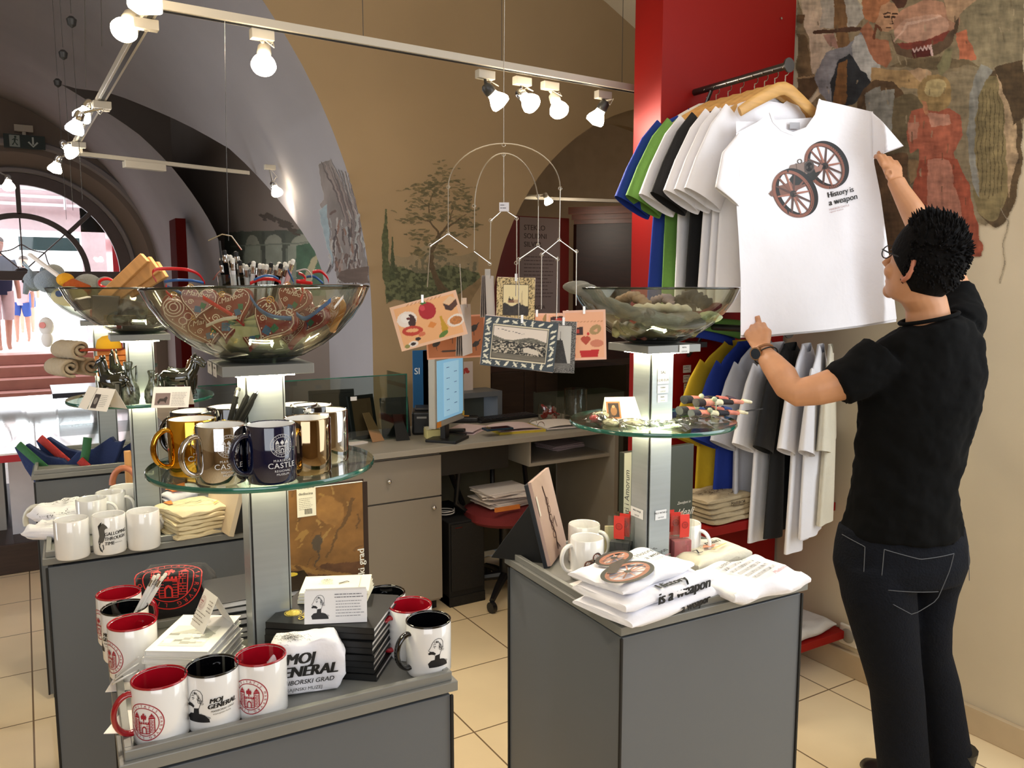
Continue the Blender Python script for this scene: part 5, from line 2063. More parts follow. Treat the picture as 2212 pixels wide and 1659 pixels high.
GH = 'gingerbread hearts in the front bowl'
for i, (dx, dy, z, s, yaw, pt, rl, wd_, lb) in enumerate((
        (-.030, -.085, .085, .048, 2, -12, 0, True, 'gingerbread heart with the word Maribor upright in the middle of the front bowl'),
        (.052, -.095, .077, .045, -12, -10, 28, True, 'gingerbread heart tilted right of the bowl middle with white swirls'),
        (.105, -.055, .082, .038, -22, -8, 20, True, 'gingerbread heart at the right of the front bowl with blue dots'),
        (-.110, -.052, .084, .046, 24, -14, -6, False, 'large round-patterned gingerbread piece at the left of the front bowl'),
        (-.065, -.078, .062, .038, 12, -26, -14, True, 'small gingerbread heart low at the left of the front bowl'),
        (.015, -.078, .056, .036, -4, -30, 8, True, 'gingerbread heart lying low in the middle of the front bowl'),
        (.072, -.055, .056, .034, -18, -30, -10, False, 'gingerbread piece lying low at the right of the front bowl'),
        (.135, -.020, .088, .036, -40, -8, -10, False, 'pale gingerbread piece at the right rim of the front bowl'),
        (-.135, -.015, .095, .036, 34, -8, 6, True, 'gingerbread heart at the far left rim of the front bowl'),
        (-.005, -.11, .105, .034, 0, -6, -18, True, 'small gingerbread heart high in the middle of the front bowl'),
        (.085, -.085, .112, .034, -16, -6, 16, True, 'small gingerbread heart high at the right of the front bowl'),
        (-.075, -.09, .11, .034, 14, -6, 8, True, 'small gingerbread heart high at the left of the front bowl'),
        (-.07, .02, .085, .045, 10, -10, 10, True, 'gingerbread heart hidden behind the others at the left'),
        (.05, .03, .085, .045, -10, -10, -10, True, 'gingerbread heart hidden behind the others at the right'))):
    gheart(in_bowl('A', dx, dy, z), s, -YAW + R(yaw), R(pt), R(rl), lb, GH, wd_, col=mat('pale_gingerbread', '#c08a50', .5) if i == 7 else None)
# crumpled film at the bowl bottom
t = empty('clear_film_wrapping', in_bowl('A', 0, 0, .012), 0, 'crumpled clear film lying at the bottom of the front bowl', 'film')
m = MB()
for k in range(3):
    m.grid(lambda u, v: ((.03 + .07 * v) * math.cos(2 * PI * u), (.03 + .07 * v) * math.sin(2 * PI * u), .005 + .01 * k + .045 * v * v + .007 * math.sin(17 * u * (k + 1)) * math.cos(9 * v)), 40, 6)
m.build('film', mat('frosted_film', '#c9cba4', .3, var=.15, vs=30), t, smooth=30)
rib_c = {'r': mat('red_gift_ribbon', '#c91820', .3, coat=.3), 'b': mat('blue_gift_ribbon', '#2b5f9e', .3, coat=.3), 'w': mat('white_gift_ribbon', '#dcd5d0', .35)}


def ribbon(pts, w_, key, label, up=(0, 0, 1), grp='gift ribbons in the front bowl'):
    P = [Vector(p) for p in pts]

    def cr(u):
        n = len(P) - 1
        i = min(int(u * n), n - 1)
        t = u * n - i
        p0, p1, p2, p3 = P[max(i - 1, 0)], P[i], P[i + 1], P[min(i + 2, n)]
        return .5 * ((2 * p1) + (p2 - p0) * t + (2 * p0 - 5 * p1 + 4 * p2 - p3) * t * t + (3 * p1 - p0 - 3 * p2 + p3) * t ** 3)
    m = MB()
    side = cdir(.12, -.35, .93).normalized()
    m.grid(lambda u, v: tuple(cr(u) + side * (v - .5) * w_), 30, 1)
    o = m.build('gift_ribbon', rib_c[key], smooth=60, solid=.0005)
    return tag(o, label, 'ribbon', grp)


D0 = 1.38
ribbon([W(338, 608, 1.40), W(329, 590, 1.36), W(345, 581, 1.36), W(400, 582, 1.38), W(428, 592, 1.4), W(443, 612, 1.42)], .006, 'r', 'red ribbon arching over the left rim of the front bowl')
ribbon([W(355, 609, 1.38), W(380, 605, 1.37), W(415, 606, 1.38), W(440, 611, 1.4)], .005, 'b', 'blue ribbon lying along the left rim of the front bowl')
ribbon([W(540, 612, 1.36), W(565, 603, 1.36), W(595, 604, 1.36), W(607, 611, 1.36)], .006, 'r', 'red ribbon at the middle rim of the front bowl')
ribbon([W(548, 605, 1.35), W(570, 596, 1.35), W(590, 597, 1.35), W(602, 603, 1.35)], .004, 'b', 'thin blue ribbon arch at the middle rim')
ribbon([W(622, 584, 1.38), W(628, 596, 1.37), W(635, 612, 1.36)], .007, 'b', 'short blue ribbon end right of the pencils')
ribbon([W(645, 590, 1.4), W(656, 596, 1.38), W(660, 606, 1.38), W(640, 608, 1.37), W(675, 612, 1.36)], .006, 'r', 'red ribbon loop right of the pencils')
ribbon([W(675, 588, 1.4), W(692, 586, 1.4), W(706, 598, 1.4), W(710, 608, 1.4)], .006, 'r', 'red ribbon arching at the right rim of the front bowl')
ribbon([W(662, 598, 1.42), W(680, 598, 1.4), W(698, 612, 1.4)], .005, 'b', 'blue ribbon under the right red arch')
ribbon([W(640, 586, 1.42), W(660, 582, 1.41), W(672, 592, 1.4), W(674, 604, 1.4)], .003, 'w', 'thin white ribbon above the right red ribbons')
ribbon([W(438, 642, 1.33), W(470, 662, 1.34), W(505, 683, 1.35), W(528, 703, 1.37)], .008, 'r', 'red ribbon running down across the hearts inside the bowl')
ribbon([W(540, 640, 1.34), W(560, 668, 1.35), W(590, 684, 1.35), W(630, 688, 1.36)], .008, 'b', 'blue ribbon curving across the middle hearts inside the bowl')
ribbon([W(715, 648, 1.36), W(690, 668, 1.36), W(660, 688, 1.36), W(640, 678, 1.36)], .008, 'b', 'blue ribbon on the right hearts inside the bowl')
ribbon([W(445, 704, 1.35), W(480, 690, 1.34), W(512, 686, 1.34)], .006, 'w', 'white ribbon low at the left inside the bowl')
ribbon([W(722, 665, 1.37), W(738, 645, 1.38), W(742, 640, 1.38)], .006, 'w', 'white ribbon at the right inside the bowl')
ribbon([W(650, 618, 1.34), W(655, 632, 1.34), W(648, 648, 1.35)], .009, 'r', 'red ribbon knot between the right hearts')
ribbon([W(360, 616, 1.38), W(358, 628, 1.38), W(372, 642, 1.38)], .006, 'r', 'red ribbon at the left inside the bowl')
ribbon([W(362, 620, 1.37), W(376, 626, 1.36), W(392, 634, 1.36)], .006, 'b', 'short blue ribbon at the left inside the bowl')

# pencils standing in a clear glass inside the bowl
t = empty('drinking_glass', in_bowl('A', -.015, .005, .025), 0, 'clear glass full of pencils standing in the front bowl', 'glass')
MB().lathe([(.0, 0), (.05, 0), (.058, .13), (.056, .13), (.048, .004), (0, .004)], 32, caps=False).build('glass_wall', glassy('jar_glass', '#f6f8f7', '#c3cac6'), t, smooth=60)
tops = [(484, 540), (478, 556), (489, 549), (497, 551), (487, 566), (502, 557), (509, 543), (513, 553), (518, 562), (505, 562), (477, 562), (515, 570), (525, 569), (532, 572), (540, 566), (548, 564), (545, 571), (555, 568),
        (562, 569), (569, 570), (577, 571), (586, 567), (590, 572), (600, 572), (604, 566), (608, 569), (612, 574), (617, 566), (621, 572), (628, 564), (634, 560), (630, 572)]
gc = in_bowl('A', -.015, .005, .03)
pinkp = mat('pink_lacquer_pencil', '#c59a96', .3)
for i, (tx, ty) in enumerate(tops):
    tp = W(tx, ty, 1.44 + .03 * ((i * 7) % 5) / 5)
    kx = (tx - 555) / 80
    ft = gc + cdir(kx * .03, .02 * (((i * 3) % 5) / 2.5 - 1)) + Vector((0, 0, .002))
    kind = 'b' if i in (0, 4, 6, 8, 10, 14, 17, 21, 25) else ('p' if tx > 622 else 'w')
    pencil(ft, tp, {'b': blp, 'p': pinkp, 'w': whp}[kind], chrome, {'b': ber, 'w': wer, 'p': wer}[kind],
           {'b': 'black pencil in the glass of the front bowl', 'w': 'white pencil in the glass of the front bowl', 'p': 'pinkish pencil at the right of the glass in the front bowl'}[kind], {'b': 'black', 'w': 'white', 'p': 'pinkish'}[kind] + ' pencils in the front bowl', r=.004)
# curling thin wires above
m = MB()
for k, pts in enumerate(([(484, 600), (478, 560), (474, 520)], [(460, 605), (470, 590), (480, 580)], [(450, 520), (480, 506), (500, 510), (522, 540)])):
    P = [W(a_, b_, 1.45) for a_, b_ in pts]
    tag(MB().tube(P, .0012 if k else .002, 5).build('thin_wire', black if k == 0 else chrome), ['dark thin stick above the pencils in the front bowl', 'short silvery wire left of the pencils', 'silvery wire arching over the pencils'][k], 'wire')

# bowl C: folded scarves
scf = mat('grey_striped_scarf', '#69675d', .85, bump=.4, bs=40, var=.3, vs=12)
scl = mat('light_grey_scarf', '#aca794', .85, bump=.3, bs=40, var=.2)
scd = mat('black_scarf', '#17171a', .9)
scr = mat('dark_red_scarf', '#5c1520', .85)
scp = mat('pale_green_cloth', '#b3bf9c', .85)
scn = mat('brown_beige_scarf', '#8a7158', .85, var=.3)
G5 = 'scarves in the right bowl'


def scarf(pts, r, m_, label, flat=.45):
    P = [in_bowl('C', *p) for p in pts]
    m = MB()
    n = 22
    L = []
    for i in range(n + 1):
        u = i / n * (len(P) - 1)
        k = min(int(u), len(P) - 2)
        L.append(P[k].lerp(P[k + 1], u - k))
    rings = []
    m.tube(L, [(r * flat * (.8 + .2 * math.sin(2.2 * i)), r * (.9 + .15 * math.sin(1.3 * i + 1))) for i in range(n + 1)], 18, up=(0, 0, 1))
    o = m.build('scarf', m_, smooth=80)
    return tag(o, label, 'scarf', G5)


scarf([(-.19, -.02, .135), (-.165, -.06, .125), (-.13, -.08, .095), (-.07, -.10, .075), (.02, -.105, .055), (.09, -.08, .062)], .038, scf, 'grey striped scarf hanging over the left rim of the right bowl')
scarf([(-.10, -.04, .07), (-.04, -.05, .085), (.02, -.06, .085), (.07, -.05, .08)], .03, scl, 'light grey scarf rolled in the middle of the right bowl')
scarf([(-.08, .02, .10), (-.05, .0, .115), (-.02, -.02, .09)], .03, scn, 'beige scarf fold behind the middle of the right bowl')
scarf([(.0, .03, .1), (.03, .02, .11), (.05, .0, .09)], .026, mat('mauve_grey_scarf', '#8d7b7c', .85), 'mauve grey scarf in the right bowl')
scarf([(.04, .04, .08), (.09, .02, .115), (.13, 0, .09)], .042, scd, 'black scarf at the right of the right bowl')
scarf([(.10, -.04, .07), (.14, -.02, .085), (.15, .02, .09)], .016, scr, 'dark red scarf at the right of the right bowl')
scarf([(.07, -.09, .055), (.11, -.075, .07), (.13, -.05, .06)], .024, scp, 'pale green cloth folded at the right front of the right bowl')
scarf([(-.1, -.02, .035), (0, -.04, .03), (.09, -.02, .035)], .05, mat('olive_gold_scarf', '#6f6844', .6, var=.5, vs=30), 'olive patterned scarf at the bottom of the right bowl')

# bowl D: wooden blocks and dark boxes
wdn = mat('pale_pine', '#c48f55', .6, var=.15, vs=8, stretch=(6, 1, 1))
for k, (px, py, L, w_, an, lb) in enumerate(((268, 600, .17, .03, 42, 'long pale wooden board leaning out of the second bowl at the left'), (292, 602, .15, .05, 34, 'second pale wooden board leaning out of the second bowl'), (318, 604, .12, .05, 30, 'short pale wooden board at the right of the second bowl'))):
    p = W(px, py, 2.30)
    M_ = Matrix.Rotation(-YAW, 4, 'Z') @ Matrix.Rotation(-R(an), 4, 'Y')
    o = MB().box((0, 0, 0), (L, .02, w_)).build('wooden_board', wdn, smooth=0, bevel=.002)
    o.matrix_world = Matrix.Translation(p + Vector((0, .02 * k, 0))) @ M_
    tag(o, lb, 'board', 'wooden boards in the second bowl')
for k, (dx, dy, z, s, c_, lb) in enumerate(((-.12, -.06, .085, (.05, .04, .03), '#17181d', 'black box at the left in the second bowl'), (-.05, -.08, .075, (.07, .04, .07), '#1d1c20', 'dark patterned box in front in the second bowl'), (.02, -.07, .07, (.07, .04, .05), '#241a18', 'dark brown box at the right of the second bowl'),
                                            (-.13, -.05, .095, (.04, .02, .02), '#c9c5bd', 'white folded card at the left in the second bowl'), (-.0, -.05, .04, (.12, .08, .03), '#3a2e1c', 'dark gold box at the bottom of the second bowl'), (-.09, -.07, .06, (.02, .02, .02), '#8e2a22', 'small red block in the second bowl'))):
    o = MB().box((0, 0, 0), s).build('small_box', mat('box_' + c_[1:], c_, .5, var=.15), smooth=0, bevel=.003)
    o.matrix_world = Matrix.Translation(in_bowl('D', dx, dy, z)) @ Matrix.Rotation(-YAW + R(20 * k), 4, 'Z') @ Matrix.Rotation(R(12 * (k % 3) - 10), 4, 'Y')
    tag(o, lb, 'box')
tag(MB().tube([in_bowl('D', -.06 + .022 * math.cos(q), -.05, .145 + .012 * math.sin(q)) for q in [2 * PI * k / 14 for k in range(14)]], .004, 8, closed=True).build('red_ribbon_bow', rib_c['r']), 'small red ribbon loop on the rim of the second bowl', 'ribbon')

# bowl E: soft toys
plush = mat('grey_plush', '#7f8a94', .95, bump=.6, bs=180, sheen=.4)
plushl = mat('light_grey_plush', '#98978a', .95, bump=.6, bs=180, sheen=.4)


def P_(px, py, d=3.25):
    return W(px, py, d)


t = empty('soft_toy_mouse', P_(92, 608), -YAW, 'grey knitted mouse toy hanging head first over the rim of the farthest bowl', 'soft toy')
MB().ball((.03, 0, 0), .055, 18, (1.15, .9, .85)).ball((-.035, 0, .0), .04, 18, (1, .9, 1)).tube([(-.05, -.02, -.01), (-.055, -.03, -.05)], [.014, .009], 10).build('body', plush, t, smooth=80)
for s, p_ in ((1, (-.03, -.03, .028)), (-1, (-.005, .01, .036))):
    MB().ball(p_, .018, 12, (.6, .35, 1.2)).build('ear', plush, t, smooth=80)
MB().tube([(-.035, 0, .035), (-.06, 0, .055), (-.075, 0, .07), (-.07, 0, .078), (-.055, 0, .06), (-.045, 0, .04)], .004, 6).build('hanging_loop', mat('pale_blue_cord', '#a8bcc8', .8), t)
MB().ball((-.062, -.025, .0), .006, 8).ball((-.062, .0, .0), .006, 8).build('eyes', dark, t)
t = empty('soft_toy_duck', P_(150, 610, 3.2), -YAW, 'orange and yellow knitted toy in the farthest bowl', 'soft toy')
MB().tube([(-.01, 0, .0), (.04, 0, -.025), (.075, 0, -.03)], [.025, .028, .02], 12).build('body', mat('rust_orange_wool', '#b3541d', .95, bump=.8, bs=90), t, smooth=80)
MB().ball((-.015, 0, .01), .03, 14, (1.1, 1, .9)).build('head', mat('yellow_wool', '#e2a01e', .95, bump=.8, bs=90), t, smooth=80)
t = empty('soft_toy_owl', P_(150, 640, 3.16), -YAW, 'cream felt toy with a round blue eye in the farthest bowl', 'soft toy')
MB().ball((0, 0, 0), .06, 16, (1.2, .5, .65)).build('body', mat('cream_felt', '#b8ae84', .95), t, smooth=80)
MB().cyl((-.02, -.032, .01), (-.02, -.04, .01), .012, n=16).build('eye', mat('dull_blue_felt', '#3c4a6a', .9), t)
for k, (px, py, r_, lb) in enumerate(((116, 590, .04, 'light grey plush ball behind the mouse toy'), (190, 618, .055, 'large light grey plush ball in the farthest bowl'), (228, 614, .035, 'small light grey plush ball at the right of the farthest bowl'))):
    tag(MB().ball(P_(px, py, 3.3), r_, 18, (1, 1, .9)).build('plush_ball', plushl, smooth=80), lb, 'soft toy', 'plush balls in the farthest bowl')
o = MB().box((0, 0, 0), (.012, .02, .24)).build('white_rod', paper, smooth=0, bevel=.002)
o.matrix_world = Matrix.Translation(P_(118, 590, 3.2)) @ Matrix.Rotation(-YAW, 4, 'Z') @ Matrix.Rotation(R(-52), 4, 'Y')
tag(o, 'white slanting stick leaning across the farthest bowl', 'stick')
t = empty('hanging_toy', P_(100, 705, 3.15), -YAW, 'small white and pink cloth toy hanging below the farthest bowl', 'soft toy')
MB().ball((0, 0, 0), .03, 12, (1, .5, 1.2)).ball((0, 0, -.05), .024, 12, (1, .5, 1.3)).build('body', mat('white_felt', '#d9d4d0', .9), t, smooth=80)
MB().cyl((-.005, -.014, .005), (-.005, -.02, .005), .012, n=16).build('patch', mat('pink_felt', '#d98a86', .9), t)
MB().tube([(0, 0, .03), (.0, .01, .09)], .001, 5).build('cord', paper, t)

# price tags ---------------------------------------------------------------
def ptag(o_, ex, ey, w_, h_, label, head='CENA', price='3,20 EUR'):
    a = Art()
    a.rect(0, 0, w_, h_, '#e9e8e4')
    a.text(head, w_ / 2, h_ * .62, h_ * .24, '#2a2a2a', align='c', bold=.02)
    a.text(price, w_ / 2, h_ * .16, h_ * .2, '#2a2a2a', align='c')
    return tag(a.build('price_tag', flatmap(o_, ex, ey)), label, 'price tag', 'price tags')


cA = PEDS['A'].location
Mp = lambda P, x, y, z: P.matrix_basis @ Vector((x, y, z)) if False else (Matrix.Translation(P.location) @ Matrix.Rotation(P.rotation_euler.z, 4, 'Z')) @ Vector((x, y, z))
PA_, PC_, PD_ = PEDS['A'], PEDS['C'], PEDS['D']
for P in PEDS.values():
    P.rotation_euler = (0, 0, R(-2.5))
dx_ = lambda P: (Matrix.Rotation(P.rotation_euler.z, 4, 'Z') @ Vector((1, 0, 0)))
dy_ = lambda P: (Matrix.Rotation(P.rotation_euler.z, 4, 'Z') @ Vector((0, -1, 0)))
Zv = Vector((0, 0, 1))
ptag(Mp(PA_, -.0795, .074, 1.424), dy_(PA_), Zv, .05, .022, 'price tag at the far left corner of the front upper plate', 'SRCE', '3,20')
ptag(Mp(PA_, -.0795, .010, 1.424), dy_(PA_), Zv, .04, .022, 'price tag nearer the corner of the front upper plate', 'LECTOV', '2,10')
ptag(Mp(PC_, .012, -.0795, 1.427), dx_(PC_), Zv, .03, .02, 'price tag on the right upper plate reading RUTA', 'RUTA', '25,00 EUR')
ptag(Mp(PC_, -.016, -.0368, 1.352), dx_(PC_), Zv, .034, .04, 'uppermost price tag on the right column', 'SAL', '12,90 EUR')
ptag(Mp(PC_, -.016, -.0368, 1.33), dx_(PC_), Zv, .033, .019, 'middle price tag on the right column', 'TORBA', '12,00 EUR')
ptag(Mp(PC_, -.015, -.0368, 1.308), dx_(PC_), Zv, .03, .018, 'lowest price tag below the lamp on the right column', 'MAPA', '11,00 EUR')
ptag(Mp(PC_, -.0368, .030, 1.02), dy_(PC_), Zv, .05, .024, 'price tag on the left face of the right column above the dark soaps', 'MILO OGLJE', '3,60 EUR')
ptag(Mp(PC_, -.014, -.0368, 1.02), dx_(PC_), Zv, .034, .024, 'price tag on the front face of the right column above the pink soaps', 'MILO VRTNICA', '3,60 EUR')
# slips on the left part of the front tray and on the right tray
for k, (px, py, rz, w_, lb) in enumerate(((268, 1476, 70, .06, 'white slip behind the front left mug'), (276, 1560, 62, .07, 'white slip lying in the front corner of the tray'), (1262, 1262, 10, .09, 'white card lying under the cannon mug'), (1300, 1275, 25, .08, 'second white card lying beside the folded shirts'))):
    p = PZ(px, py, TR)
    o = MB().box((0, 0, .0012), (w_, .045, .001)).build('paper_slip', paper, smooth=0)
    o.location, o.rotation_euler = p, (0, 0, R(rz))
    tag(o, lb, 'card', 'paper slips on the trays')

# felt hats on pedestal E's tray ------------------------------------------
navyf = mat('dark_blue_felt', '#16264f', .9, bump=.3, bs=120)
greenf = mat('green_felt', '#2c5c34', .9, bump=.3, bs=120)
redf = mat('red_felt', '#a8322c', .9, bump=.3, bs=120)
for k, (px, py, fl, lb) in enumerate(((105, 1015, 0, 'leftmost dark blue felt glove with green and red fingers'), (150, 1000, 0, 'dark blue felt glove behind the left one'), (205, 1000, 1, 'dark blue felt glove in the middle with a green top'), (250, 1010, 1, 'rightmost dark blue felt glove'))):
    p = W(px, py, 3.15 + .05 * (k % 2))
    t = empty('felt_glove', p + Vector((0, 0, .02)), -YAW, lb, 'felt toy', 'blue felt toys on the farthest tray')
    t.scale = (1.25, 1, 1.25)
    out = [(-.10, .06), (-.085, .052), (-.07, .055), (-.06, .07), (-.03, .05), (.0, .03), (.05, .02), (.09, -.02), (.06, -.06), (.0, -.075), (-.04, -.06), (-.07, -.01)]
    if fl:
        out = [(-x, y) for x, y in out][::-1]
    MB().prism(out, lambda x, y: (x, -.012, y), lambda x, y: (x, .012, y)).build('felt_body', navyf, t, smooth=0, bevel=.004)
    for q, (mm, pts) in enumerate(((greenf if k != 1 else redf, [(-.075, -.03, .07), (-.03, -.035, .03), (.02, -.03, -.02), (.04, -.03, -.04)] if not fl else [(-.005, -.03, .07), (-.01, -.035, .03), (-.02, -.03, 0), (-.03, -.03, -.02)]), (redf, [(.0, -.04, -.035), (.04, -.045, -.03), (.075, -.04, -.01)] if k != 2 else [(-.03, -.04, 0), (0, -.04, -.03), (.05, -.04, -.04)]))):
        MB().tube(pts, [.014] * len(pts), 10, flat=.5).build('felt_strip', mm, t, smooth=80)
tag(MB().tube([PZ(270, 1035, .92) + cdir(.045 * math.cos(q), 0) + Vector((0, 0, .06 * math.sin(q) - .02)) for q in [PI * k / 12 for k in range(13)]], .011, 10).build('wooden_ring', mat('reddish_wood_ring', '#b06a48', .5)), 'reddish wooden hoop handle behind the rear white mugs', 'hoop')
tag(MB().box(PZ(277, 1010, .95), (.022, .022, .12)).build('wooden_peg', wdn, smooth=0, bevel=.003), 'pale upright wooden peg behind the second column', 'peg')
m = MB()
m.tube([PZ(58, 1125, .80) + cdir(0, 0) + cdir(.04 + .045 * math.cos(q), 0) + Vector((0, 0, .05 * math.sin(q))) for q in [R(200) - R(200) * k / 12 for k in range(13)]], .009, 10)
tag(m.build('white_hook_handle', mat('cream_plastic', '#c9c4b4', .4)), 'cream curved umbrella handle hooked at the left of the second tray', 'umbrella handle')

# ---------------------------------------------------------------- right tray (C)
GC = 'cannon mugs on the right tray'


def can_art(off):
    def f(a):
        cannon(a, 0, .042, .050)
        a.text('History is', .013, .022, .004, INK['black'], bold=.04, rot=PI / 2)
        a.text('a weapon', .018, .022, .004, INK['black'], bold=.04, rot=PI / 2)
        return off
    return f


pm = place(1268, 1160, .097)
mug(pm, 'white mug with a cannon print and handle on the left of the right tray', china, h=.097, r=.0405, hang=facing(1268, 1200) - R(66), art=can_art(facing(1268, 1200) + .42), group=GC)
pm = place(1262, 1130, .097)
pm = PZ(1262, 1131, TR + .097)
pm.z = TR
mug(pm + Vector((0, .0, 0)), 'white mug with black letters and handle on the right, behind the cannon mug', china, h=.097, r=.0405, hang=facing(1262, 1200) + R(72), group=GC)
pm = PZ(1480, 1128, TR + .097)
pm.z = TR
mug(pm, 'white mug half hidden behind the pink soaps, handle on the right', china, h=.097, r=.0405, hang=facing(1480, 1200) + R(72), group=GC)
tag(MB().box(PZ(1318, 1210, TR) + Vector((0, 0, .045)), (.03, .004, .09), M=Matrix.Rotation(R(-30), 4, 'Z')).build('paper_bookmark', mat('cream_bookmark', '#cfc49a', .6)), 'cream printed bookmark standing between mug and dark soaps', 'bookmark')
rlab = mat('orange_red_label', '#d8382a', .5, var=.03)
slabs = mat('charcoal_soap', '#2c2f31', .5, var=.1)
slabp = mat('pink_soap', '#c0666a', .5, var=.1)


def soap(px, py, rz, m_, label, group, z=TR):
    p = PZ(px, py, z)
    t = empty('soap_bar', p, rz, label, 'soap', group)
    MB().bx(-.024, .024, -.010, .010, 0, .07).build('bar', m_, t, smooth=0, bevel=.002)
    m = MB()
    m.grid(lambda u, v: (-.029 + .058 * u, -.0125 + .003 * math.sin(9 * u + 4 * v), .002 + .132 * v), 8, 10)
    m.grid(lambda u, v: (-.029 + .058 * u, .0125 - .003 * math.sin(7 * u + 5 * v) - .018 * v, .002 + .132 * v), 8, 10)
    m.build('film', clear, t, smooth=40)
    MB().grid(lambda u, v: (-.013 + .026 * u, -.0145 - .002 * math.sin(PI * v), .08 + .058 * v), 2, 5).build('label_strip', rlab, t, smooth=0, solid=.0006)
    a = Art()
    a.ring(0, .112, .008, .001, '#7a1c16', n=20)
    emblem(a, 0, .112, .007, '#7a1c16', fine=False)
    a.build('label_print', lambda x, y, h=0: Vector((x, -.0168 - h, y)), t)
    return t


for px, py, rz, lb in ((1338, 1228, -48, 'leftmost bag with a dark soap and red label'), (1352, 1222, -58, 'middle bag with a dark soap and red label'), (1372, 1218, -62, 'right bag with a dark soap and red label beside the column')):
    soap(px, py, R(rz), slabs, lb, 'bags of dark soap on the right tray')
for px, py, rz, lb in ((1438, 1212, -18, 'rear bag with a pink soap and red label'), (1452, 1218, -20, 'middle bag with a pink soap and red label'), (1470, 1224, -14, 'front bag with a pink soap and red label')):
    soap(px, py, R(rz), slabp, lb, 'bags of pink soap on the right tray')

# book on a black stand
pS = PZ(1150, 1215, TR)
t = empty('book_on_stand', (1.085, 1.66, TR), R(-86), 'tall thin picture book leaning on a black stand on the right tray', 'book')
e0 = PZ(1182, 1228, TR)
t.location = e0
t.rotation_euler = (0, 0, 0)
pN, pT = PZ(1182, 1228, TR), PZ(1218, 1180, TR)
ex = (pT - pN).normalized()
exr = math.atan2(ex.y, ex.x)
wdB = (pT - pN).length
t.location = (pN + pT) / 2
t.rotation_euler = (0, 0, exr)
HB = .215
ML = Matrix.Rotation(R(-14), 4, 'X')
MB().box(ML @ Vector((0, .004, HB / 2)), (wdB, .010, HB), M=ML).build('cover', mat('dark_slate_cover', '#20252c', .4), t, smooth=0, bevel=.001)
MB().box(ML @ Vector((0, -.006, HB / 2 + .004)), (wdB * .98, .009, HB), M=ML).build('pages', mat('pinkish_beige_page', '#b79c92', .6, var=.06), t, smooth=0)
a = Art()
a.line([(.0, .02), (.01, .06), (-.008, .1), (.0, .15), (-.01, .19)], .006, '#3a221c')
for i in range(5):
    a.ring(.0, .06 + .022 * i, .012, .0025, '#3a221c', ry=.009, n=14)
a.line([(.01, .09), (.03, .1), (.035, .07)], .004, '#3a221c')
a.line([(.0, .04), (.02, .02)], .004, '#3a221c')
a.rect(-wdB / 2 + .004, .13, -wdB / 2 + .016, .18, '#d6cdc6')
a.build('page_drawing', lambda x, y, h=0: ML @ Vector((x, -.0112 - h, y)), t)
MB().prism([(.012, 0), (.16, 0), (.052, HB * .72)], lambda x, z: (-wdB * .3, x, z), lambda x, z: (wdB * .35, x, z)).build('stand', mat('black_stand', '#0c0c0c', .45), t, smooth=0, bevel=.001)

# dark green art book standing behind the right column
pq0, pq1 = PB(1345, 1180, 1.70), PB(1494, 1150, 1.70)
t = empty('green_book', ((pq0.x + pq1.x) / 2, 1.70, TR), 0, 'large dark green book with flowing white lettering behind the right column', 'book')
wg, hg = pq1.x - pq0.x, PB(1430, 968, 1.70).z - TR
MB().bx(-wg / 2, wg / 2, 0, .02, 0, hg).build('cover', mat('dark_olive_cover', '#33382e', .35, var=.05), t, smooth=0, bevel=.001)
a = Art()
a.rect(-wg / 2, 0, -wg / 2 + .025, hg, '#a8a48c')
a.text('Amanti i Amorum', -wg / 2 + .019, .02, .024, '#151512', rot=PI / 2, shear=.4)
a.build('spine_title', lambda x, y, h=0: Vector((x, -.0005 - h, y)), t)
a = Art()
a.rect(-wg / 2 + .03, hg - .07, -wg / 2 + .048, hg - .02, '#c9c6bc')
a.text('Ideali', wg / 2 - .06, .04, .03, '#d5cfc0', shear=.5)
a.text('Zavoljeni in', wg / 2 - .06, .075, .011, '#d5cfc0', shear=.4)
a.poly([(wg / 2 - .065, .03), (wg / 2 - .04, .055), (wg / 2 - .035, .04), (wg / 2 - .045, .02)], '#b98270')
a.poly([(-wg / 2 + .04, .03), (-wg / 2 + .055, .055), (-wg / 2 + .052, .02)], '#c79a88')
a.poly([(.0, .10), (.012, .106), (.01, .114), (.0, .116)], '#c79a88')
a.build('cover_print', lambda x, y, h=0: Vector((x, -.0005 - h, y)), t)

# folded cannon shirts
cfr = PZ(1368, 1325, TR)
rzs = R(-2.5)


def shirt_print(t, fn, hh, cut=.012, base=.0022):
    a = Art()
    fn(a)
    a.build('print', lambda x, y, h=0: Vector((x, y, hh + h)), t, base=base, cut=cut)


S1 = PZ(1405, 1270, TR + .03)
s1 = folded((S1.x - .01, S1.y - .01, TR), R(9), .30, .17, .03, cot, 'bottom white folded shirt printed a weapon on its front edge', 'folded cannon shirts', lobes=2, seed=51, amp=.003)
s2 = folded((S1.x - .02, S1.y + .0, TR + .029), R(7), .28, .165, .032, cot, 'middle white folded shirt printed is a weapon on its front edge', 'folded cannon shirts', lobes=2, seed=52, amp=.004)
s3 = folded((S1.x - .035, S1.y + .02, TR + .06), R(12), .25, .155, .024, cot, 'topmost white folded shirt with a large cannon wheel print', 'folded cannon shirts', lobes=2, seed=53, amp=.004)


def edge_text(t, wd, s_, x, y, size, hh, front):
    a = Art()
    a.text(s_, x, y, size, INK['black'], bold=.1, shear=.1)

    def mp(x, y, h=0):
        if y < hh:
            return Vector((x, front - h, y))
        return Vector((x, front + (y - hh), hh + h))
    a.build('print', mp, t, base=.0042, cut=.006)


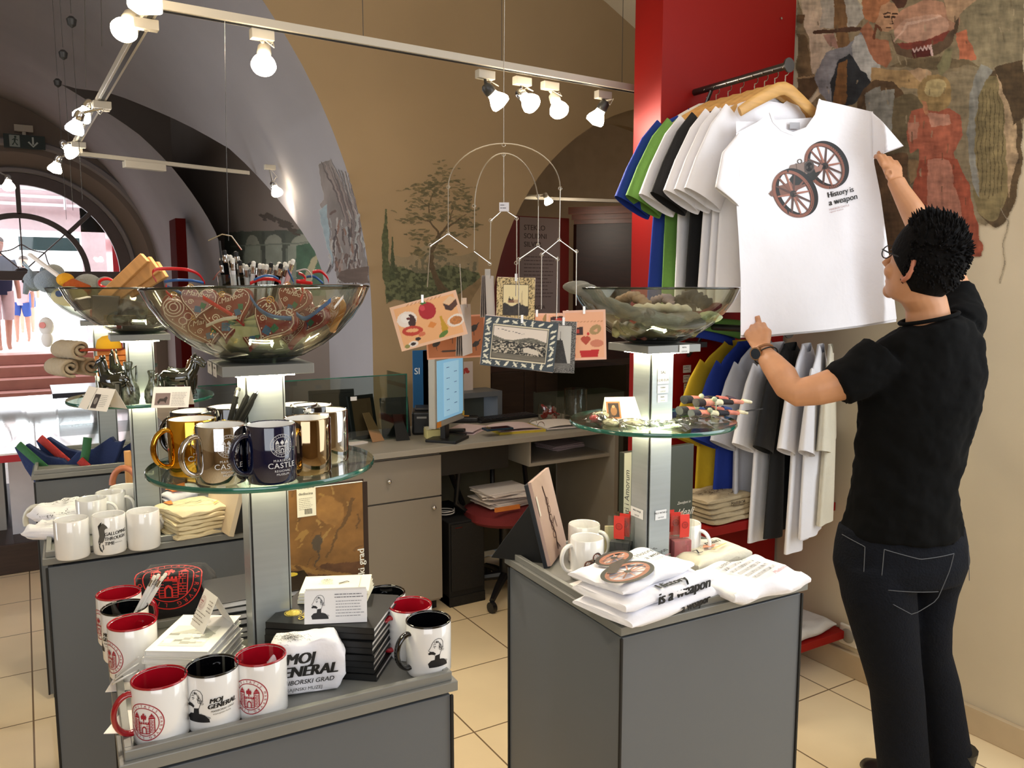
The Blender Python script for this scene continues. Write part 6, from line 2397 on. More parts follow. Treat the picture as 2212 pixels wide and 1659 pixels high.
edge_text(s1, .3, 'a weapon', .0, .006, .026, .028, -.084)
edge_text(s2, .28, 'is a weapon', -.045, .0045, .036, .03, -.081)
edge_text(s2, .28, 'History', -.03, .034, .03, .03, -.081)
a = Art()
for (x, y, rx, ry, rot) in ((-.055, -.03, .075, .04, R(8)), (-.01, .045, .055, .028, R(10))):
    a.ring(x, y, rx, .012, '#2b2523', ry=ry, rot=rot, n=40)
    a.ring(x, y, rx - .009, .009, '#9a5f4a', ry=ry - .008, rot=rot, n=40)
    for i in range(11):
        q = 2 * PI * i / 11
        px_, py_ = (rx - .012) * math.cos(q), (ry - .012) * math.sin(q)
        a.line([(x, y), (x + px_, y + py_)], .004, '#7d5142' if i % 2 else '#b07a66')
    a.ell(x, y, .01, .007, '#2a2422', 12)
a.poly([(-.1, -.01), (-.05, .025), (.0, .03), (.0, .02), (-.04, .0), (-.08, -.02)], '#3a2a26')
a.text('History is', .035, .012, .021, INK['black'], bold=.04, rot=.08)
a.text('a weapon', .038, -.012, .023, INK['black'], bold=.04, shear=.2, rot=.08)
a.text('MARIBOR CASTLE', .045, -.03, .008, '#b3505a', rot=.08)
a.build('print', lambda x, y, h=0: Vector((x, y, .0275 + h)), s3, base=.002, cut=.015)
S4 = PZ(1620, 1240, TR + .03)
s4 = folded((S4.x - .005, S4.y + .0, TR), R(-2), .24, .17, .04, cot, 'white folded shirt printed with lines of music notes at the right of the tray', None, lobes=2, seed=54, amp=.007)
a = Art()
for k in range(6):
    for q in range(5):
        a.line([(-.06, .055 - k * .018 - q * .0022), (.055, .055 - k * .018 - q * .0022)], .0007, '#77736e')
    for q in range(16):
        x = -.055 + random.random() * .105
        y = .055 - k * .018 - random.random() * .009
        a.ell(x, y, .0016, .0012, '#333130', 6)
        a.line([(x + .0014, y), (x + .0014, y + .005)], .0006, '#333130')
a.text('Mladinska', .0, -.066, .016, '#b0506a', shear=.6)
a.build('print', lambda x, y, h=0: Vector((x * math.cos(.35) - y * math.sin(.35), x * math.sin(.35) + y * math.cos(.35), .0455 + h)), s4, base=.0015, cut=.02)
S5 = PZ(1540, 1195, TR + .03)
s5 = folded((S5.x, S5.y + .02, TR), R(6), .2, .12, .04, mat('cream_cotton', '#ddd6c2', .9, bump=.3, bs=60), 'cream folded shirt with coloured print behind the music shirt', None, lobes=2, seed=55, amp=.004)
a = Art()
a.text('main', -.0, .0, .03, INK['black'], bold=.04, shear=.2)
a.text('Z', -.07, -.03, .03, INK['black'], bold=.04)
a.poly([(-.03, -.01), (.0, -.02), (.02, -.01), (-.01, .005)], '#cf8f74')
a.line([(-.02, -.03), (.05, -.02)], .005, '#d8c080')
a.build('print', lambda x, y, h=0: Vector((x, y, .0445 + h)), s5, base=.0015)
# small hearts in the counter jar
for k in range(10):
    an, z = k * 2.4, .02 + .019 * (k // 3)
    o = gheart(Vector(hj.location) + Vector((.035 * math.cos(an), .035 * math.sin(an), z)), .022, an, R(60 * (k % 2)), R(30 * (k % 3) - 30), 'small red gingerbread heart in the round counter jar', 'small hearts in the counter jar', False, th=.008)


# ================================================================== red shirt rack on the side wall
redl = mat('deep_red_lacquer', '#850c06', 0.5, var=.05, vs=1.5, spec=.25)
rk = empty('shirt_rack', (0, 0, 0), 0, 'tall deep red shirt rack with two shelves against the cream wall', 'clothes rack')
MB().bx(2.085, 2.80, 2.39, 2.55, .02, 2.755).build('back_panel', redl, rk, smooth=0, bevel=.002)
MB().bx(2.09, 2.815, 2.10, 2.385, .668, .703).build('shelf', redl, rk, smooth=0, bevel=.002)
MB().bx(2.09, 2.815, 2.02, 2.385, .15, .183).build('shelf', redl, rk, smooth=0, bevel=.002)
rodm = mat('dark_steel_rod', '#4a4644', .3, metal=.8)
for z, b1 in ((2.32, 1.945), (1.43, 1.90)):
    rd = MB().cyl((2.25, 2.39, z), (2.25, b1, z), .0125, n=16).build('rail', rodm, rk)
    MB().cyl((2.25, b1, z), (2.25, b1 - .006, z), .024, n=20).build('end_disc', rodm, rd)
    MB().bx(2.235, 2.265, 2.3, 2.39, z - .08, z - .06).tube([(2.25, 2.388, z - .12), (2.25, 2.33, z - .06), (2.25, 2.3, z - .01)], .007, 8).build('bracket', rodm, rd)
tag(MB().cyl(PB(1687, 40, 2.388), PB(1687, 40, 2.388) + Vector((0, -.004, 0)), .005, n=10).build('screw', chrome), 'small round screw near the top of the red rack panel', 'screw')
for k, (px, py, w_, h_, n) in enumerate(((1484, 797, .042, .03, 2), (1483, 818, .036, .03, 2), (1486, 838, .045, .038, 3), (1486, 858, .048, .034, 3))):
    a = Art()
    a.rect(-w_ / 2, -h_ / 2, w_ / 2, h_ / 2, '#c9c4bf')
    a.lines(-w_ / 2 + .004, h_ / 2 - .008, w_ * .7, n, .01, .0022, '#3a3434')
    tag(a.build('price_note', flatmap(PB(px, py, 2.386), (1, 0, 0), (0, 0, 1))), ['uppermost', 'second', 'third', 'lowest'][k] + ' white price note on the red rack panel', 'price note', 'price notes')

wooda = mat('pale_hanger_wood', '#c99a58', .45, var=.12, vs=10, stretch=(1, 8, 8))
cott = {'b': mat('blue_cotton', '#12308c', .85, bump=.25, bs=30), 'g': mat('green_cotton', '#5f8a3a', .85, bump=.25, bs=30), 'w': cot, 'k': cotb,
        'y': mat('yellow_cotton', '#c5a41c', .85, bump=.25, bs=30), 's': mat('silver_grey_cotton', '#b9bac2', .85, bump=.25, bs=30), 'c': mat('cream_cotton', '#ddd6c2', .9, bump=.3, bs=60)}


def hanger(loc, white=False, label='', rz=0.0):
    t = empty('clothes_hanger', loc, rz, label, 'hanger', 'clothes hangers')
    mm = mat('white_hanger', '#e4e0d8', .4) if white else wooda
    pts = [(-.21, 0, -.105), (-.15, 0, -.07), (-.08, 0, -.035), (-.03, 0, -.012), (0, 0, -.006), (.03, 0, -.012), (.08, 0, -.035), (.15, 0, -.07), (.21, 0, -.105)]
    MB().tube(pts, [(.016, .006), (.019, .007), (.021, .008), (.022, .008), (.022, .008), (.022, .008), (.021, .008), (.019, .007), (.016, .006)], 12, up=(0, 0, 1)).build('bar', mm, t, smooth=60)
    MB().tube([(0, 0, -.006), (0, 0, .03)] + [(.0155 * math.cos(q) , 0, .052 + .0165 * math.sin(q)) for q in [R(-90) + R(250) * k / 12 for k in range(13)]], .0018, 6).build('hook', chrome, t)
    return t


def shirt_rings(w0, seed, length, fold=.012, depth=.026):
    r_ = random.Random(seed)
    ph = [r_.uniform(0, 6.3) for _ in range(4)]
    body, n = [], 48
    for z, hw in ((.0, .085), (-.012, .095), (-.03, .135), (-.055, .185), (-.08, .215), (-.12, .222), (-.18, .222), (-.26, .224), (-.36, .228), (-.46, .232), (-.56, .236), (-.66, .24), (-length, .242)):
        f = min(1, -z / .3)
        ring = []
        for j in range(n):
            s = 2 * PI * j / n
            x = hw * w0 * math.cos(s)
            y = (depth * (.5 + .5 * f)) * math.copysign(abs(math.sin(s)) ** .8, math.sin(s))
            y += f * fold * (math.sin(26 * x + ph[0] + 2 * z) + .6 * math.sin(47 * x + ph[1]))
            zz = z - .055 * (1 - min(1, -z / .03)) * (math.sin(s) < -.15) * (1 - abs(x) / (hw * w0)) if z > -.03 else z
            ring.append((x, y, zz + .004 * math.sin(9 * x + ph[2]) * (z < -.5)))
        body.append(ring)
    sl = []
    for s in (-1, 1):
        P = [(s * .165 * w0, 0, -.125), (s * .225 * w0, 0, -.185), (s * .285 * w0, 0, -.28), (s * .33 * w0, 0, -.375)]
        sl.append((P, [(.095, .014), (.093, .018), (.088, .022), (.086, .026)]))
    return body, sl


def tee(loc, key, label, seed, length=.74, w0=1.0, rz=0.0, group=None, print_=False, depth=.026):
    t = empty('t_shirt', loc, rz, label, 'shirt', group)
    body, sl = shirt_rings(w0, seed, length, depth=depth)
    MB().loft(body, False, False).build('shirt_body', cott[key], t, smooth=80)
    for P, rr_ in sl:
        MB().tube(P, rr_, 20, caps=False, up=(0, 0, 1) if False else (.85 if P[0][0] > 0 else -.85, 0, .5)).build('sleeve', cott[key], t, smooth=80)
    return t


HZ = 2.254
US, LS = 'T-shirts on the upper rail', 'T-shirts on the lower rail'
for k, (b, key, w_, lb) in enumerate(((2.325, 'b', 1.06, 'blue T-shirt nearest the red panel on the upper rail'), (2.275, 'g', 1.03, 'green T-shirt next to the blue one on the upper rail'), (2.215, 'w', 1.0, 'white T-shirt between the green and the black one on the upper rail'),
                                      (2.155, 'k', 1.0, 'black T-shirt on the upper rail'), (2.09, 'w', 1.0, 'white T-shirt just in front of the black one on the upper rail'), (2.045, 'w', .98, 'second white T-shirt in front of the black one on the upper rail'), (2.00, 'w', .97, 'white T-shirt directly behind the cannon T-shirt'))):
    tee((2.25, b, HZ - .015), key, lb, 30 + k, w0=w_, group=US, depth=.018)
    hanger((2.25, b, HZ), k == 0, ['white hanger carrying the blue T-shirt', 'wooden hanger carrying the green T-shirt', 'wooden hanger behind the black T-shirt', 'wooden hanger carrying the black T-shirt', 'wooden hanger in front of the black T-shirt', 'fifth wooden hanger from the front shirt', 'wooden hanger right behind the front one'][k])
hanger((2.25, 1.955, HZ), False, 'foremost wooden hanger carrying the cannon T-shirt')
for k, (b, key, w_, ln, lb) in enumerate(((2.31, 'y', 1.0, .70, 'yellow T-shirt on the lower rail'), (2.26, 'b', .99, .70, 'blue T-shirt on the lower rail'), (2.205, 's', .97, .70, 'pale grey T-shirt on the lower rail'), (2.15, 'w', .93, .78, 'narrow white T-shirt hanging low on the lower rail'),
                                          (2.10, 'k', .90, .76, 'black T-shirt on the lower rail'), (2.04, 'w', .84, .80, 'white T-shirt reaching lowest on the lower rail'), (1.99, 'w', .78, .74, 'white T-shirt near the end of the lower rail'), (1.96, 'c', .55, .50, 'cream T-shirt at the end of the lower rail beside the man'))):
    tee((2.43 + .018 * k, b, 1.37), key, lb, 60 + k, length=ln - .03, w0=w_ * .86, rz=R(6 + 4 * k), group=LS, depth=.02)
# broad folds of green, blue and black hems between the two rails
for k, (b, key, x0, z, lb) in enumerate(((2.30, 'g', 2.14, 1.47, 'green T-shirt shoulder showing under the upper row'), (2.33, 'b', 2.14, 1.44, 'blue T-shirt shoulder showing under the upper row'))):
    tag(MB().grid(lambda u, v: (x0 - .12 + .42 * u, b - .04 * math.sin(PI * u), z - .02 * u * u - .05 * v * (.5 + u)), 14, 4).build('hanging_cloth', cott[key], smooth=60, solid=.01), lb, 'shirt')

# folded bags on the shelves
for i in range(5):
    t = folded((2.27 - .01 * i + .006 * (i % 2), 2.19 + .004 * i, .704 + .019 * i), R(3 - 2 * (i % 2)), .30 - .012 * i, .17, .022, linen, ['lowest folded linen bag on the red shelf', 'second folded linen bag on the red shelf', 'middle folded linen bag with small letters on the red shelf', 'fourth folded linen bag reading MARIBOR on the red shelf', 'topmost folded linen bag with dark print on the red shelf'][i],
               'folded linen bags on the red shelf', lobes=1, seed=70 + i, name='linen_bag', cat='bag', amp=.003)
    if i == 3:
        a = Art()
        a.text('MARIBOR', -.02, .008, .018, '#3c2c1e', bold=.02)
        a.lines(-.01, .002, .06, 1, .004, .0015, '#5c4c3a')
        a.build('print', lambda x, y, h=0: Vector((x, -.088 - h, y)), t, base=.001)
    if i == 4:
        a = Art()
        for q in range(50):
            x, y = random.gauss(0, .05), random.gauss(0, .025)
            a.line([(x, y), (x + .02 * random.random(), y + .004)], .003, '#4a3324')
        a.build('print', lambda x, y, h=0: Vector((x, y, .024 + h)), t, base=.001)
for i in range(1):
    t = folded((2.62, 2.14, .184), R(5), .30, .22, .05, mat('greyish_white_cotton', '#b9b2aa', .9, bump=.3), 'folded pale T-shirt with a dark cannon print on the low red shelf', None, lobes=2, seed=80, amp=.005)
    a = Art()
    cannon(a, -.05, .0, .13, wood='#2c2626', lt='#3a3030')
    a.text('weapon', .03, .01, .02, '#2a2a2a', rot=.4)
    a.build('print', lambda x, y, h=0: Vector((x, y, .056 + h)), t, base=.001)
p = PA(1833, 1373, 2.81)
t = empty('wall_socket', (0, 0, 0), 0, 'round white wall socket low on the cream wall', 'socket')
MB().box((2.812, p.y, p.z), (.016, .085, .085)).build('plate', mat('white_plastic', '#d9d2c4', .4), t, smooth=0, bevel=.006)
MB().cyl((2.803, p.y, p.z), (2.80, p.y, p.z), .03, .026, 20).build('inset', mat('grey_plastic', '#8e897e', .4), t)

# ------------------------------------------------------------------ the cannon T-shirt held out by the man
def b_of(px, py):
    t = max(0.0, min(1.0, (py - 230) / 480))
    s = max(0.0, min(1.0, (px - 1790) / 120))
    l = max(0.0, min(1.0, (1700 - px) / 110))
    wr = .010 * math.sin(px / 33.0 + py / 300) * t + .006 * math.sin(px / 17.0 - py / 90.0) * t
    return 1.935 - .10 * t - .17 * s * s * (1 - .55 * t) - .03 * l * t + wr


def on_shirt(px, py, h=0.0):
    p = PB(px, py, b_of(px, py))
    return p - cdir(.16, .98) * h


def curve(pts, n):
    P = [Vector((a_, b_)) for a_, b_ in pts]
    L = [0]
    for i in range(1, len(P)):
        L.append(L[-1] + (P[i] - P[i - 1]).length)
    out = []
    for k in range(n + 1):
        d = L[-1] * k / n
        i = max(j for j in range(len(L) - 1) if L[j] <= d + 1e-9)
        u = (d - L[i]) / max(1e-9, L[i + 1] - L[i])
        out.append(P[i].lerp(P[i + 1], u))
    return out


fs = empty('t_shirt', (0, 0, 0), 0, 'white T-shirt printed with a cannon and History is a weapon, held out by the man', 'shirt', US)
topl = curve([(1590, 288), (1640, 262), (1663, 243), (1668, 262), (1685, 280), (1712, 291), (1742, 280), (1763, 250), (1770, 217), (1830, 230), (1886, 242)], 60)
hem = curve([(1600, 724), (1660, 723), (1790, 711), (1860, 702), (1937, 689)], 60)
lft = curve([(1590, 288), (1592, 360), (1590, 430), (1596, 520), (1600, 600), (1600, 724)], 50)
rgt = curve([(1886, 242), (1886, 300), (1888, 350), (1902, 420), (1916, 520), (1928, 610), (1937, 689)], 50)


def coons(u, v):
    iu, iv = u * 60, v * 50
    g = lambda c, t: c[int(t)].lerp(c[min(int(t) + 1, len(c) - 1)], t - int(t))
    A_1 = g(topl, iu) * (1 - v) + g(hem, iu) * v
    B_1 = g(lft, iv) * (1 - u) + g(rgt, iv) * u
    C_1 = (topl[0] * (1 - u) + topl[-1] * u) * (1 - v) + (hem[0] * (1 - u) + hem[-1] * u) * v
    return A_1 + B_1 - C_1


def front(u, v):
    q = coons(u, v)
    e = 1 - abs(2 * u - 1) ** 3
    return tuple(on_shirt(q.x, q.y, .012 * e))


def backs(u, v):
    q = coons(u, v)
    y = q.y
    if v < .12:
        y = y * (v / .12) + (1 - v / .12) * min(y, 262 - 30 * (u > .5) * 0 - 20 * math.sin(PI * u) * 0 + (240 - 262) * u)
    e = 1 - abs(2 * u - 1) ** 3
    return tuple(on_shirt(q.x, y + (6 if v > .98 else 0), -.03 * e - .004))


MB().grid(front, 70, 60).grid(backs, 40, 40).build('shirt_body', cot, fs, smooth=80)


def sleeve(top, bot, name, off):
    T_, B_ = curve(top, 14), curve(bot, 14)
    m = MB()
    rings = []
    for i in range(15):
        c0, c1 = T_[i], B_[i]
        ring = []
        for j in range(24):
            s = 2 * PI * j / 24
            q = c0.lerp(c1, .5 - .5 * math.cos(s))
            ring.append(on_shirt(q.x, q.y, off * i / 14 + (.016 + .012 * i / 14) * math.sin(s)))
        rings.append(ring)
    m.loft(rings, False, False).build(name, cot, fs, smooth=80, solid=.0015)


sleeve([(1880, 240), (1905, 262), (1951, 316)], [(1884, 352), (1886, 345), (1896, 335)], 'sleeve', .0)
sleeve([(1596, 286), (1560, 330), (1545, 404)], [(1596, 430), (1594, 436), (1596, 446)], 'sleeve', .0)
MB().tube([on_shirt(a_, b_, .013) for a_, b_ in [(1663, 243), (1670, 264), (1687, 281), (1712, 291), (1741, 280), (1761, 252), (1770, 217)]], (.0065), 8, flat=.4, caps=True).build('collar', cot, fs, smooth=70)
lb_ = Art()
lb_.rect(1708, 262, 1730, 276, '#a9a8ac')
lb_.build('neck_label', lambda x, y, h=0: on_shirt(x, y, -.02 + h), fs)
a = Art()
# cannon picture in photo pixels turned into cloth coordinates
KX = lambda x: (x - 1640) if False else x


class PxArt(Art):
    def _add(s, vs, fs_, col):
        super()._add([(1752 + x, 392 - y) for x, y in vs], fs_, col)


a = PxArt()


def wheel(X, Y, rx, ry, rot, dx, dy, wood='#8a5a4c'):
    for q in (1, .66, .33):
        a.ring(X + dx * q, Y + dy * q, rx, 6.5, '#26282a', ry=ry, rot=rot, n=60)
    a.ring(X, Y, rx - 1, 6.5, wood, ry=ry - 1, rot=rot, n=60)
    a.ring(X, Y, rx - 4.5, 1.2, '#3f2a26', ry=ry - 4.5, rot=rot, n=60)
    for i in range(12):
        t = 2 * PI * i / 12 + .25
        px, py = (rx - 5) * math.cos(t), (ry - 5) * math.sin(t)
        qx, qy = px * math.cos(rot) - py * math.sin(rot), px * math.sin(rot) + py * math.cos(rot)
        a.line([(X, Y), (X + qx, Y + qy)], [5, 3.2], ['#7e564c', '#5a4440', '#a26e5e'][i % 3])
    a.ell(X, Y, 7.5, 7.5, '#35302f', 18)
    a.ell(X - 2, Y - 2, 4, 4, '#141416', 14)


a.poly([(-92, -27), (-88, -22), (-78, -12), (-60, -8), (-30, 6), (-10, -10), (-50, -28), (-70, -33), (-86, -33)], '#7d5a50')
wheel(28, 32, 38, 50, R(32), 7, 4)
a.poly([(-48, 4), (-30, 26), (0, 20), (18, 36), (26, 30), (6, 2), (-20, -8), (-40, -10)], '#2b2e2e')
a.poly([(-52, 20), (-46, 34), (-14, 41), (-4, 40), (0, 24), (-12, 14), (-30, 16)], '#85726a')
a.poly([(0, 38), (14, 30), (18, 36), (24, 33), (20, 22), (8, 18)], '#9a766c')
a.ring(-26, 42, 4.5, 1.8, '#55504c', n=16)
a.line([(-34, 38), (-32, 18)], 2, '#5f5049')
a.line([(-16, 41), (-15, 15)], 2, '#5f5049')
a.ell(-6, 30, 11, 14, '#4b4543', 24, R(-12))
a.ell(-6, 30, 7.5, 10, '#0c0c0e', 24, R(-12))
wheel(-40, -28, 38, 52, R(32), 8, 3.5)
a.text('History is', 36, -36, 17, '#0b0b0c', bold=.04, shear=.05, rot=.24, sx=.86)
a.text('a weapon', 38, -53, 18, '#0b0b0c', bold=.04, shear=.15, rot=.24, sx=.9)
a.text('MARIBOR CASTLE', 38, -64, 5.5, '#b08a8a', rot=.24)
a.text('regional museum', 38, -69, 4.5, '#b08a8a', rot=.24)
ap = a.build('print', lambda x, y, h=0: Vector((0, 0, 0)), fs) if False else None
e_ = lambda x, y, h=0: on_shirt(x, y, .0135 + h)
a.build('print', e_, fs, cut=9, base=.0012, eps=.00008)


# ================================================================== the man
skin = mat('tanned_skin', '#c08a64', .5, var=.05, vs=30, sss=.08)
blacktee = mat('black_t_shirt_cotton', '#050505', .95, bump=.2, bs=25, var=.1, spec=.15)
denim = mat('dark_blue_denim', '#0a0d15', .9, bump=.35, bs=160, var=.2, vs=60, spec=.2)
hairm = mat('near_black_hair', '#060404', .8, var=.4, vs=60, bump=.4, bs=120, spec=.15)
man = empty('person', W(1960, 1740, 2.35) * 1.0, 0, 'man in black T-shirt and jeans seen from behind, holding out a white T-shirt', 'person')
man.location.z = 0
ML0 = Vector(man.location)


def remesh(o, vox, smooth_it=4, fac=.5):
    o.location = -ML0
    r_ = o.modifiers.new('remesh', 'REMESH')
    r_.mode = 'VOXEL'
    r_.voxel_size = vox
    r_.use_smooth_shade = True
    s_ = o.modifiers.new('smooth', 'SMOOTH')
    s_.iterations, s_.factor = smooth_it, fac
    return o


# --- T-shirt: torso rings between a left and a right outline point, and two sleeves
def tring(l, r, d, k, n=36, yaw=0.0):
    a_, b_ = W(*l, d), W(*r, d)
    c = (a_ + b_) / 2
    ex_ = (b_ - a_) / 2
    ey_ = cdir(0, 1) * k
    return [c + ex_ * math.cos(2 * PI * j / n) + ey_ * math.sin(2 * PI * j / n) for j in range(n)]


m = MB()
m.loft([tring((1952, 706), (2062, 678), 2.34, .055), tring((1925, 722), (2078, 684), 2.34, .085), tring((1895, 745), (2100, 695), 2.35, .10), tring((1872, 790), (2120, 730), 2.36, .115), tring((1858, 850), (2126, 795), 2.36, .12),
        tring((1856, 910), (2112, 880), 2.36, .12), tring((1852, 1000), (2080, 985), 2.36, .115), tring((1838, 1070), (2062, 1050), 2.36, .12), tring((1824, 1125), (2068, 1110), 2.36, .125), tring((1818, 1158), (2076, 1150), 2.36, .128)])
m.tube([W(1905, 775, 2.34), W(1862, 805, 2.33), W(1815, 832, 2.33), W(1808, 836, 2.33)], [.078, .074, .066, .064], 20)
m.tube([W(2068, 712, 2.38), W(2078, 690, 2.42), W(2075, 655, 2.47), W(2066, 625, 2.5)], [.07, .066, .058, .054], 20)
o = remesh(m.build('t_shirt', blacktee, man), .008, 5)
dsp = o.modifiers.new('folds', 'DISPLACE')
tx = bpy.data.textures.new('folds', 'CLOUDS')
tx.noise_scale = .065
dsp.texture, dsp.strength, dsp.mid_level = tx, .02, .5
MB().tube([tring((1947, 700), (2066, 674), 2.34, .062)[j] for j in range(36)], .006, 8, closed=True).build('collar', blacktee, man, smooth=80).location = -ML0

# --- jeans
m = MB()
m.loft([tring((1814, 1135), (2078, 1128), 2.36, .11), tring((1806, 1175), (2084, 1165), 2.36, .122), tring((1802, 1215), (2088, 1205), 2.36, .128), tring((1812, 1255), (2075, 1245), 2.36, .12)])
m.tube([W(1888, 1215, 2.35), W(1897, 1280, 2.34), W(1910, 1350, 2.34), W(1925, 1430, 2.34), W(1937, 1490, 2.35), W(1943, 1560, 2.36), W(1950, 1640, 2.36), W(1955, 1705, 2.36)], [.108, .106, .096, .084, .078, .077, .076, .076], 24)
m.tube([W(2022, 1215, 2.37), W(2016, 1280, 2.38), W(2012, 1350, 2.37), W(2014, 1410, 2.38), W(2028, 1480, 2.40), W(2040, 1560, 2.40), W(2052, 1640, 2.40), W(2060, 1700, 2.40)], [.088, .068, .058, .055, .062, .064, .066, .07], 24)
remesh(m.build('jeans', denim, man), .008, 4)
stitch = mat('pale_stitching', '#56585c', .8)
jn = MB()


def on_back(px, py, k=.133):
    p = W(px, py, 2.36)
    x = (px - 1945) / 142
    return p - cdir(0, 1) * (k * math.sqrt(max(.02, 1 - x * x)) + .002)


for pts in ([(1872, 1160), (1940, 1176), (2015, 1168)], [(1872, 1160), (1866, 1240), (1870, 1262), (1925, 1290), (1975, 1260), (2005, 1200), (2015, 1168)], [(1808, 1146), (1840, 1160), (1838, 1220)], [(1872, 1243), (1978, 1243)], [(2060, 1160), (2064, 1235)]):
    P = curve(pts, 24)
    jn.tube([on_back(q.x, q.y) for q in P], .0011, 5)
jn.build('stitching', stitch, man).location = -ML0
m = MB()
for (cx_, cy2, d) in ((1955, 0, 2.36), (2060, 0, 2.40)):
    b0 = W(cx_, 1725, d)
    b0.z = 0
    f = cdir(-.35, .93).normalized()
    m.loft([[b0 + f * t + Vector((-f.y, f.x, 0)) * (w_ * math.cos(2 * PI * j / 16)) + Vector((0, 0, h_ / 2 + h_ / 2 * math.sin(2 * PI * j / 16))) for j in range(16)] for t, w_, h_ in ((-.10, .02, .05), (-.085, .036, .085), (-.02, .042, .10), (.06, .045, .07), (.13, .045, .05), (.165, .025, .035))])
    m.tube([b0 + Vector((0, 0, .05)), b0 + Vector((0, 0, .14))], [.045, .06], 14)
m.build('shoes', mat('black_leather', '#0c0c0c', .4), man, smooth=70).location = -ML0

# --- skin: head, neck, arms and hands as one surface
hc = W(1997, 566, 2.33)
FW = (cdir(-.52, .80, .30)).normalized()      # where the face points
UPV = (Vector((0, 0, 1)) - FW * FW.z).normalized()
RT = FW.cross(UPV).normalized()


def H(x, y, z):
    "head space: x to his right, y towards the face, z up"
    return hc + RT * x + FW * y + UPV * z


m = MB()
rings = []
for z, ry_f, ry_b, rx in ((-.125, .055, -.0, .03), (-.115, .078, .02, .045), (-.095, .085, .055, .056), (-.07, .088, .07, .064), (-.04, .09, .086, .070), (-.01, .091, .094, .074), (.02, .092, .099, .076), (.05, .088, .098, .075), (.08, .072, .086, .066), (.10, .05, .064, .05), (.112, .02, .03, .022)):
    ring = []
    for j in range(28):
        s = 2 * PI * j / 28
        c_, s_ = math.cos(s), math.sin(s)
        ring.append(H(rx * c_, (ry_f if s_ > 0 else ry_b) * s_, z))
    rings.append(ring)
m.loft(rings)
m.tube([H(0, .082, .015), H(0, .098, -.012), H(0, .112, -.035), H(0, .094, -.045)], [.008, .011, .014, .01], 10)
m.tube([H(-.02, .084, -.072), H(0, .093, -.070), H(.02, .084, -.072)], [.004, .007, .004], 8)
m.tube([H(-.018, .082, -.083), H(0, .090, -.082), H(.018, .082, -.083)], [.004, .007, .004], 8)
m.ball(H(0, .070, -.108), .022, 12)
for s in (-1, 1):
    m.tube([H(s * .012, .084, .018), H(s * .04, .078, .022), H(s * .055, .06, .015)], [.006, .008, .005], 8)
    m.ball(H(s * .036, .06, -.045), .026, 12)
nk0 = W(1998, 640, 2.35)
m.tube([H(0, -.01, -.06), H(0, -.02, -.09), W(2000, 655, 2.345), W(2005, 690, 2.35), W(2008, 720, 2.36)], [.060, .056, .056, .060, .085], 20)
# left arm
aw = [W(1870, 805, 2.34), W(1820, 826, 2.33), W(1765, 842, 2.34), W(1722, 848, 2.36), W(1703, 835, 2.38), W(1690, 812, 2.40), W(1668, 785, 2.44), W(1650, 762, 2.48), W(1644, 752, 2.495)]
m.tube(aw, [.054, .052, .046, .042, .042, .043, .036, (.024, .030), (.023, .029)], 18)
# right arm: sleeve, elbow behind the head, forearm up to the sleeve of the shirt
ar = [W(2062, 632, 2.5), W(2045, 585, 2.54), W(2022, 545, 2.57), W(1995, 500, 2.60), W(1968, 450, 2.63), W(1945, 410, 2.66), W(1935, 390, 2.675)]
m.tube(ar, [.048, .045, .042, .042, .036, (.025, .031), (.023, .030)], 18)


def hand(m, wrist, d, n, s, curl, spread=.0, thumb=None, k=1.0):
    "wrist point, direction to the knuckles d, palm normal n, direction towards the thumb s"
    d, n, s = d.normalized(), n.normalized(), s.normalized()
    kn = []
    rg_ = []
    for t, w_, th_ in ((-.01, .026, .019), (.02, .031, .017), (.05, .038, .016), (.075, .041, .014), (.086, .038, .012)):
        c = wrist + d * t * k
        rg_.append([c + s * w_ * k * math.cos(2 * PI * j / 18) + n * th_ * k * math.sin(2 * PI * j / 18) for j in range(18)])
    m.loft(rg_)
    Ls = (.070, .078, .073, .058)
    for i in range(4):
        off = (.030 - .020 * i) * k
        p = wrist + d * (.078 - .004 * abs(i - 1.3)) * k + s * off
        dd = (d + s * (spread * (1.5 - i))).normalized()
        pts = [p - dd * .01]
        ang = 0
        seg = (.45, .3, .25)
        for q in range(3):
            pts.append(p)
            ang += curl[q] if not isinstance(curl[0], tuple) else curl[i][q]
            p = p + (dd * math.cos(ang) + n * math.sin(ang)) * Ls[i] * seg[q] * k
        pts.append(p)
        r0 = (.0095, .0098, .0095, .0083)[i] * k
        m.tube(pts, [r0 * 1.1, r0 * 1.08, r0, r0 * .92, r0 * .8], 10)
    if thumb:
        pts = [wrist + d * .018 * k + s * .018 * k] + [Vector(q) for q in thumb]
        m.tube(pts, [.015 * k, .0135 * k, .0115 * k, .0095 * k][:len(pts)], 10)


wl_ = W(1645, 754, 2.492)
kl = on_shirt(1624, 692, .012)
dL = (kl - wl_)
nL = cdir(.35, .9, .1)
sL = cdir(.95, -.1, .25)
hand(m, wl_, dL, cdir(.25, .95, .15), sL, (R(48), R(62), R(45)), thumb=[wl_.lerp(kl, .55) + cdir(.034, -.006, .004), on_shirt(1640, 706, .016), on_shirt(1634, 682, .014)], k=.95)
wr_ = W(1934, 392, 2.675)
kr = on_shirt(1920, 345, .0)
hand(m, wr_, (W(1922, 350, 2.72) - wr_), cdir(.0, .9, .2), cdir(-.95, .05, .25), (R(30), R(62), R(50)), thumb=[wr_ + cdir(-.028, -.01, .025), on_shirt(1903, 348, .02), on_shirt(1896, 329, .012)], k=.95)
remesh(m.build('body', skin, man), .0042, 3, .4)

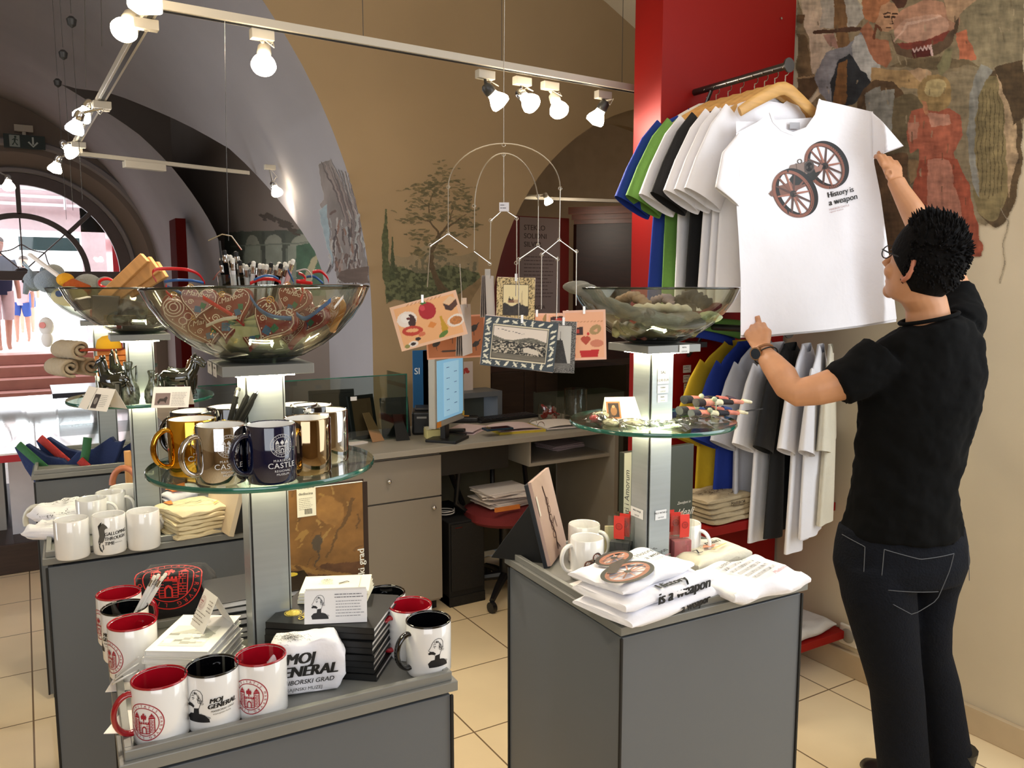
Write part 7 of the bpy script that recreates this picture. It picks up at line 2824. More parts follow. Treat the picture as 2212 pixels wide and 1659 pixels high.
# ears, glasses, hair
for s in (-1, 1):
    e = H(s * .074, -.008, -.02)
    m = MB()
    m.tube([H(s * .072, .006, -.045), H(s * .078, -.004, -.052), H(s * .084, -.016, -.04), H(s * .087, -.022, -.018), H(s * .084, -.018, .006), H(s * .078, -.004, .012), H(s * .073, .006, .004)], [.006, .008, .007, .0065, .007, .0065, .004], 10)
    m.ball(H(s * .074, -.006, -.02), .016, 10, (.5, 1, 1.4), M=Matrix(((RT.x, FW.x, UPV.x, 0), (RT.y, FW.y, UPV.y, 0), (RT.z, FW.z, UPV.z, 0), (0, 0, 0, 1))))
    m.build('ear', mat('reddish_ear_skin', '#b8745a', .5, sss=.1), man, smooth=80).location = -ML0
gm = mat('dark_glasses_frame', '#1c1e24', .3)
m = MB()
for s in (-1, 1):
    m.tube([H(s * (.034 + .026 * math.cos(q)), .106 - .008 * abs(s), .002 + .019 * math.sin(q)) for q in [2 * PI * k / 24 for k in range(24)]], .0018, 6, closed=True)
    m.tube([H(s * .06, .100, .008), H(s * .078, .06, .006), H(s * .081, -.005, .004), H(s * .083, -.03, -.012)], .0022, 6)
m.tube([H(-.009, .106, .004), H(0, .109, .008), H(.009, .106, .004)], .0016, 6)
m.build('glasses', gm, man).location = -ML0

m = MB()
rings = []
N = 40
for i in range(15):
    f = i / 14
    z = -.078 + .205 * f
    ring = []
    for j in range(N):
        s = 2 * PI * j / N
        c_, s_ = math.cos(s), math.sin(s)
        frontness = max(0, s_)
        zz = z + (frontness ** 1.2) * (.115 * (1 - f)) + (abs(c_) ** 3) * .035 * (1 - f) * (s_ > -.3)
        k = math.sqrt(max(.02, 1 - ((zz - .012) / .128) ** 2))
        ring.append(H(.086 * c_ * k, (.098 if s_ > 0 else .112) * s_ * k, zz))
    rings.append(ring)
m.loft(rings)
m.build('hair_cap', hairm, man, smooth=80).location = -ML0
m = MB()
rh = random.Random(5)
for i in range(1100):
    th = rh.uniform(0, 2 * PI)
    f = rh.uniform(-.55, 1)
    c_, s_ = math.cos(th), math.sin(th)
    if s_ > .1 and f < .45 + .3 * s_:
        continue
    k = math.sqrt(1 - f * f * .98)
    z = .012 + .118 * f
    base = H(.084 * c_ * k, (.096 if s_ > 0 else .108) * s_ * k, z)
    out = (base - H(0, 0, .0)).normalized()
    top_ = max(0, f)
    L = .012 + .018 * top_ * rh.uniform(.5, 1.3)
    dr = (out * (.5 + .6 * top_) + FW * (.5 * top_) + Vector((0, 0, -.7 + 1.5 * top_)) + RT * rh.uniform(-.5, .5) - FW * (.3 * (1 - top_))).normalized()
    m.tube([base - out * .004, base + dr * L * .55 + out * .003, base + dr * L], [.0048, .0032, .0006], 5)
tag(m.build('hair', hairm, man, smooth=60), None, None, None, 'stuff').location = -ML0

# watch and bracelet on the left wrist
ax = (W(1650, 762, 2.48) - W(1644, 752, 2.495)).normalized()
wc = W(1648, 760, 2.484)
ux = ax.cross(cdir(0, 1)).normalized()
uy = ax.cross(ux).normalized()
t = MB().tube([wc + ux * .0315 * math.cos(q) + uy * .0315 * math.sin(q) for q in [2 * PI * k / 28 for k in range(28)]], (.004), 8, closed=True).build('watch_strap', mat('brown_leather_strap', '#8a5a30', .5), man)
t.location = -ML0
wd_ = W(1630, 765, 2.455)
nw = (wd_ - wc).normalized()
MB().cyl(wc + nw * .030, wc + nw * .040, .020, n=28).build('watch_case', mat('rose_gold', '#b8895c', .2, metal=1), man).location = -ML0
MB().cyl(wc + nw * .040, wc + nw * .0408, .0165, n=28).build('watch_dial', mat('dark_blue_dial', '#1a222c', .2), man).location = -ML0
w2 = W(1655, 768, 2.472)
MB().tube([w2 + ux * .036 * math.cos(q) + uy * .036 * math.sin(q) for q in [2 * PI * k / 28 for k in range(28)]], .0022, 6, closed=True).build('bracelet', black, man).location = -ML0


# ================================================================== lamps on tracks
trk = mat('white_track', '#b9b0a0', .45, var=.02)
bulbm = emit('lit_bulb', '#fff0d2', 35)
bulbc = emit('lit_cool_bulb', '#eef4ff', 35)
ZT = 2.38
corner = Vector((.372, 2.60, ZT))


def track(p0, p1, label, name='light_track'):
    p0, p1 = Vector(p0), Vector(p1)
    d = p1 - p0
    c = (p0 + p1) / 2
    t = empty(name, p0, 0, label, 'light track', 'white ceiling light tracks')
    mm = Matrix.Rotation(math.atan2(d.y, d.x), 4, 'Z')
    m = MB()
    m.box(d / 2, (d.length, .034, .026), M=mm)
    m.build('profile', trk, t, smooth=0, bevel=.002)
    MB().box(d / 2 + Vector((0, 0, -.0135)), (d.length - .02, .014, .003), M=mm).build('conductor_slot', dark, t, smooth=0)
    return t


track(corner, (3.6, 2.72, ZT), 'white light track running across the picture before the arch wall')
track(corner, (.30, 5.62, ZT), 'white light track running back into the passage at the left')
track((.28, 5.62, ZT), (1.42, 5.97, ZT), 'white light track crossing the passage at the back')
track((2.9, 6.1, 2.33), (6.3, 5.3, 2.33), 'light track in the room behind the right arch')
tag(MB().box((.72, 5.755, ZT - .03), (.26, .05, .045), rz=.29).build('track_feed_box', trk, smooth=0, bevel=.003), 'white feed box under the rear light track', 'electric box')


def wire(p0, p1, label, r=.0013, grp='thin suspension wires'):
    return tag(MB().cyl(p0, p1, r, n=6).build('suspension_wire', mat('dark_wire', '#3c3833', .5)), label, 'wire', grp)


for px, lb in ((785, 'wire holding the front track left of the mobile'), (1084, 'wire holding the front track beside the mobile cord'), (1343, 'wire holding the front track near the red rack')):
    p = PB(px, 95 + (px - 785) * .19, 2.66)
    wire((p.x, p.y, ZT), (p.x, p.y, 3.6), lb)
hol = mat('dark_lamp_holder', '#2d2b28', .4)
for k, (px, py, z1, lb) in enumerate(((155, 55, 2.30, 'first'), (137, 125, 2.20, 'second'), (125, 185, 2.10, 'third'))):
    p = PZ(px, py, 2.95)
    t = empty('hanging_wire_fitting', p, 0, lb + ' cone fitting with a long wire under the vault, counted from the front', 'ceiling fitting', 'cone fittings under the vault')
    MB().lathe([(.0, -.015), (.02, 0), (.026, .03), (.012, .045)], 14).build('cone', hol, t)
    MB().cyl((0, 0, -.02), (0, 0, -.9), .0015, n=5).build('wire', mat('dark_wire', '#3c3833', .5), t)
    MB().cyl((0, 0, .06), (0, 0, 1.0), .0015, n=5).build('upper_wire', mat('dark_wire', '#3c3833', .5), t)
for px, lb in ((183, 'left thin wire hanging over the passage track'), (218, 'right thin wire hanging over the passage track')):
    wire(W(px, -20, 3.0), W(px + 2, 190 if px < 200 else 100, 3.0), lb)


def lamp(px, py, base, aim, kind, label, power=0, cool=False, name='track_spotlight', tgt=None):
    "bulb centre at pixel (px,py) on the depth of base; arm goes up to the track"
    d = base.x * SY + base.y * CY
    pb = W(px, py, d)
    t = empty(name, pb, 0, label, 'spotlight', 'track spotlights')
    a_ = cdir(*aim).normalized()
    M = a_.to_track_quat('Z', 'Y').to_matrix().to_4x4()
    hm = {'w': trk, 'd': hol, 'c': chrome}[kind]
    MB().box(Vector((0, 0, base.z - .03 - pb.z)) + (Vector((base.x, base.y, 0)) - Vector((pb.x, pb.y, 0))), (.07, .03, .03), rz=.04).build('adapter', trk, t, smooth=0, bevel=.002)
    top = Vector((base.x - pb.x, base.y - pb.y, base.z - .045 - pb.z))
    bk = -a_ * .045
    MB().tube([top, top * .5 + bk * .5 + Vector((0, 0, .0)), bk], .006, 8).build('arm', hm, t)
    MB().lathe([(.012, -.055), (.02, -.045), (.022, -.02), (.019, -.015)], 16, M=M).build('holder', hm, t)
    MB().tube([top + Vector((.01, 0, 0)), top * .6 + cdir(.035, 0), top * .3 + cdir(.03, 0) + bk, bk], .0018, 6).build('cable', trk, t)
    MB().lathe([(.016, -.022), (.02, -.005), (.034, .018), (.038, .032), (.034, .042), (.0, .05)], 22, M=M).build('bulb', bulbc if cool else bulbm, t)
    if power:
        s = spot('light', pb + a_ * .07, tgt if tgt is not None else pb + a_, power, (.9, .94, 1) if cool else (1.0, .88, .74), 110, .9, .04)
    return t


T1 = lambda px: Vector(((lambda p: (p.x, p.y, ZT))(PB(px, 10 + (px - 345) * .19, 2.60 + .12 * (px - 345) / 1023))))
lamp(570, 126, T1(565), (.1, -.5, -.75), 'w', 'large round track spotlight above the left arch', 42, tgt=Vector((.45, 1.6, .9)))
lamp(1068, 208, T1(1048), (.6, .3, -.6), 'd', 'leftmost of the four spotlights beside the mobile cord', 12, tgt=Vector((2.0, 4.3, 1.3)))
lamp(1137, 214, T1(1128), (.5, -.4, -.55), 'c', 'second of the four spotlights beside the mobile cord', 34, tgt=Vector((1.2, 1.6, .9)))
lamp(1203, 226, T1(1188), (.25, -.5, -.8), 'w', 'third and largest of the four spotlights beside the mobile cord', 34, tgt=Vector((2.3, 1.9, 1.7)))
lamp(1294, 245, T1(1303), (-.4, .2, -.7), 'd', 'fourth spotlight nearest the red rack', 6, tgt=Vector((1.7, 3.6, .8)))
c0 = corner
lamp(274, 52, Vector((.36, 2.70, ZT)), (.0, -.6, -.7), 'w', 'small lit spotlight left of the big lamp at the top', 26, tgt=Vector((.2, 2.4, .9)))
b0 = W(313, 8, 2.2)
t = empty('box_spotlight', b0, -YAW, 'big glaring box shaped lamp at the top edge of the picture', 'spotlight')
MB().bx(-.035, .035, -.035, .035, -.02, .07).build('housing', emit('glaring_lamp', '#ffe9c4', 30), t, smooth=0, bevel=.01)
MB().cyl((0, 0, .07), (0, 0, .16), .01, n=10).build('neck', trk, t)
spot('light', b0 + Vector((0, 0, -.06)), (.6, 1.7, .9), 26, (1, .82, .6), 130, .9, .05)
T2 = lambda b: Vector((.372 - .072 * (b - 2.6) / 3.02, b, ZT))
lamp(183, 240, T2(4.0), (-.3, -.3, -.8), 'c', 'bright spotlight on the passage track, upper one', 30, tgt=Vector((.6, 4.2, 1.0)))
lamp(166, 266, T2(3.95), (-.4, .1, -.8), 'c', 'bluish bright spotlight on the passage track, lower one', 20, True, tgt=Vector((-.6, 5.5, 1.2)))
lamp(147, 322, T2(5.1), (.5, 0, -.6), 'c', 'small spotlight near the end of the passage track, right one', 10, tgt=Vector((1.5, 6.5, 1.2)))
lamp(122, 356, T2(5.3), (-.3, 0, -.7), 'c', 'small spotlight near the end of the passage track, left one')
lamp(595, 408, Vector((1.42, 5.40, ZT)), (.3, -.2, -.6), 'c', 'spotlight at the right end of the rear track', 16, tgt=Vector((1.8, 7.3, 1.6)))
lamp(18, 395, Vector((-.75, 6.6, 2.72)), (.2, -.3, -.9), 'c', 'bright spotlight in front of the arched door at the left edge', 14, tgt=Vector((-.4, 5.5, .8)))
lamp(1182, 430, Vector((3.25, 6.02, 2.33)), (.3, .2, -.6), 'w', 'small round spotlight in the room behind the right arch', 16, tgt=Vector((4.9, 6.0, 1.8)))
spot('light', (1.2, 3.2, 2.3), (1.5, 4.2, 2.6), 3, (1.0, .8, .56), 120, .9, .05)

# emergency exit sign
p = PB(53, 307, 11.9)
t = empty('exit_sign', (p.x, 11.86, p.z), 0, 'green emergency exit sign with running figure and down arrow above the arched door', 'sign')
MB().bx(-.22, .22, 0, .05, -.08, .08).build('housing', mat('sign_green', '#12251c', .5), t, smooth=0)
MB().bx(-.1, .1, 0, .05, .12, .2).bx(-.02, .02, .02, .03, .08, .12).build('bracket', trk, t, smooth=0)
a = Art()
a.rect(-.16, -.07, -.05, .07, '#9aa39c')
a.line([(-.13, -.05), (-.105, -.01), (-.075, -.05)], .014, '#1c3327')
a.line([(-.105, -.01), (-.1, .03)], .018, '#1c3327')
a.ell(-.095, .048, .013, .013, '#1c3327', 10)
a.line([(-.13, .01), (-.1, .03), (-.07, .01)], .01, '#1c3327')
a.line([(.09, .06), (.09, -.03)], .02, '#c6cec8')
a.line([(.04, .0), (.09, -.055), (.14, .0)], .02, '#c6cec8')
a.build('pictogram', lambda x, y, h=0: Vector((x, -h, y)), t, base=.002)

# ================================================================== postcard mobile
silver = mat('silver_wire', '#c9c4ba', .25, metal=.9)
MD = 1.70
mob = empty('postcard_mobile', W(1088, 310, MD), 0, 'silver wire mobile with clipped postcards hanging between the pedestals', 'mobile')
MO = Vector(mob.location)


def mw(pts, name, r=.0011, d=MD, ps=None):
    P = [(W(q[0], q[1], q[2] if len(q) > 2 else d) - MO) for q in pts]
    return MB().tube(P, r, 6).build(name, silver, mob)


def arc(x0, x1, yt, yb, n=24, xm=1088):
    out = []
    for i in range(n + 1):
        t = PI * i / n
        rx = (xm - x0) if t < PI / 2 else (x1 - xm)
        out.append((xm - rx * math.cos(t) if t < PI / 2 else xm - rx * math.cos(t), yb - (yb - yt) * math.sin(t)))
    return out


mw([(1090, -60), (1088, 200), (1088, 310)], 'cord', .0009)
mw(arc(968, 1210, 310, 405), 'large_arch', .0014)
mw(arc(1025, 1163, 331, 445), 'small_arch', .0014)
for x0, y0, x1, y1 in ((1088, 331, 1088, 440), (968, 405, 968, 505), (1210, 405, 1208, 518), (1025, 445, 1024, 540), (1163, 420, 1162, 530), (1116, 470, 1116, 570), (1060, 475, 1058, 560), (929, 530, 923, 620), (1116, 560, 1114, 640), (1204, 555, 1202, 690), (1170, 548, 1169, 668), (1121, 560, 1120, 695), (1245, 540, 1244, 660), (993, 570, 998, 650)):
    mw([(x0, y0), (x1, y1)], 'hanging_rod')
for pts in ([(929, 532), (968, 505), (1010, 535)], [(1170, 550), (1208, 518), (1245, 545)], [(1121, 560), (1162, 532), (1204, 560)], [(1060, 477), (1088, 452), (1116, 470)], [(1024, 543), (1060, 570)]):
    mw(pts, 'spreader', .0013)
for x, y in ((1088, 313), (1088, 334), (968, 404), (968, 505), (1210, 407), (1208, 518), (1024, 445), (1162, 424), (1162, 530), (1245, 543), (1170, 550), (1121, 560), (1204, 560), (1116, 472), (1060, 476), (929, 530), (1115, 568), (1058, 570)):
    c = W(x, y, MD) - MO
    MB().tube([c + cdir(.0035 * math.cos(2 * PI * k / 10), 0) + Vector((0, 0, .0035 * math.sin(2 * PI * k / 10))) for k in range(10)], .0008, 5, closed=True).build('wire_loop', silver, mob)
a = Art()
a.rect(-.010, -.009, .010, .009, '#d8d6dc')
a.lines(-.008, .003, .013, 2, .006, .0014, '#44444e')
ex_, ez = cdir(1, 0), Vector((0, 0, 1))
a.build('price_label', lambda x, y, h=0: (W(1089, 447, MD - .01) - MO) + ex_ * x + ez * y - cdir(0, 1) * h, mob)


def card(cx_, cy2, wpx, hpx, rot, d, base, label, draw, yaw=0.0, frame=None, extra=1):
    "postcard hanging at a pixel; drawn in a unit frame 150 x 105"
    wm, hm = wpx * d / FPX, hpx * d / FPX
    t = empty('postcard', W(cx_, cy2, d), -YAW + yaw, label, 'postcard', 'postcards on the wire mobile')
    M = Matrix.Rotation(R(rot), 4, 'Y')
    for e in range(extra):
        MB().box((0, .0015 + .003 * e, 0), (wm, .0008, hm), M=M @ Matrix.Rotation(R(1.2 * e), 4, 'Y')).build('card', mat('card_pinkish_white', '#e4cfc4', .5), t, smooth=0)
    W_, H_ = 150.0, 150.0 * hm / wm
    nx = int(max(60, wpx * .75))
    cv = Canvas(-W_ / 2, -H_ / 2, W_ / 2, H_ / 2, nx, int(nx * hm / wm), base, rough=0)
    draw(cv, W_, H_)
    k = wm / W_
    cv.build('picture', lambda x, y: M @ Vector((x * k, -.0006, y * k)), t, PRINT)
    MB().box(M @ Vector((0, 0, hm / 2)) + Vector((0, 0, .0)), (.005, .004, .016)).build('clip', silver, t, smooth=0)
    return t


def d_food(c, W_, H_):
    F = np.ones(c.X.shape, bool)
    c.put(F, '#f0b47c')
    c.put((abs(c.X) > W_ / 2 - 7) | (abs(c.Y) > H_ / 2 - 6), '#eec2a2')
    c.ell(-45, 15, 22, 17, '#f3e6dc'); c.ell(-36, 10, 9, 14, '#3c1d14'); c.ell(-48, 18, 10, 10, '#f6eee6'); c.ell(-42, 16, 4, 3, '#5a1612')
    c.ell(3, 22, 19, 19, '#b01420'); c.ell(-6, 30, 6, 6, '#d4404a'); c.poly([(-10, 42), (2, 44), (6, 38), (-4, 37)], '#3d7a2c')
    c.poly([(40, 30), (58, 40), (70, 32), (52, 22)], '#e6c29c'); c.poly([(40, 29), (52, 21), (54, 8), (42, 14)], '#3c2018'); c.poly([(52, 21), (70, 31), (70, 18), (54, 8)], '#53301f')
    c.ell(-40, -12, 23, 11, '#c23c26', rot=-.15); c.ell(-40, -11, 14, 4, '#f0b47c', rot=-.15); c.ell(-22, -24, 8, 5, '#d8744c')
    c.poly([(-6, -12), (4, -2), (16, -10), (6, -18)], '#e08a3c')
    c.poly([(22, -30), (30, -34), (38, -26), (32, -8), (30, 4), (26, 4), (25, -8)], '#c79a1c'); c.ell(24, -36, 12, 5, '#5a7c2c', rot=.4)
    c.ell(58, -14, 20, 13, '#efe2d6', rot=.15); c.ell(58, -14, 14, 9, '#c07a3c', var=.5, vs=.4)
    c.ell(-46, -40, 11, 6, '#efe4da'); c.ell(-46, -40, 6, 3.4, '#2a120c'); c.ell(-33, -32, 6, 4, '#2e1c14'); c.ell(-60, -42, 6, 4, '#8f8a4a')
    for i in range(9):
        c.line([(-38 + 9 * i, 43), (-33 + 9 * i, 46)], 2.2, '#d59a6c')


def d_land(c, W_, H_):
    c.put(np.ones(c.X.shape, bool), '#3f4a52')
    bw, bh = W_ / 2 - 18, H_ / 2 - 15
    r_ = random.Random(4)
    for i in range(30):
        s = i / 30
        per = [(-W_ / 2 + 8 + (W_ - 16) * (s * 2 % 1), H_ / 2 - 8 if s < .5 else -H_ / 2 + 8), (W_ / 2 - 9 if s < .5 else -W_ / 2 + 9, -H_ / 2 + 8 + (H_ - 16) * (s * 2 % 1))][i % 2]
        c.ell(per[0], per[1], 6.5, 2.2, '#e8e6d2', rot=r_.uniform(0, 3))
        c.line([(per[0] - 5, per[1] - 4), (per[0] + 5, per[1] + 4)], .9, '#e8e6d2')
    c.put((abs(c.X) < bw) & (abs(c.Y) < bh), '#e6dcc0')
    c.put((abs(c.X) < bw - 2) & (abs(c.Y) < bh - 2), '#3a3a34')
    ins = (abs(c.X) < bw - 3) & (abs(c.Y) < bh - 3)
    c.put(ins, '#e9ddd0')
    hill = ins & (c.Y < 10 + 4 * np.sin(c.X / 14))
    c.put(hill, '#6d6a5e', var=.8, vs=.3)
    n = fbm(c.X, c.Y * 1.6, .35, 9)
    tn = ins & (c.Y < 4) & (c.Y > -22)
    c.put(tn & (n > .52), '#1f1e1a')
    c.put(tn & (n < .42), '#cfc4b0')
    c.put(ins & (c.Y < -22), '#6f695c', var=.4, vs=.1, st=(.3, 2))
    c.poly([(8, -8), (24, -4), (40, -12), (40, -20), (10, -16)], '#d9cfbe'); c.poly([(10, -3), (26, 0), (40, -10), (24, -7)], '#26221e')
    for i in range(8):
        c.line([(-46 + 7 * i, bh - 9 - .9 * i), (-42 + 7 * i, bh - 8.6 - .9 * i)], 1.1, '#3a3a40')


def d_tower(c, W_, H_):
    c.put(np.ones(c.X.shape, bool), '#d8c088')
    n = fbm(c.X, c.Y, .3, 21)
    c.put(n > .56, '#6b5a36')
    bw, bh = W_ / 2 - 24, H_ / 2 - 26
    c.put((abs(c.X) < bw) & (abs(c.Y) < bh), '#4a3c26')
    ins = (abs(c.X) < bw - 3) & (abs(c.Y) < bh - 3)
    c.put(ins, '#ead9a6')
    c.put(ins & (c.Y < -18 + 6 * np.sin(c.X / 9)), '#2c2620', var=.8, vs=.15)
    c.line([(24, -14), (24, 40)], [9, 1.5], '#c9b78c')
    c.poly([(-28, -12), (-28, 4), (-25, 14), (-22, 4), (-14, 2), (-12, 14), (-9, 4), (-6, -12)], '#1c1814')
    c.poly([(-30, -2), (10, 2), (16, -10), (-30, -12)], '#9c6a4c', al=.6)


def d_street(c, W_, H_):
    n = fbm(c.X, c.Y, .5, 31)
    c.put(np.ones(c.X.shape, bool), '#83827e')
    c.put(n > .5, '#2c2c2c')
    bw, bh = W_ / 2 - 26, H_ / 2 - 26
    ins = (abs(c.X) < bw) & (abs(c.Y) < bh)
    c.put(ins, '#c4c4be')
    c.put(ins & (c.X < 8 - .25 * (c.Y)) & (c.Y < 40), '#2a2a28', var=.9, vs=.2)
    c.put(ins & (c.Y < -bh + 30), '#6b6a66', var=.5, vs=.2)
    c.line([(-14, 30), (-14, 90)], [7, 1], '#2a2a28')


def d_craft(c, W_, H_):
    c.put(np.ones(c.X.shape, bool), '#efb48e')
    c.put((abs(c.X) > W_ / 2 - 7) | (abs(c.Y) > H_ / 2 - 7), '#eebfa6')
    c.poly([(-60, 24), (-5, 30), (-5, 2), (-60, 0)], '#3a1814'); c.poly([(-44, 20), (-20, 22), (-18, 8), (-40, 6)], '#b83a2c')
    c.ell(38, 18, 22, 16, '#a88c5c', rot=.5); c.poly([(30, 14), (46, 24), (44, 8)], '#e0a884')
    c.poly([(-60, -16), (-30, -10), (-34, -34), (-58, -30)], '#c4504a')
    c.ell(-2, -14, 12, 10, '#b4442c'); c.ell(8, -14, 12, 10, '#b4442c'); c.poly([(-13, -18), (19, -18), (3, -36)], '#b4442c')
    c.ell(42, -30, 24, 13, '#cf7f62')
    c.ell(12, 4, 5, 5, '#c81c1c')
    c.poly([(-56, -46), (-38, -44), (-34, -76), (-56, -76)], '#b01c18')
    c.poly([(-20, -54), (50, -52), (44, -78), (-14, -78)], '#c01a1a')
    for i in range(11):
        c.line([(-62 + 12 * i, 46), (-56 + 12 * i, 49)], 3, '#c98a64')


def d_birds(c, W_, H_):
    c.put(np.ones(c.X.shape, bool), '#a8653c')
    c.put((abs(c.X) > W_ / 2 - 4) | (abs(c.Y) > H_ / 2 - 4), '#d99a7c')
    for x, y, s in ((-50, -14, 1), (-10, 6, 1.2), (45, 20, 1), (48, -20, .9), (20, -22, 1.1)):
        c.ell(x, y, 11 * s, 7 * s, '#2a2624', rot=.6, var=.6, vs=.3)
        c.line([(x + 7 * s, y + 4 * s), (x + 14 * s, y + 13 * s)], [4, 2], '#2a2624')
        c.line([(x, y - 6 * s), (x + 1, y - 18 * s)], 1.4, '#2a2624')
    c.ell(-20, -34, 20, 3, '#3a2c24')


card(1122, 743, 160, 108, 6, 1.62, '#3f4a52', 'dark grey postcard with leaf border and a black and white town view', d_land, extra=2)
card(926, 693, 148, 98, -15, 1.66, '#f0b47c', 'orange postcard with an apple and dishes hanging tilted at the left', d_food)
card(1114, 648, 82, 96, 1, 1.80, '#d8c088', 'upright cream postcard with a castle view in a lettered frame', d_tower, extra=2)
card(1215, 750, 56, 112, 2, 1.68, '#83827e', 'black and white street postcard behind the leaf border card', d_street, extra=3)
card(1263, 724, 92, 108, -2, 1.74, '#efb48e', 'orange postcard with a red pot and heart at the right of the mobile', d_craft)
card(985, 728, 130, 92, -3, 1.82, '#a8653c', 'brown postcard with birds behind the tilted orange card', d_birds)
card(1160, 700, 110, 46, -1, 1.86, '#efb48e', 'orange postcard seen only as a strip above the leaf border card', d_craft)
card(1225, 700, 90, 44, 1, 1.84, '#efb48e', 'second orange postcard strip between the middle and right cards', d_craft)
for k, (px, py, h_, d, lb) in enumerate(((1008, 712, 108, 1.74, 'bundle of postcards seen edge-on beside the tilted orange card'), (1059, 640, 88, 1.76, 'bundle of postcards seen edge-on left of the cream card'))):
    t = empty('postcard_bundle', W(px, py, d), -YAW + R(80), lb, 'postcard', 'postcards on the wire mobile')
    hm = h_ * d / FPX
    for e in range(4):
        MB().box((0, .0035 * e, 0), (.09, .0008, hm), M=Matrix.Rotation(R(1.5 * e - 2), 4, 'X')).build('card', mat('card_greyish', '#a79c95', .5), t, smooth=0)
    MB().box((0, .005, hm / 2 + .004), (.006, .012, .02)).build('clip', silver, t, smooth=0)
# thin lit wire hanging over the front bowl
mm_ = MB().tube([W(486, 45, 1.9), W(488, 290, 1.9), W(491, 400, 1.9), W(494, 520, 1.9)], .0007, 5).build('thin_hanging_wire', hol)
tag(mm_, 'thin silvery wire hanging down above the pencils of the front bowl', 'wire')

# ================================================================== passers-by beyond the door
def walker(px, py_foot, d, h, top, bot, legs, label, turn=0.0, skin_='#b98a76'):
    f = W(px, py_foot, d)
    f.z = .6
    t = empty('person', f, turn, label, 'person')
    sk = mat('skin_' + skin_[1:], skin_, .6)
    m = MB()
    k = h / 1.75
    m.lathe([(.0, 1.50 * k), (.06 * k, 1.52 * k), (.085 * k, 1.60 * k), (.09 * k, 1.66 * k), (.06 * k, 1.73 * k), (0, 1.75 * k)], 14)
    m.cyl((0, 0, 1.40 * k), (0, 0, 1.54 * k), .055 * k, n=10)
    for s in (-1, 1):
        m.tube([(s * .19 * k, 0, 1.36 * k), (s * .24 * k, .03, 1.12 * k), (s * .25 * k, .0, .95 * k), (s * .25 * k, -.02, .80 * k)], [.05 * k, .042 * k, .035 * k, .03 * k], 10)
        m.tube([(s * .09 * k, 0, .9 * k), (s * .10 * k, .04 * s, .5 * k), (s * .09 * k, .07 * s, .09 * k), (s * .09 * k, .07 * s - .04, .02)], [.075 * k, .058 * k, .035 * k, .03 * k], 10)
    o = m.build('body', sk, t, smooth=80)
    r_ = o.modifiers.new('remesh', 'REMESH')
    r_.mode, r_.voxel_size, r_.use_smooth_shade = 'VOXEL', .014, True
    MB().lathe([(.15 * k, .86 * k), (.17 * k, 1.0 * k), (.19 * k, 1.25 * k), (.2 * k, 1.38 * k), (.07 * k, 1.46 * k)], 20, M=Matrix.Diagonal((1, .62, 1, 1))).tube([(-.17 * k, 0, 1.38 * k), (-.24 * k, .02, 1.18 * k)], [.07 * k, .065 * k], 10).tube([(.17 * k, 0, 1.38 * k), (.24 * k, .02, 1.18 * k)], [.07 * k, .065 * k], 10).build('shirt', mat('cl_' + top[1:], top, .9), t, smooth=70)
    m = MB()
    for s in (-1, 1):
        m.tube([(s * .085 * k, 0, .92 * k), (s * .1 * k, .02 * s, .7 * k), (s * .1 * k, .04 * s, legs * k)], [.095 * k, .09 * k, .08 * k], 12)
    m.build('trousers', mat('cl_' + bot[1:], bot, .9), t, smooth=70)
    MB().ball((0, .01, 1.68 * k), .098 * k, 12, (1, 1, .8)).build('hair', mat('grey_brown_hair', '#4a3a30', .8), t, smooth=70)
    return t


walker(10, 752, 12.6, 1.76, '#1c2440', '#c9b8ba', .48, 'man in a dark blue shirt and pale shorts in the bright doorway', R(20))
walker(52, 745, 14.5, 1.35, '#d8b8bc', '#3c56a0', .62, 'child in blue shorts and pale top walking in the bright doorway', R(-20))
walker(62, 730, 17.5, 1.65, '#c9bfc6', '#4a5c94', .6, 'person in pale clothes farther off in the bright doorway', R(-10))


# ================================================================== wall paintings
def PV(x, y, c=-.98, z0=1.4, rr=2.646):
    "point on the curved soffit of the left arch"
    r, _ = ray(x, y)
    p = PA(x, y, 1.666)
    if p.z <= z0:
        return p
    A2, B2, C2 = r.x ** 2 + r.z ** 2, 2 * (-c * r.x + (EYE - z0) * r.z), c * c + (EYE - z0) ** 2 - rr * rr
    t = (-B2 + math.sqrt(max(0, B2 * B2 - 4 * A2 * C2))) / (2 * A2)
    return Vector((0, 0, EYE)) + r * t


def mural(name, label, plane, off, x0, y0, x1, y1, n, base, draw, rough=5, rs=.03):
    "picture units are photo pixels; every vertex is carried onto the wall's own plane"
    nx = n
    cv = Canvas(x0, y0, x1, y1, nx, int(n * (y1 - y0) / (x1 - x0)), base, rough=rough, rs=rs)
    draw(cv)
    f = {'a': lambda x, y: PA(x, y, off), 'b': lambda x, y: PB(x, y, off), 'v': PV}[plane]
    o = cv.build(name, f, None, PAINT, only=True)
    return tag(o, label, 'mural')


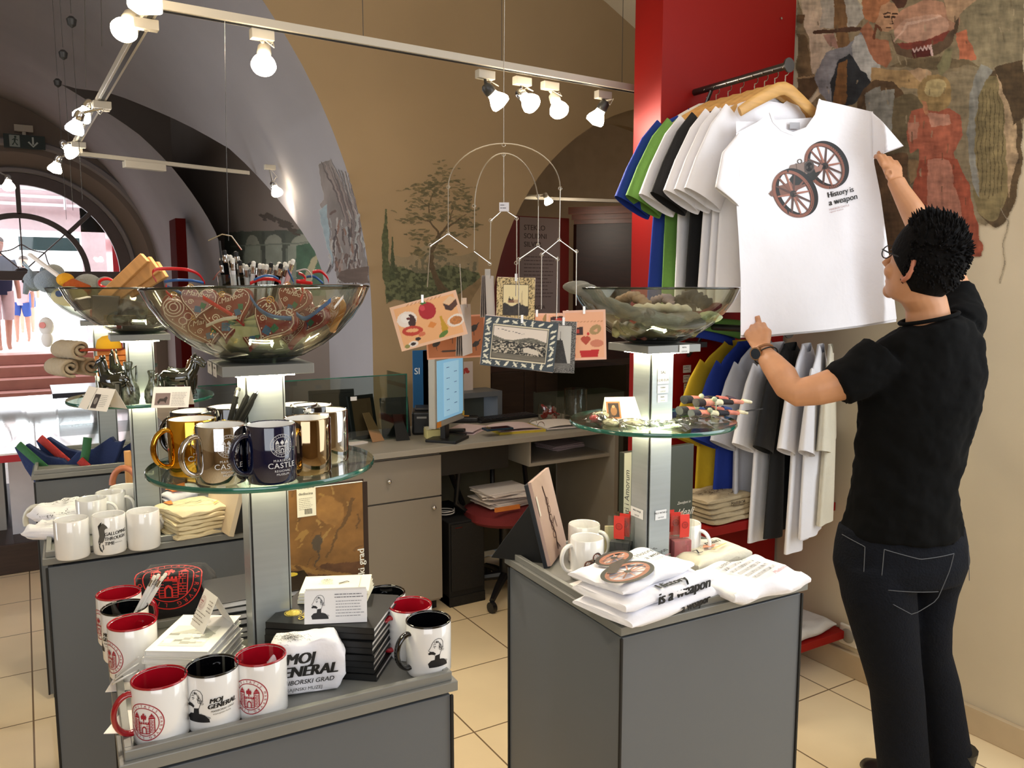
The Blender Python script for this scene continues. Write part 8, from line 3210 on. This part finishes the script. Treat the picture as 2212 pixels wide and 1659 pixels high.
def d_cellar(c):
    P, E, L = c.poly, c.ell, c.line
    bg = '#84765c'
    P([(1722, 0), (1745, 60), (1752, 110), (1760, 180), (1735, 240), (1790, 190), (1830, 60), (1880, -10), (2212, -10), (2212, 255), (2205, 300), (2195, 380), (2160, 450), (2128, 490), (2090, 470), (1960, 500), (1900, 470), (1880, 300), (1722, 240)], bg, var=.3, vs=.03)
    P([(2060, -10), (2212, -10), (2212, 240), (2150, 250), (2100, 130)], '#857a60', var=.35, vs=.02, st=(3, .5))
    P([(1900, 130), (2000, 160), (2100, 150), (2180, 140), (2170, 480), (2090, 470), (1900, 440)], '#8a7d64', var=.3, vs=.03)
    # wall showing at the upper left
    P([(1727, 0), (1790, 0), (1776, 70), (1800, 100), (1770, 150), (1758, 165), (1745, 75)], '#c5b7a2', var=.08, vs=.02)
    # broken masonry and bowl by the red rack
    P([(1720, 30), (1738, 28), (1736, 50), (1722, 48)], '#6b5238')
    P([(1722, 70), (1738, 75), (1752, 130), (1755, 170), (1722, 165)], '#6b5a40', var=.4, vs=.06)
    P([(1722, 165), (1780, 163), (1772, 185), (1730, 240), (1722, 235)], '#5a4832', var=.4, vs=.05)
    L([(1722, 168), (1780, 165)], 4, '#9a8462')
    # figure at the left edge with blue cloth
    P([(1770, 5), (1800, -5), (1850, -5), (1870, 30), (1850, 60), (1800, 60), (1768, 62), (1775, 30)], '#a9a59a', var=.3, vs=.04, st=(2, .6))
    P([(1796, -5), (1822, -5), (1840, 110), (1826, 140), (1808, 100)], '#75593a', var=.4, vs=.05, st=(2, .5))
    L([(1762, 72), (1860, 60)], 9, '#4c3526')
    P([(1775, 78), (1800, 72), (1812, 108), (1790, 100)], '#a98678', var=.2, vs=.06)
    # kneeling man: shirt, vest, arm
    P([(1760, 170), (1785, 115), (1830, 95), (1860, 70), (1878, 80), (1892, 130), (1900, 175), (1880, 200), (1800, 232), (1770, 200)], '#83858a', var=.35, vs=.03, st=(1, 1.6))
    P([(1845, 78), (1870, 74), (1895, 120), (1900, 150), (1870, 190), (1850, 150), (1838, 100)], '#b1b1ac', var=.25, vs=.05)
    P([(1800, 232), (1795, 180), (1812, 130), (1835, 115), (1870, 160), (1885, 190), (1850, 220), (1832, 232)], '#2a2f33', var=.5, vs=.06)
    P([(1800, 228), (1812, 140), (1830, 130), (1828, 228)], '#74522f', var=.5, vs=.06, st=(2, .5))
    P([(1858, 66), (1875, 46), (1890, 80), (1920, 90), (1928, 130), (1914, 148), (1892, 138), (1875, 100)], '#a06a4e', var=.3, vs=.06)
    P([(1880, 146), (1920, 152), (1968, 155), (1998, 148), (2008, 166), (1985, 192), (1950, 186), (1880, 180)], '#a98c62', var=.25, vs=.04, st=(.6, 2))
    P([(1960, 156), (1985, 148), (2010, 152), (2012, 166), (1990, 176)], '#b49676', var=.2, vs=.08)
    # face and head scarf
    P([(1865, -5), (1925, -5), (1918, 15), (1905, 35), (1885, 52), (1868, 42), (1862, 20)], '#a8704c', var=.3, vs=.07)
    P([(1904, 14), (1922, 2), (1938, 10), (1938, 40), (1932, 58), (1920, 70), (1900, 66), (1888, 50), (1900, 34)], '#b28a6a', var=.2, vs=.09)
    for pts, w_ in (([(1910, 32), (1918, 29), (1924, 31)], 3), ([(1929, 33), (1935, 31)], 3), ([(1911, 38), (1921, 38)], 5), ([(1929, 38), (1935, 38)], 4), ([(1926, 38), (1927, 50), (1922, 52)], 2), ([(1914, 60), (1924, 60)], 3)):
        L(pts, w_, '#3a2416')
    L([(1904, 66), (1890, 56), (1888, 80)], 6, '#6a3d26')
    P([(1924, -5), (1960, -5), (1950, 15), (1938, 18)], '#4c2f22')
    # great vat of red must with a cloth
    E(2000, 48, 72, 46, '#a87e66', rot=-.12, var=.3, vs=.02, st=(.5, 2))
    E(1990, 62, 60, 30, '#b58f7a', rot=-.15, var=.25, vs=.03, st=(.4, 2))
    L([(1932, 92), (1960, 50), (2030, 36)], [3, 7, 3], '#c9a794')
    P([(1922, 70), (1935, 95), (1990, 92), (2040, 75), (2066, 60), (2060, 92), (2030, 118), (1975, 130), (1940, 118)], '#5d4a38', var=.3, vs=.05)
    P([(1940, 95), (2000, 88), (2052, 66), (2040, 88), (1990, 108), (1950, 106)], '#7b3a2e', var=.25, vs=.06)
    L([(2066, 42), (2064, 70)], 7, '#4a3a2a')
    P([(1972, 108), (2016, 98), (2014, 122), (1974, 128)], '#4c1c18')
    for i in range(5):
        L([(1974 + 8 * i, 106 - 1.4 * i), (1978 + 8 * i, 112 - 1.4 * i), (1982 + 8 * i, 103 - 1.4 * i)], 3, '#cdb0ab')
    L([(2012, 100), (2014, 120)], 5, '#cdb0ab')
    P([(2066, 72), (2084, 66), (2110, 125), (2098, 130), (2072, 128)], '#b0694c', var=.25, vs=.06)
    P([(2040, -5), (2110, -5), (2070, 40), (2058, 50), (2044, 40)], '#a98a6c', var=.2, vs=.05)
    P([(1920, 146), (1960, 130), (2040, 122), (2090, 130), (2120, 140), (2000, 150)], '#6a5c44', var=.3, vs=.05)
    P([(2024, 140), (2044, 108), (2058, 104), (2050, 145), (2030, 160)], '#7d7858')
    # barrels
    E(1905, 232, 52, 60, '#5a4630', rot=.2, var=.4, vs=.05)
    P([(1870, 205), (1900, 188), (1912, 225), (1900, 300), (1880, 300)], '#85847c', var=.3, vs=.05)
    E(1960, 300, 55, 100, '#6c6048', var=.35, vs=.03)
    P([(1905, 200), (1932, 190), (1925, 300), (1905, 300)], '#8b8a82', var=.3, vs=.05, st=(2, .5))
    E(2150, 320, 58, 170, '#5c4b34', var=.35, vs=.03, st=(2, .4))
    E(2140, 320, 48, 158, '#857753', var=.3, vs=.03, st=(3, .4))
    for i in range(7):
        L([(2112 + 9 * i, 190 + 5 * abs(i - 3)), (2110 + 9 * i, 430 - 6 * abs(i - 3))], 1.6, '#5f5338')
    P([(2120, 135), (2142, 150), (2112, 210), (2104, 280), (2106, 350), (2118, 430), (2098, 400), (2088, 300), (2096, 200)], '#8d8c84', var=.3, vs=.04, st=(2, .5))
    P([(2150, 160), (2166, 168), (2192, 250), (2198, 330), (2180, 430), (2170, 300), (2166, 230)], '#ab9374', var=.5, vs=.08)
    P([(2146, 146), (2212, 130), (2212, 255), (2188, 272), (2176, 220)], '#4f3f2a', var=.4, vs=.05)
    # child with her back turned
    P([(1968, 240), (2000, 232), (2050, 236), (2074, 250), (2080, 290), (2060, 330), (2066, 350), (1985, 352), (1984, 320), (1966, 330), (1958, 300)], '#a8604a', var=.25, vs=.05)
    P([(2000, 244), (2050, 250), (2055, 270), (2010, 275)], '#bd8a76', var=.2, vs=.06)
    P([(1962, 262), (1984, 262), (1980, 300), (1964, 306)], '#b47f6a')
    P([(1984, 345), (2066, 340), (2092, 400), (2108, 470), (2126, 540), (2120, 552), (2040, 556), (1960, 530), (1962, 440)], '#9a4f3a', var=.25, vs=.04, st=(3, .4))
    P([(2006, 345), (2050, 345), (2072, 440), (2080, 500), (2040, 540), (2000, 470)], '#b37a66', var=.25, vs=.05, st=(3, .4))
    E(2020, 200, 37, 42, '#9c8358', var=.3, vs=.06)
    E(2022, 188, 22, 22, '#b3a276', var=.25, vs=.1)
    P([(1990, 215), (2002, 220), (2006, 245), (1998, 250)], '#b5805f')
    P([(1960, 345), (1985, 345), (1980, 380), (1965, 400)], '#8a7050')
    P([(1885, 335), (1960, 330), (1962, 540), (1930, 560), (1900, 500)], '#5d4630', var=.4, vs=.05)
    for i in range(70):
        r_ = random.Random(i)
        x, y = r_.uniform(1760, 2200), r_.uniform(0, 460)
        m_ = (abs(c.X - x) < 1.5) & (abs(c.Y - y) < r_.uniform(2, 10)) & c.M
        c.put(m_, r_.choice(['#6a5c44', '#a39378', '#4c3e2c']), al=.6)
    st = fbm(c.gx + .6 * c.gy, c.gy - .4 * c.gx, .045, 71)[:, :, None] + .8 * fbm(c.gx * .25, c.gy, .16, 77)[:, :, None] + .6 * fbm(c.gx, c.gy * .3, .2, 79)[:, :, None]
    c.C = np.clip(c.C * (1 + (st - 1.2) * .75), 0, 1)
    # a hairline crack on the bare wall
    L([(2165, 450), (2178, 480), (2166, 520), (2172, 570), (2160, 610)], 1.6, '#8f8472')


mural('cellar_mural', 'large wall painting of kneeling figure, child in red and barrels on the cream wall', 'a', 2.8165, 1700, -12, 2214, 620, 420, '#bdae90', d_cellar, 6, .035)


def d_tree(c):
    P, E, L = c.poly, c.ell, c.line
    n = fbm(c.X, c.Y, .06, 41)
    n2 = fbm(c.X, c.Y, .16, 47)
    # hills
    edge = 560 - 26 * np.sin((c.X - 830) / 70) + 12 * np.sin(c.X / 17)
    c.put((c.Y > edge) & (c.Y < 610) & (c.X > 832) & (c.X < 1034), '#97876a', var=.2, vs=.05)
    c.put((c.Y > edge + 20) & (c.Y < 620) & (c.X > 836) & (c.X < 1030) & (n2 > .5), '#706a54')
    m_ = (c.Y > 582 + 8 * np.sin(c.X / 20)) & (c.X > 828 + .10 * (c.Y - 580)) & (c.X < 1036 - .35 * np.maximum(0, c.Y - 600)) & (c.Y < 655 + 8 * np.sin(c.X / 14))
    c.put(m_, '#5e6246', var=.5, vs=.06, st=(1, 2))
    c.put(m_ & (n2 > .56), '#454a34')
    c.put(m_ & (n2 < .4), '#6c7050')
    P([(985, 640), (1036, 600), (1038, 612), (1015, 658), (985, 664)], '#8a7454', var=.3, vs=.06)
    # cypresses
    L([(834, 452), (832, 520), (834, 600)], [3, 14, 16], '#555a3e', var=.5, vs=.2)
    L([(848, 512), (848, 600)], [2, 12], '#4b523a', var=.5, vs=.2)
    # trunk and boughs
    for pts, w_ in (([(952, 622), (938, 590), (930, 565), (934, 540), (950, 515), (946, 500), (928, 480)], [15, 11, 10, 8, 7, 5, 3]), ([(946, 512), (965, 492), (985, 480), (1005, 462)], [6, 5, 4, 2]), ([(934, 545), (932, 530), (948, 512)], [7, 6, 6]), ([(930, 480), (925, 440), (940, 410)], [3, 3, 2]),
                    ([(928, 478), (900, 470), (880, 478)], [3, 3, 1.5]), ([(925, 445), (905, 430)], [2.5, 1]), ([(960, 495), (975, 470), (978, 440)], [3, 3, 1.5]), ([(952, 622), (975, 632)], [8, 2])):
        L(pts, w_, '#5e4f3a', var=.3, vs=.2)
    # foliage clusters
    r_ = random.Random(2)
    cl = [(958, 372, 26, 22), (940, 395, 24, 10), (902, 412, 24, 12), (925, 405, 20, 12), (985, 400, 26, 14), (960, 420, 34, 12), (893, 440, 22, 10), (1000, 425, 24, 14), (940, 440, 26, 8), (975, 450, 36, 12), (1015, 452, 24, 12), (890, 475, 26, 10), (920, 470, 24, 8), (1000, 480, 34, 12), (960, 468, 22, 10), (900, 510, 22, 14), (985, 505, 26, 10), (930, 520, 18, 14), (1015, 490, 18, 10), (955, 540, 24, 10), (905, 545, 20, 10)]
    for x, y, rx, ry in cl:
        for k in range(26):
            a_, b_ = x + r_.gauss(0, rx * .55), y + r_.gauss(0, ry * .6)
            E(a_, b_, r_.uniform(2.5, 8), r_.uniform(1, 2.8), r_.choice(['#6d6448', '#5c583e', '#80714f', '#55523a']), rot=r_.uniform(-.4, .4), al=.75)


mural('tree_mural', 'faint wall painting of a bending tree with cypresses on the arch pier', 'b', 4.2975, 820, 345, 1048, 672, 240, '#a8906e', d_tree, 3, .08)


def d_jamb(c):
    P, L = c.poly, c.line
    P([(688, 355), (712, 345), (740, 400), (765, 450), (790, 560), (796, 612), (735, 612), (728, 600), (722, 560), (714, 500), (702, 470), (690, 440), (700, 430)], '#7d726c', var=.45, vs=.03, st=(2, .6))
    r_ = random.Random(6)
    for i in range(9):
        L([(694 + 7 * i, 350 + 3 * i), (724 + 6.5 * i, 412 + 8 * i), (742 + 5 * i, 470 + 9 * i)], [1.5, 3.2, 2], ['#5a4f4c', '#8a7a72', '#6a5a56'][i % 3])
    for i in range(90):
        x = r_.uniform(712, 785)
        y = r_.uniform(455, 606)
        L([(x, y), (x + r_.uniform(-8, 8), y + r_.uniform(8, 34))], r_.uniform(1.5, 5), r_.choice(['#5d4a42', '#8a7a70', '#7b5c4e', '#93908a', '#4c4240', '#a39a92']))
    P([(690, 455), (706, 440), (712, 520), (720, 575), (704, 530)], '#8b979a', var=.3, vs=.06)
    P([(728, 598), (740, 582), (794, 575), (797, 612), (745, 612)], '#5b4a40', var=.5, vs=.05, st=(.5, 2))


mural('jamb_mural', 'weathered brown and blue wall painting on the side of the left arch', 'v', 1.667, 684, 340, 797, 614, 130, '#b3aba6', d_jamb, 4, .06)


def d_viaduct(c):
    P, E, L = c.poly, c.ell, c.line
    P([(486, 502), (692, 494), (700, 520), (706, 640), (500, 640), (486, 540)], '#4f5346', var=.35, vs=.03)
    P([(500, 545), (700, 530), (704, 640), (505, 640)], '#74796a', var=.35, vs=.04)
    for x, rx in ((545, 17), (592, 24), (656, 34)):
        E(x, 545, rx, 38, '#8c8c7c', var=.2, vs=.05)
        c.put((abs(c.X - x) < rx) & (c.Y > 530) & (c.Y < 600), '#868a7a', var=.3, vs=.05)
    for x in (520, 568, 612):
        L([(x, 504), (x + 2, 580)], 8, '#454a3e', var=.3, vs=.1)
    L([(500, 532), (700, 522)], 3, '#6f7466')
    P([(640, 530), (700, 520), (706, 600), (690, 640), (640, 640)], '#3f5a44', var=.4, vs=.05)
    P([(690, 545), (672, 560), (640, 640), (664, 640)], '#9a9274')
    for i in range(24):
        r_ = random.Random(i)
        E(566 + 3.2 * i, 462 + 1.5 * i + r_.gauss(0, 4), r_.uniform(4, 11), r_.uniform(2, 4), '#4c4136', rot=.3)


mural('viaduct_mural', 'grey-green wall painting of a railway viaduct with arches on the passage wall', 'a', 1.846, 480, 452, 706, 640, 150, '#82746a', d_viaduct, 2, .08)
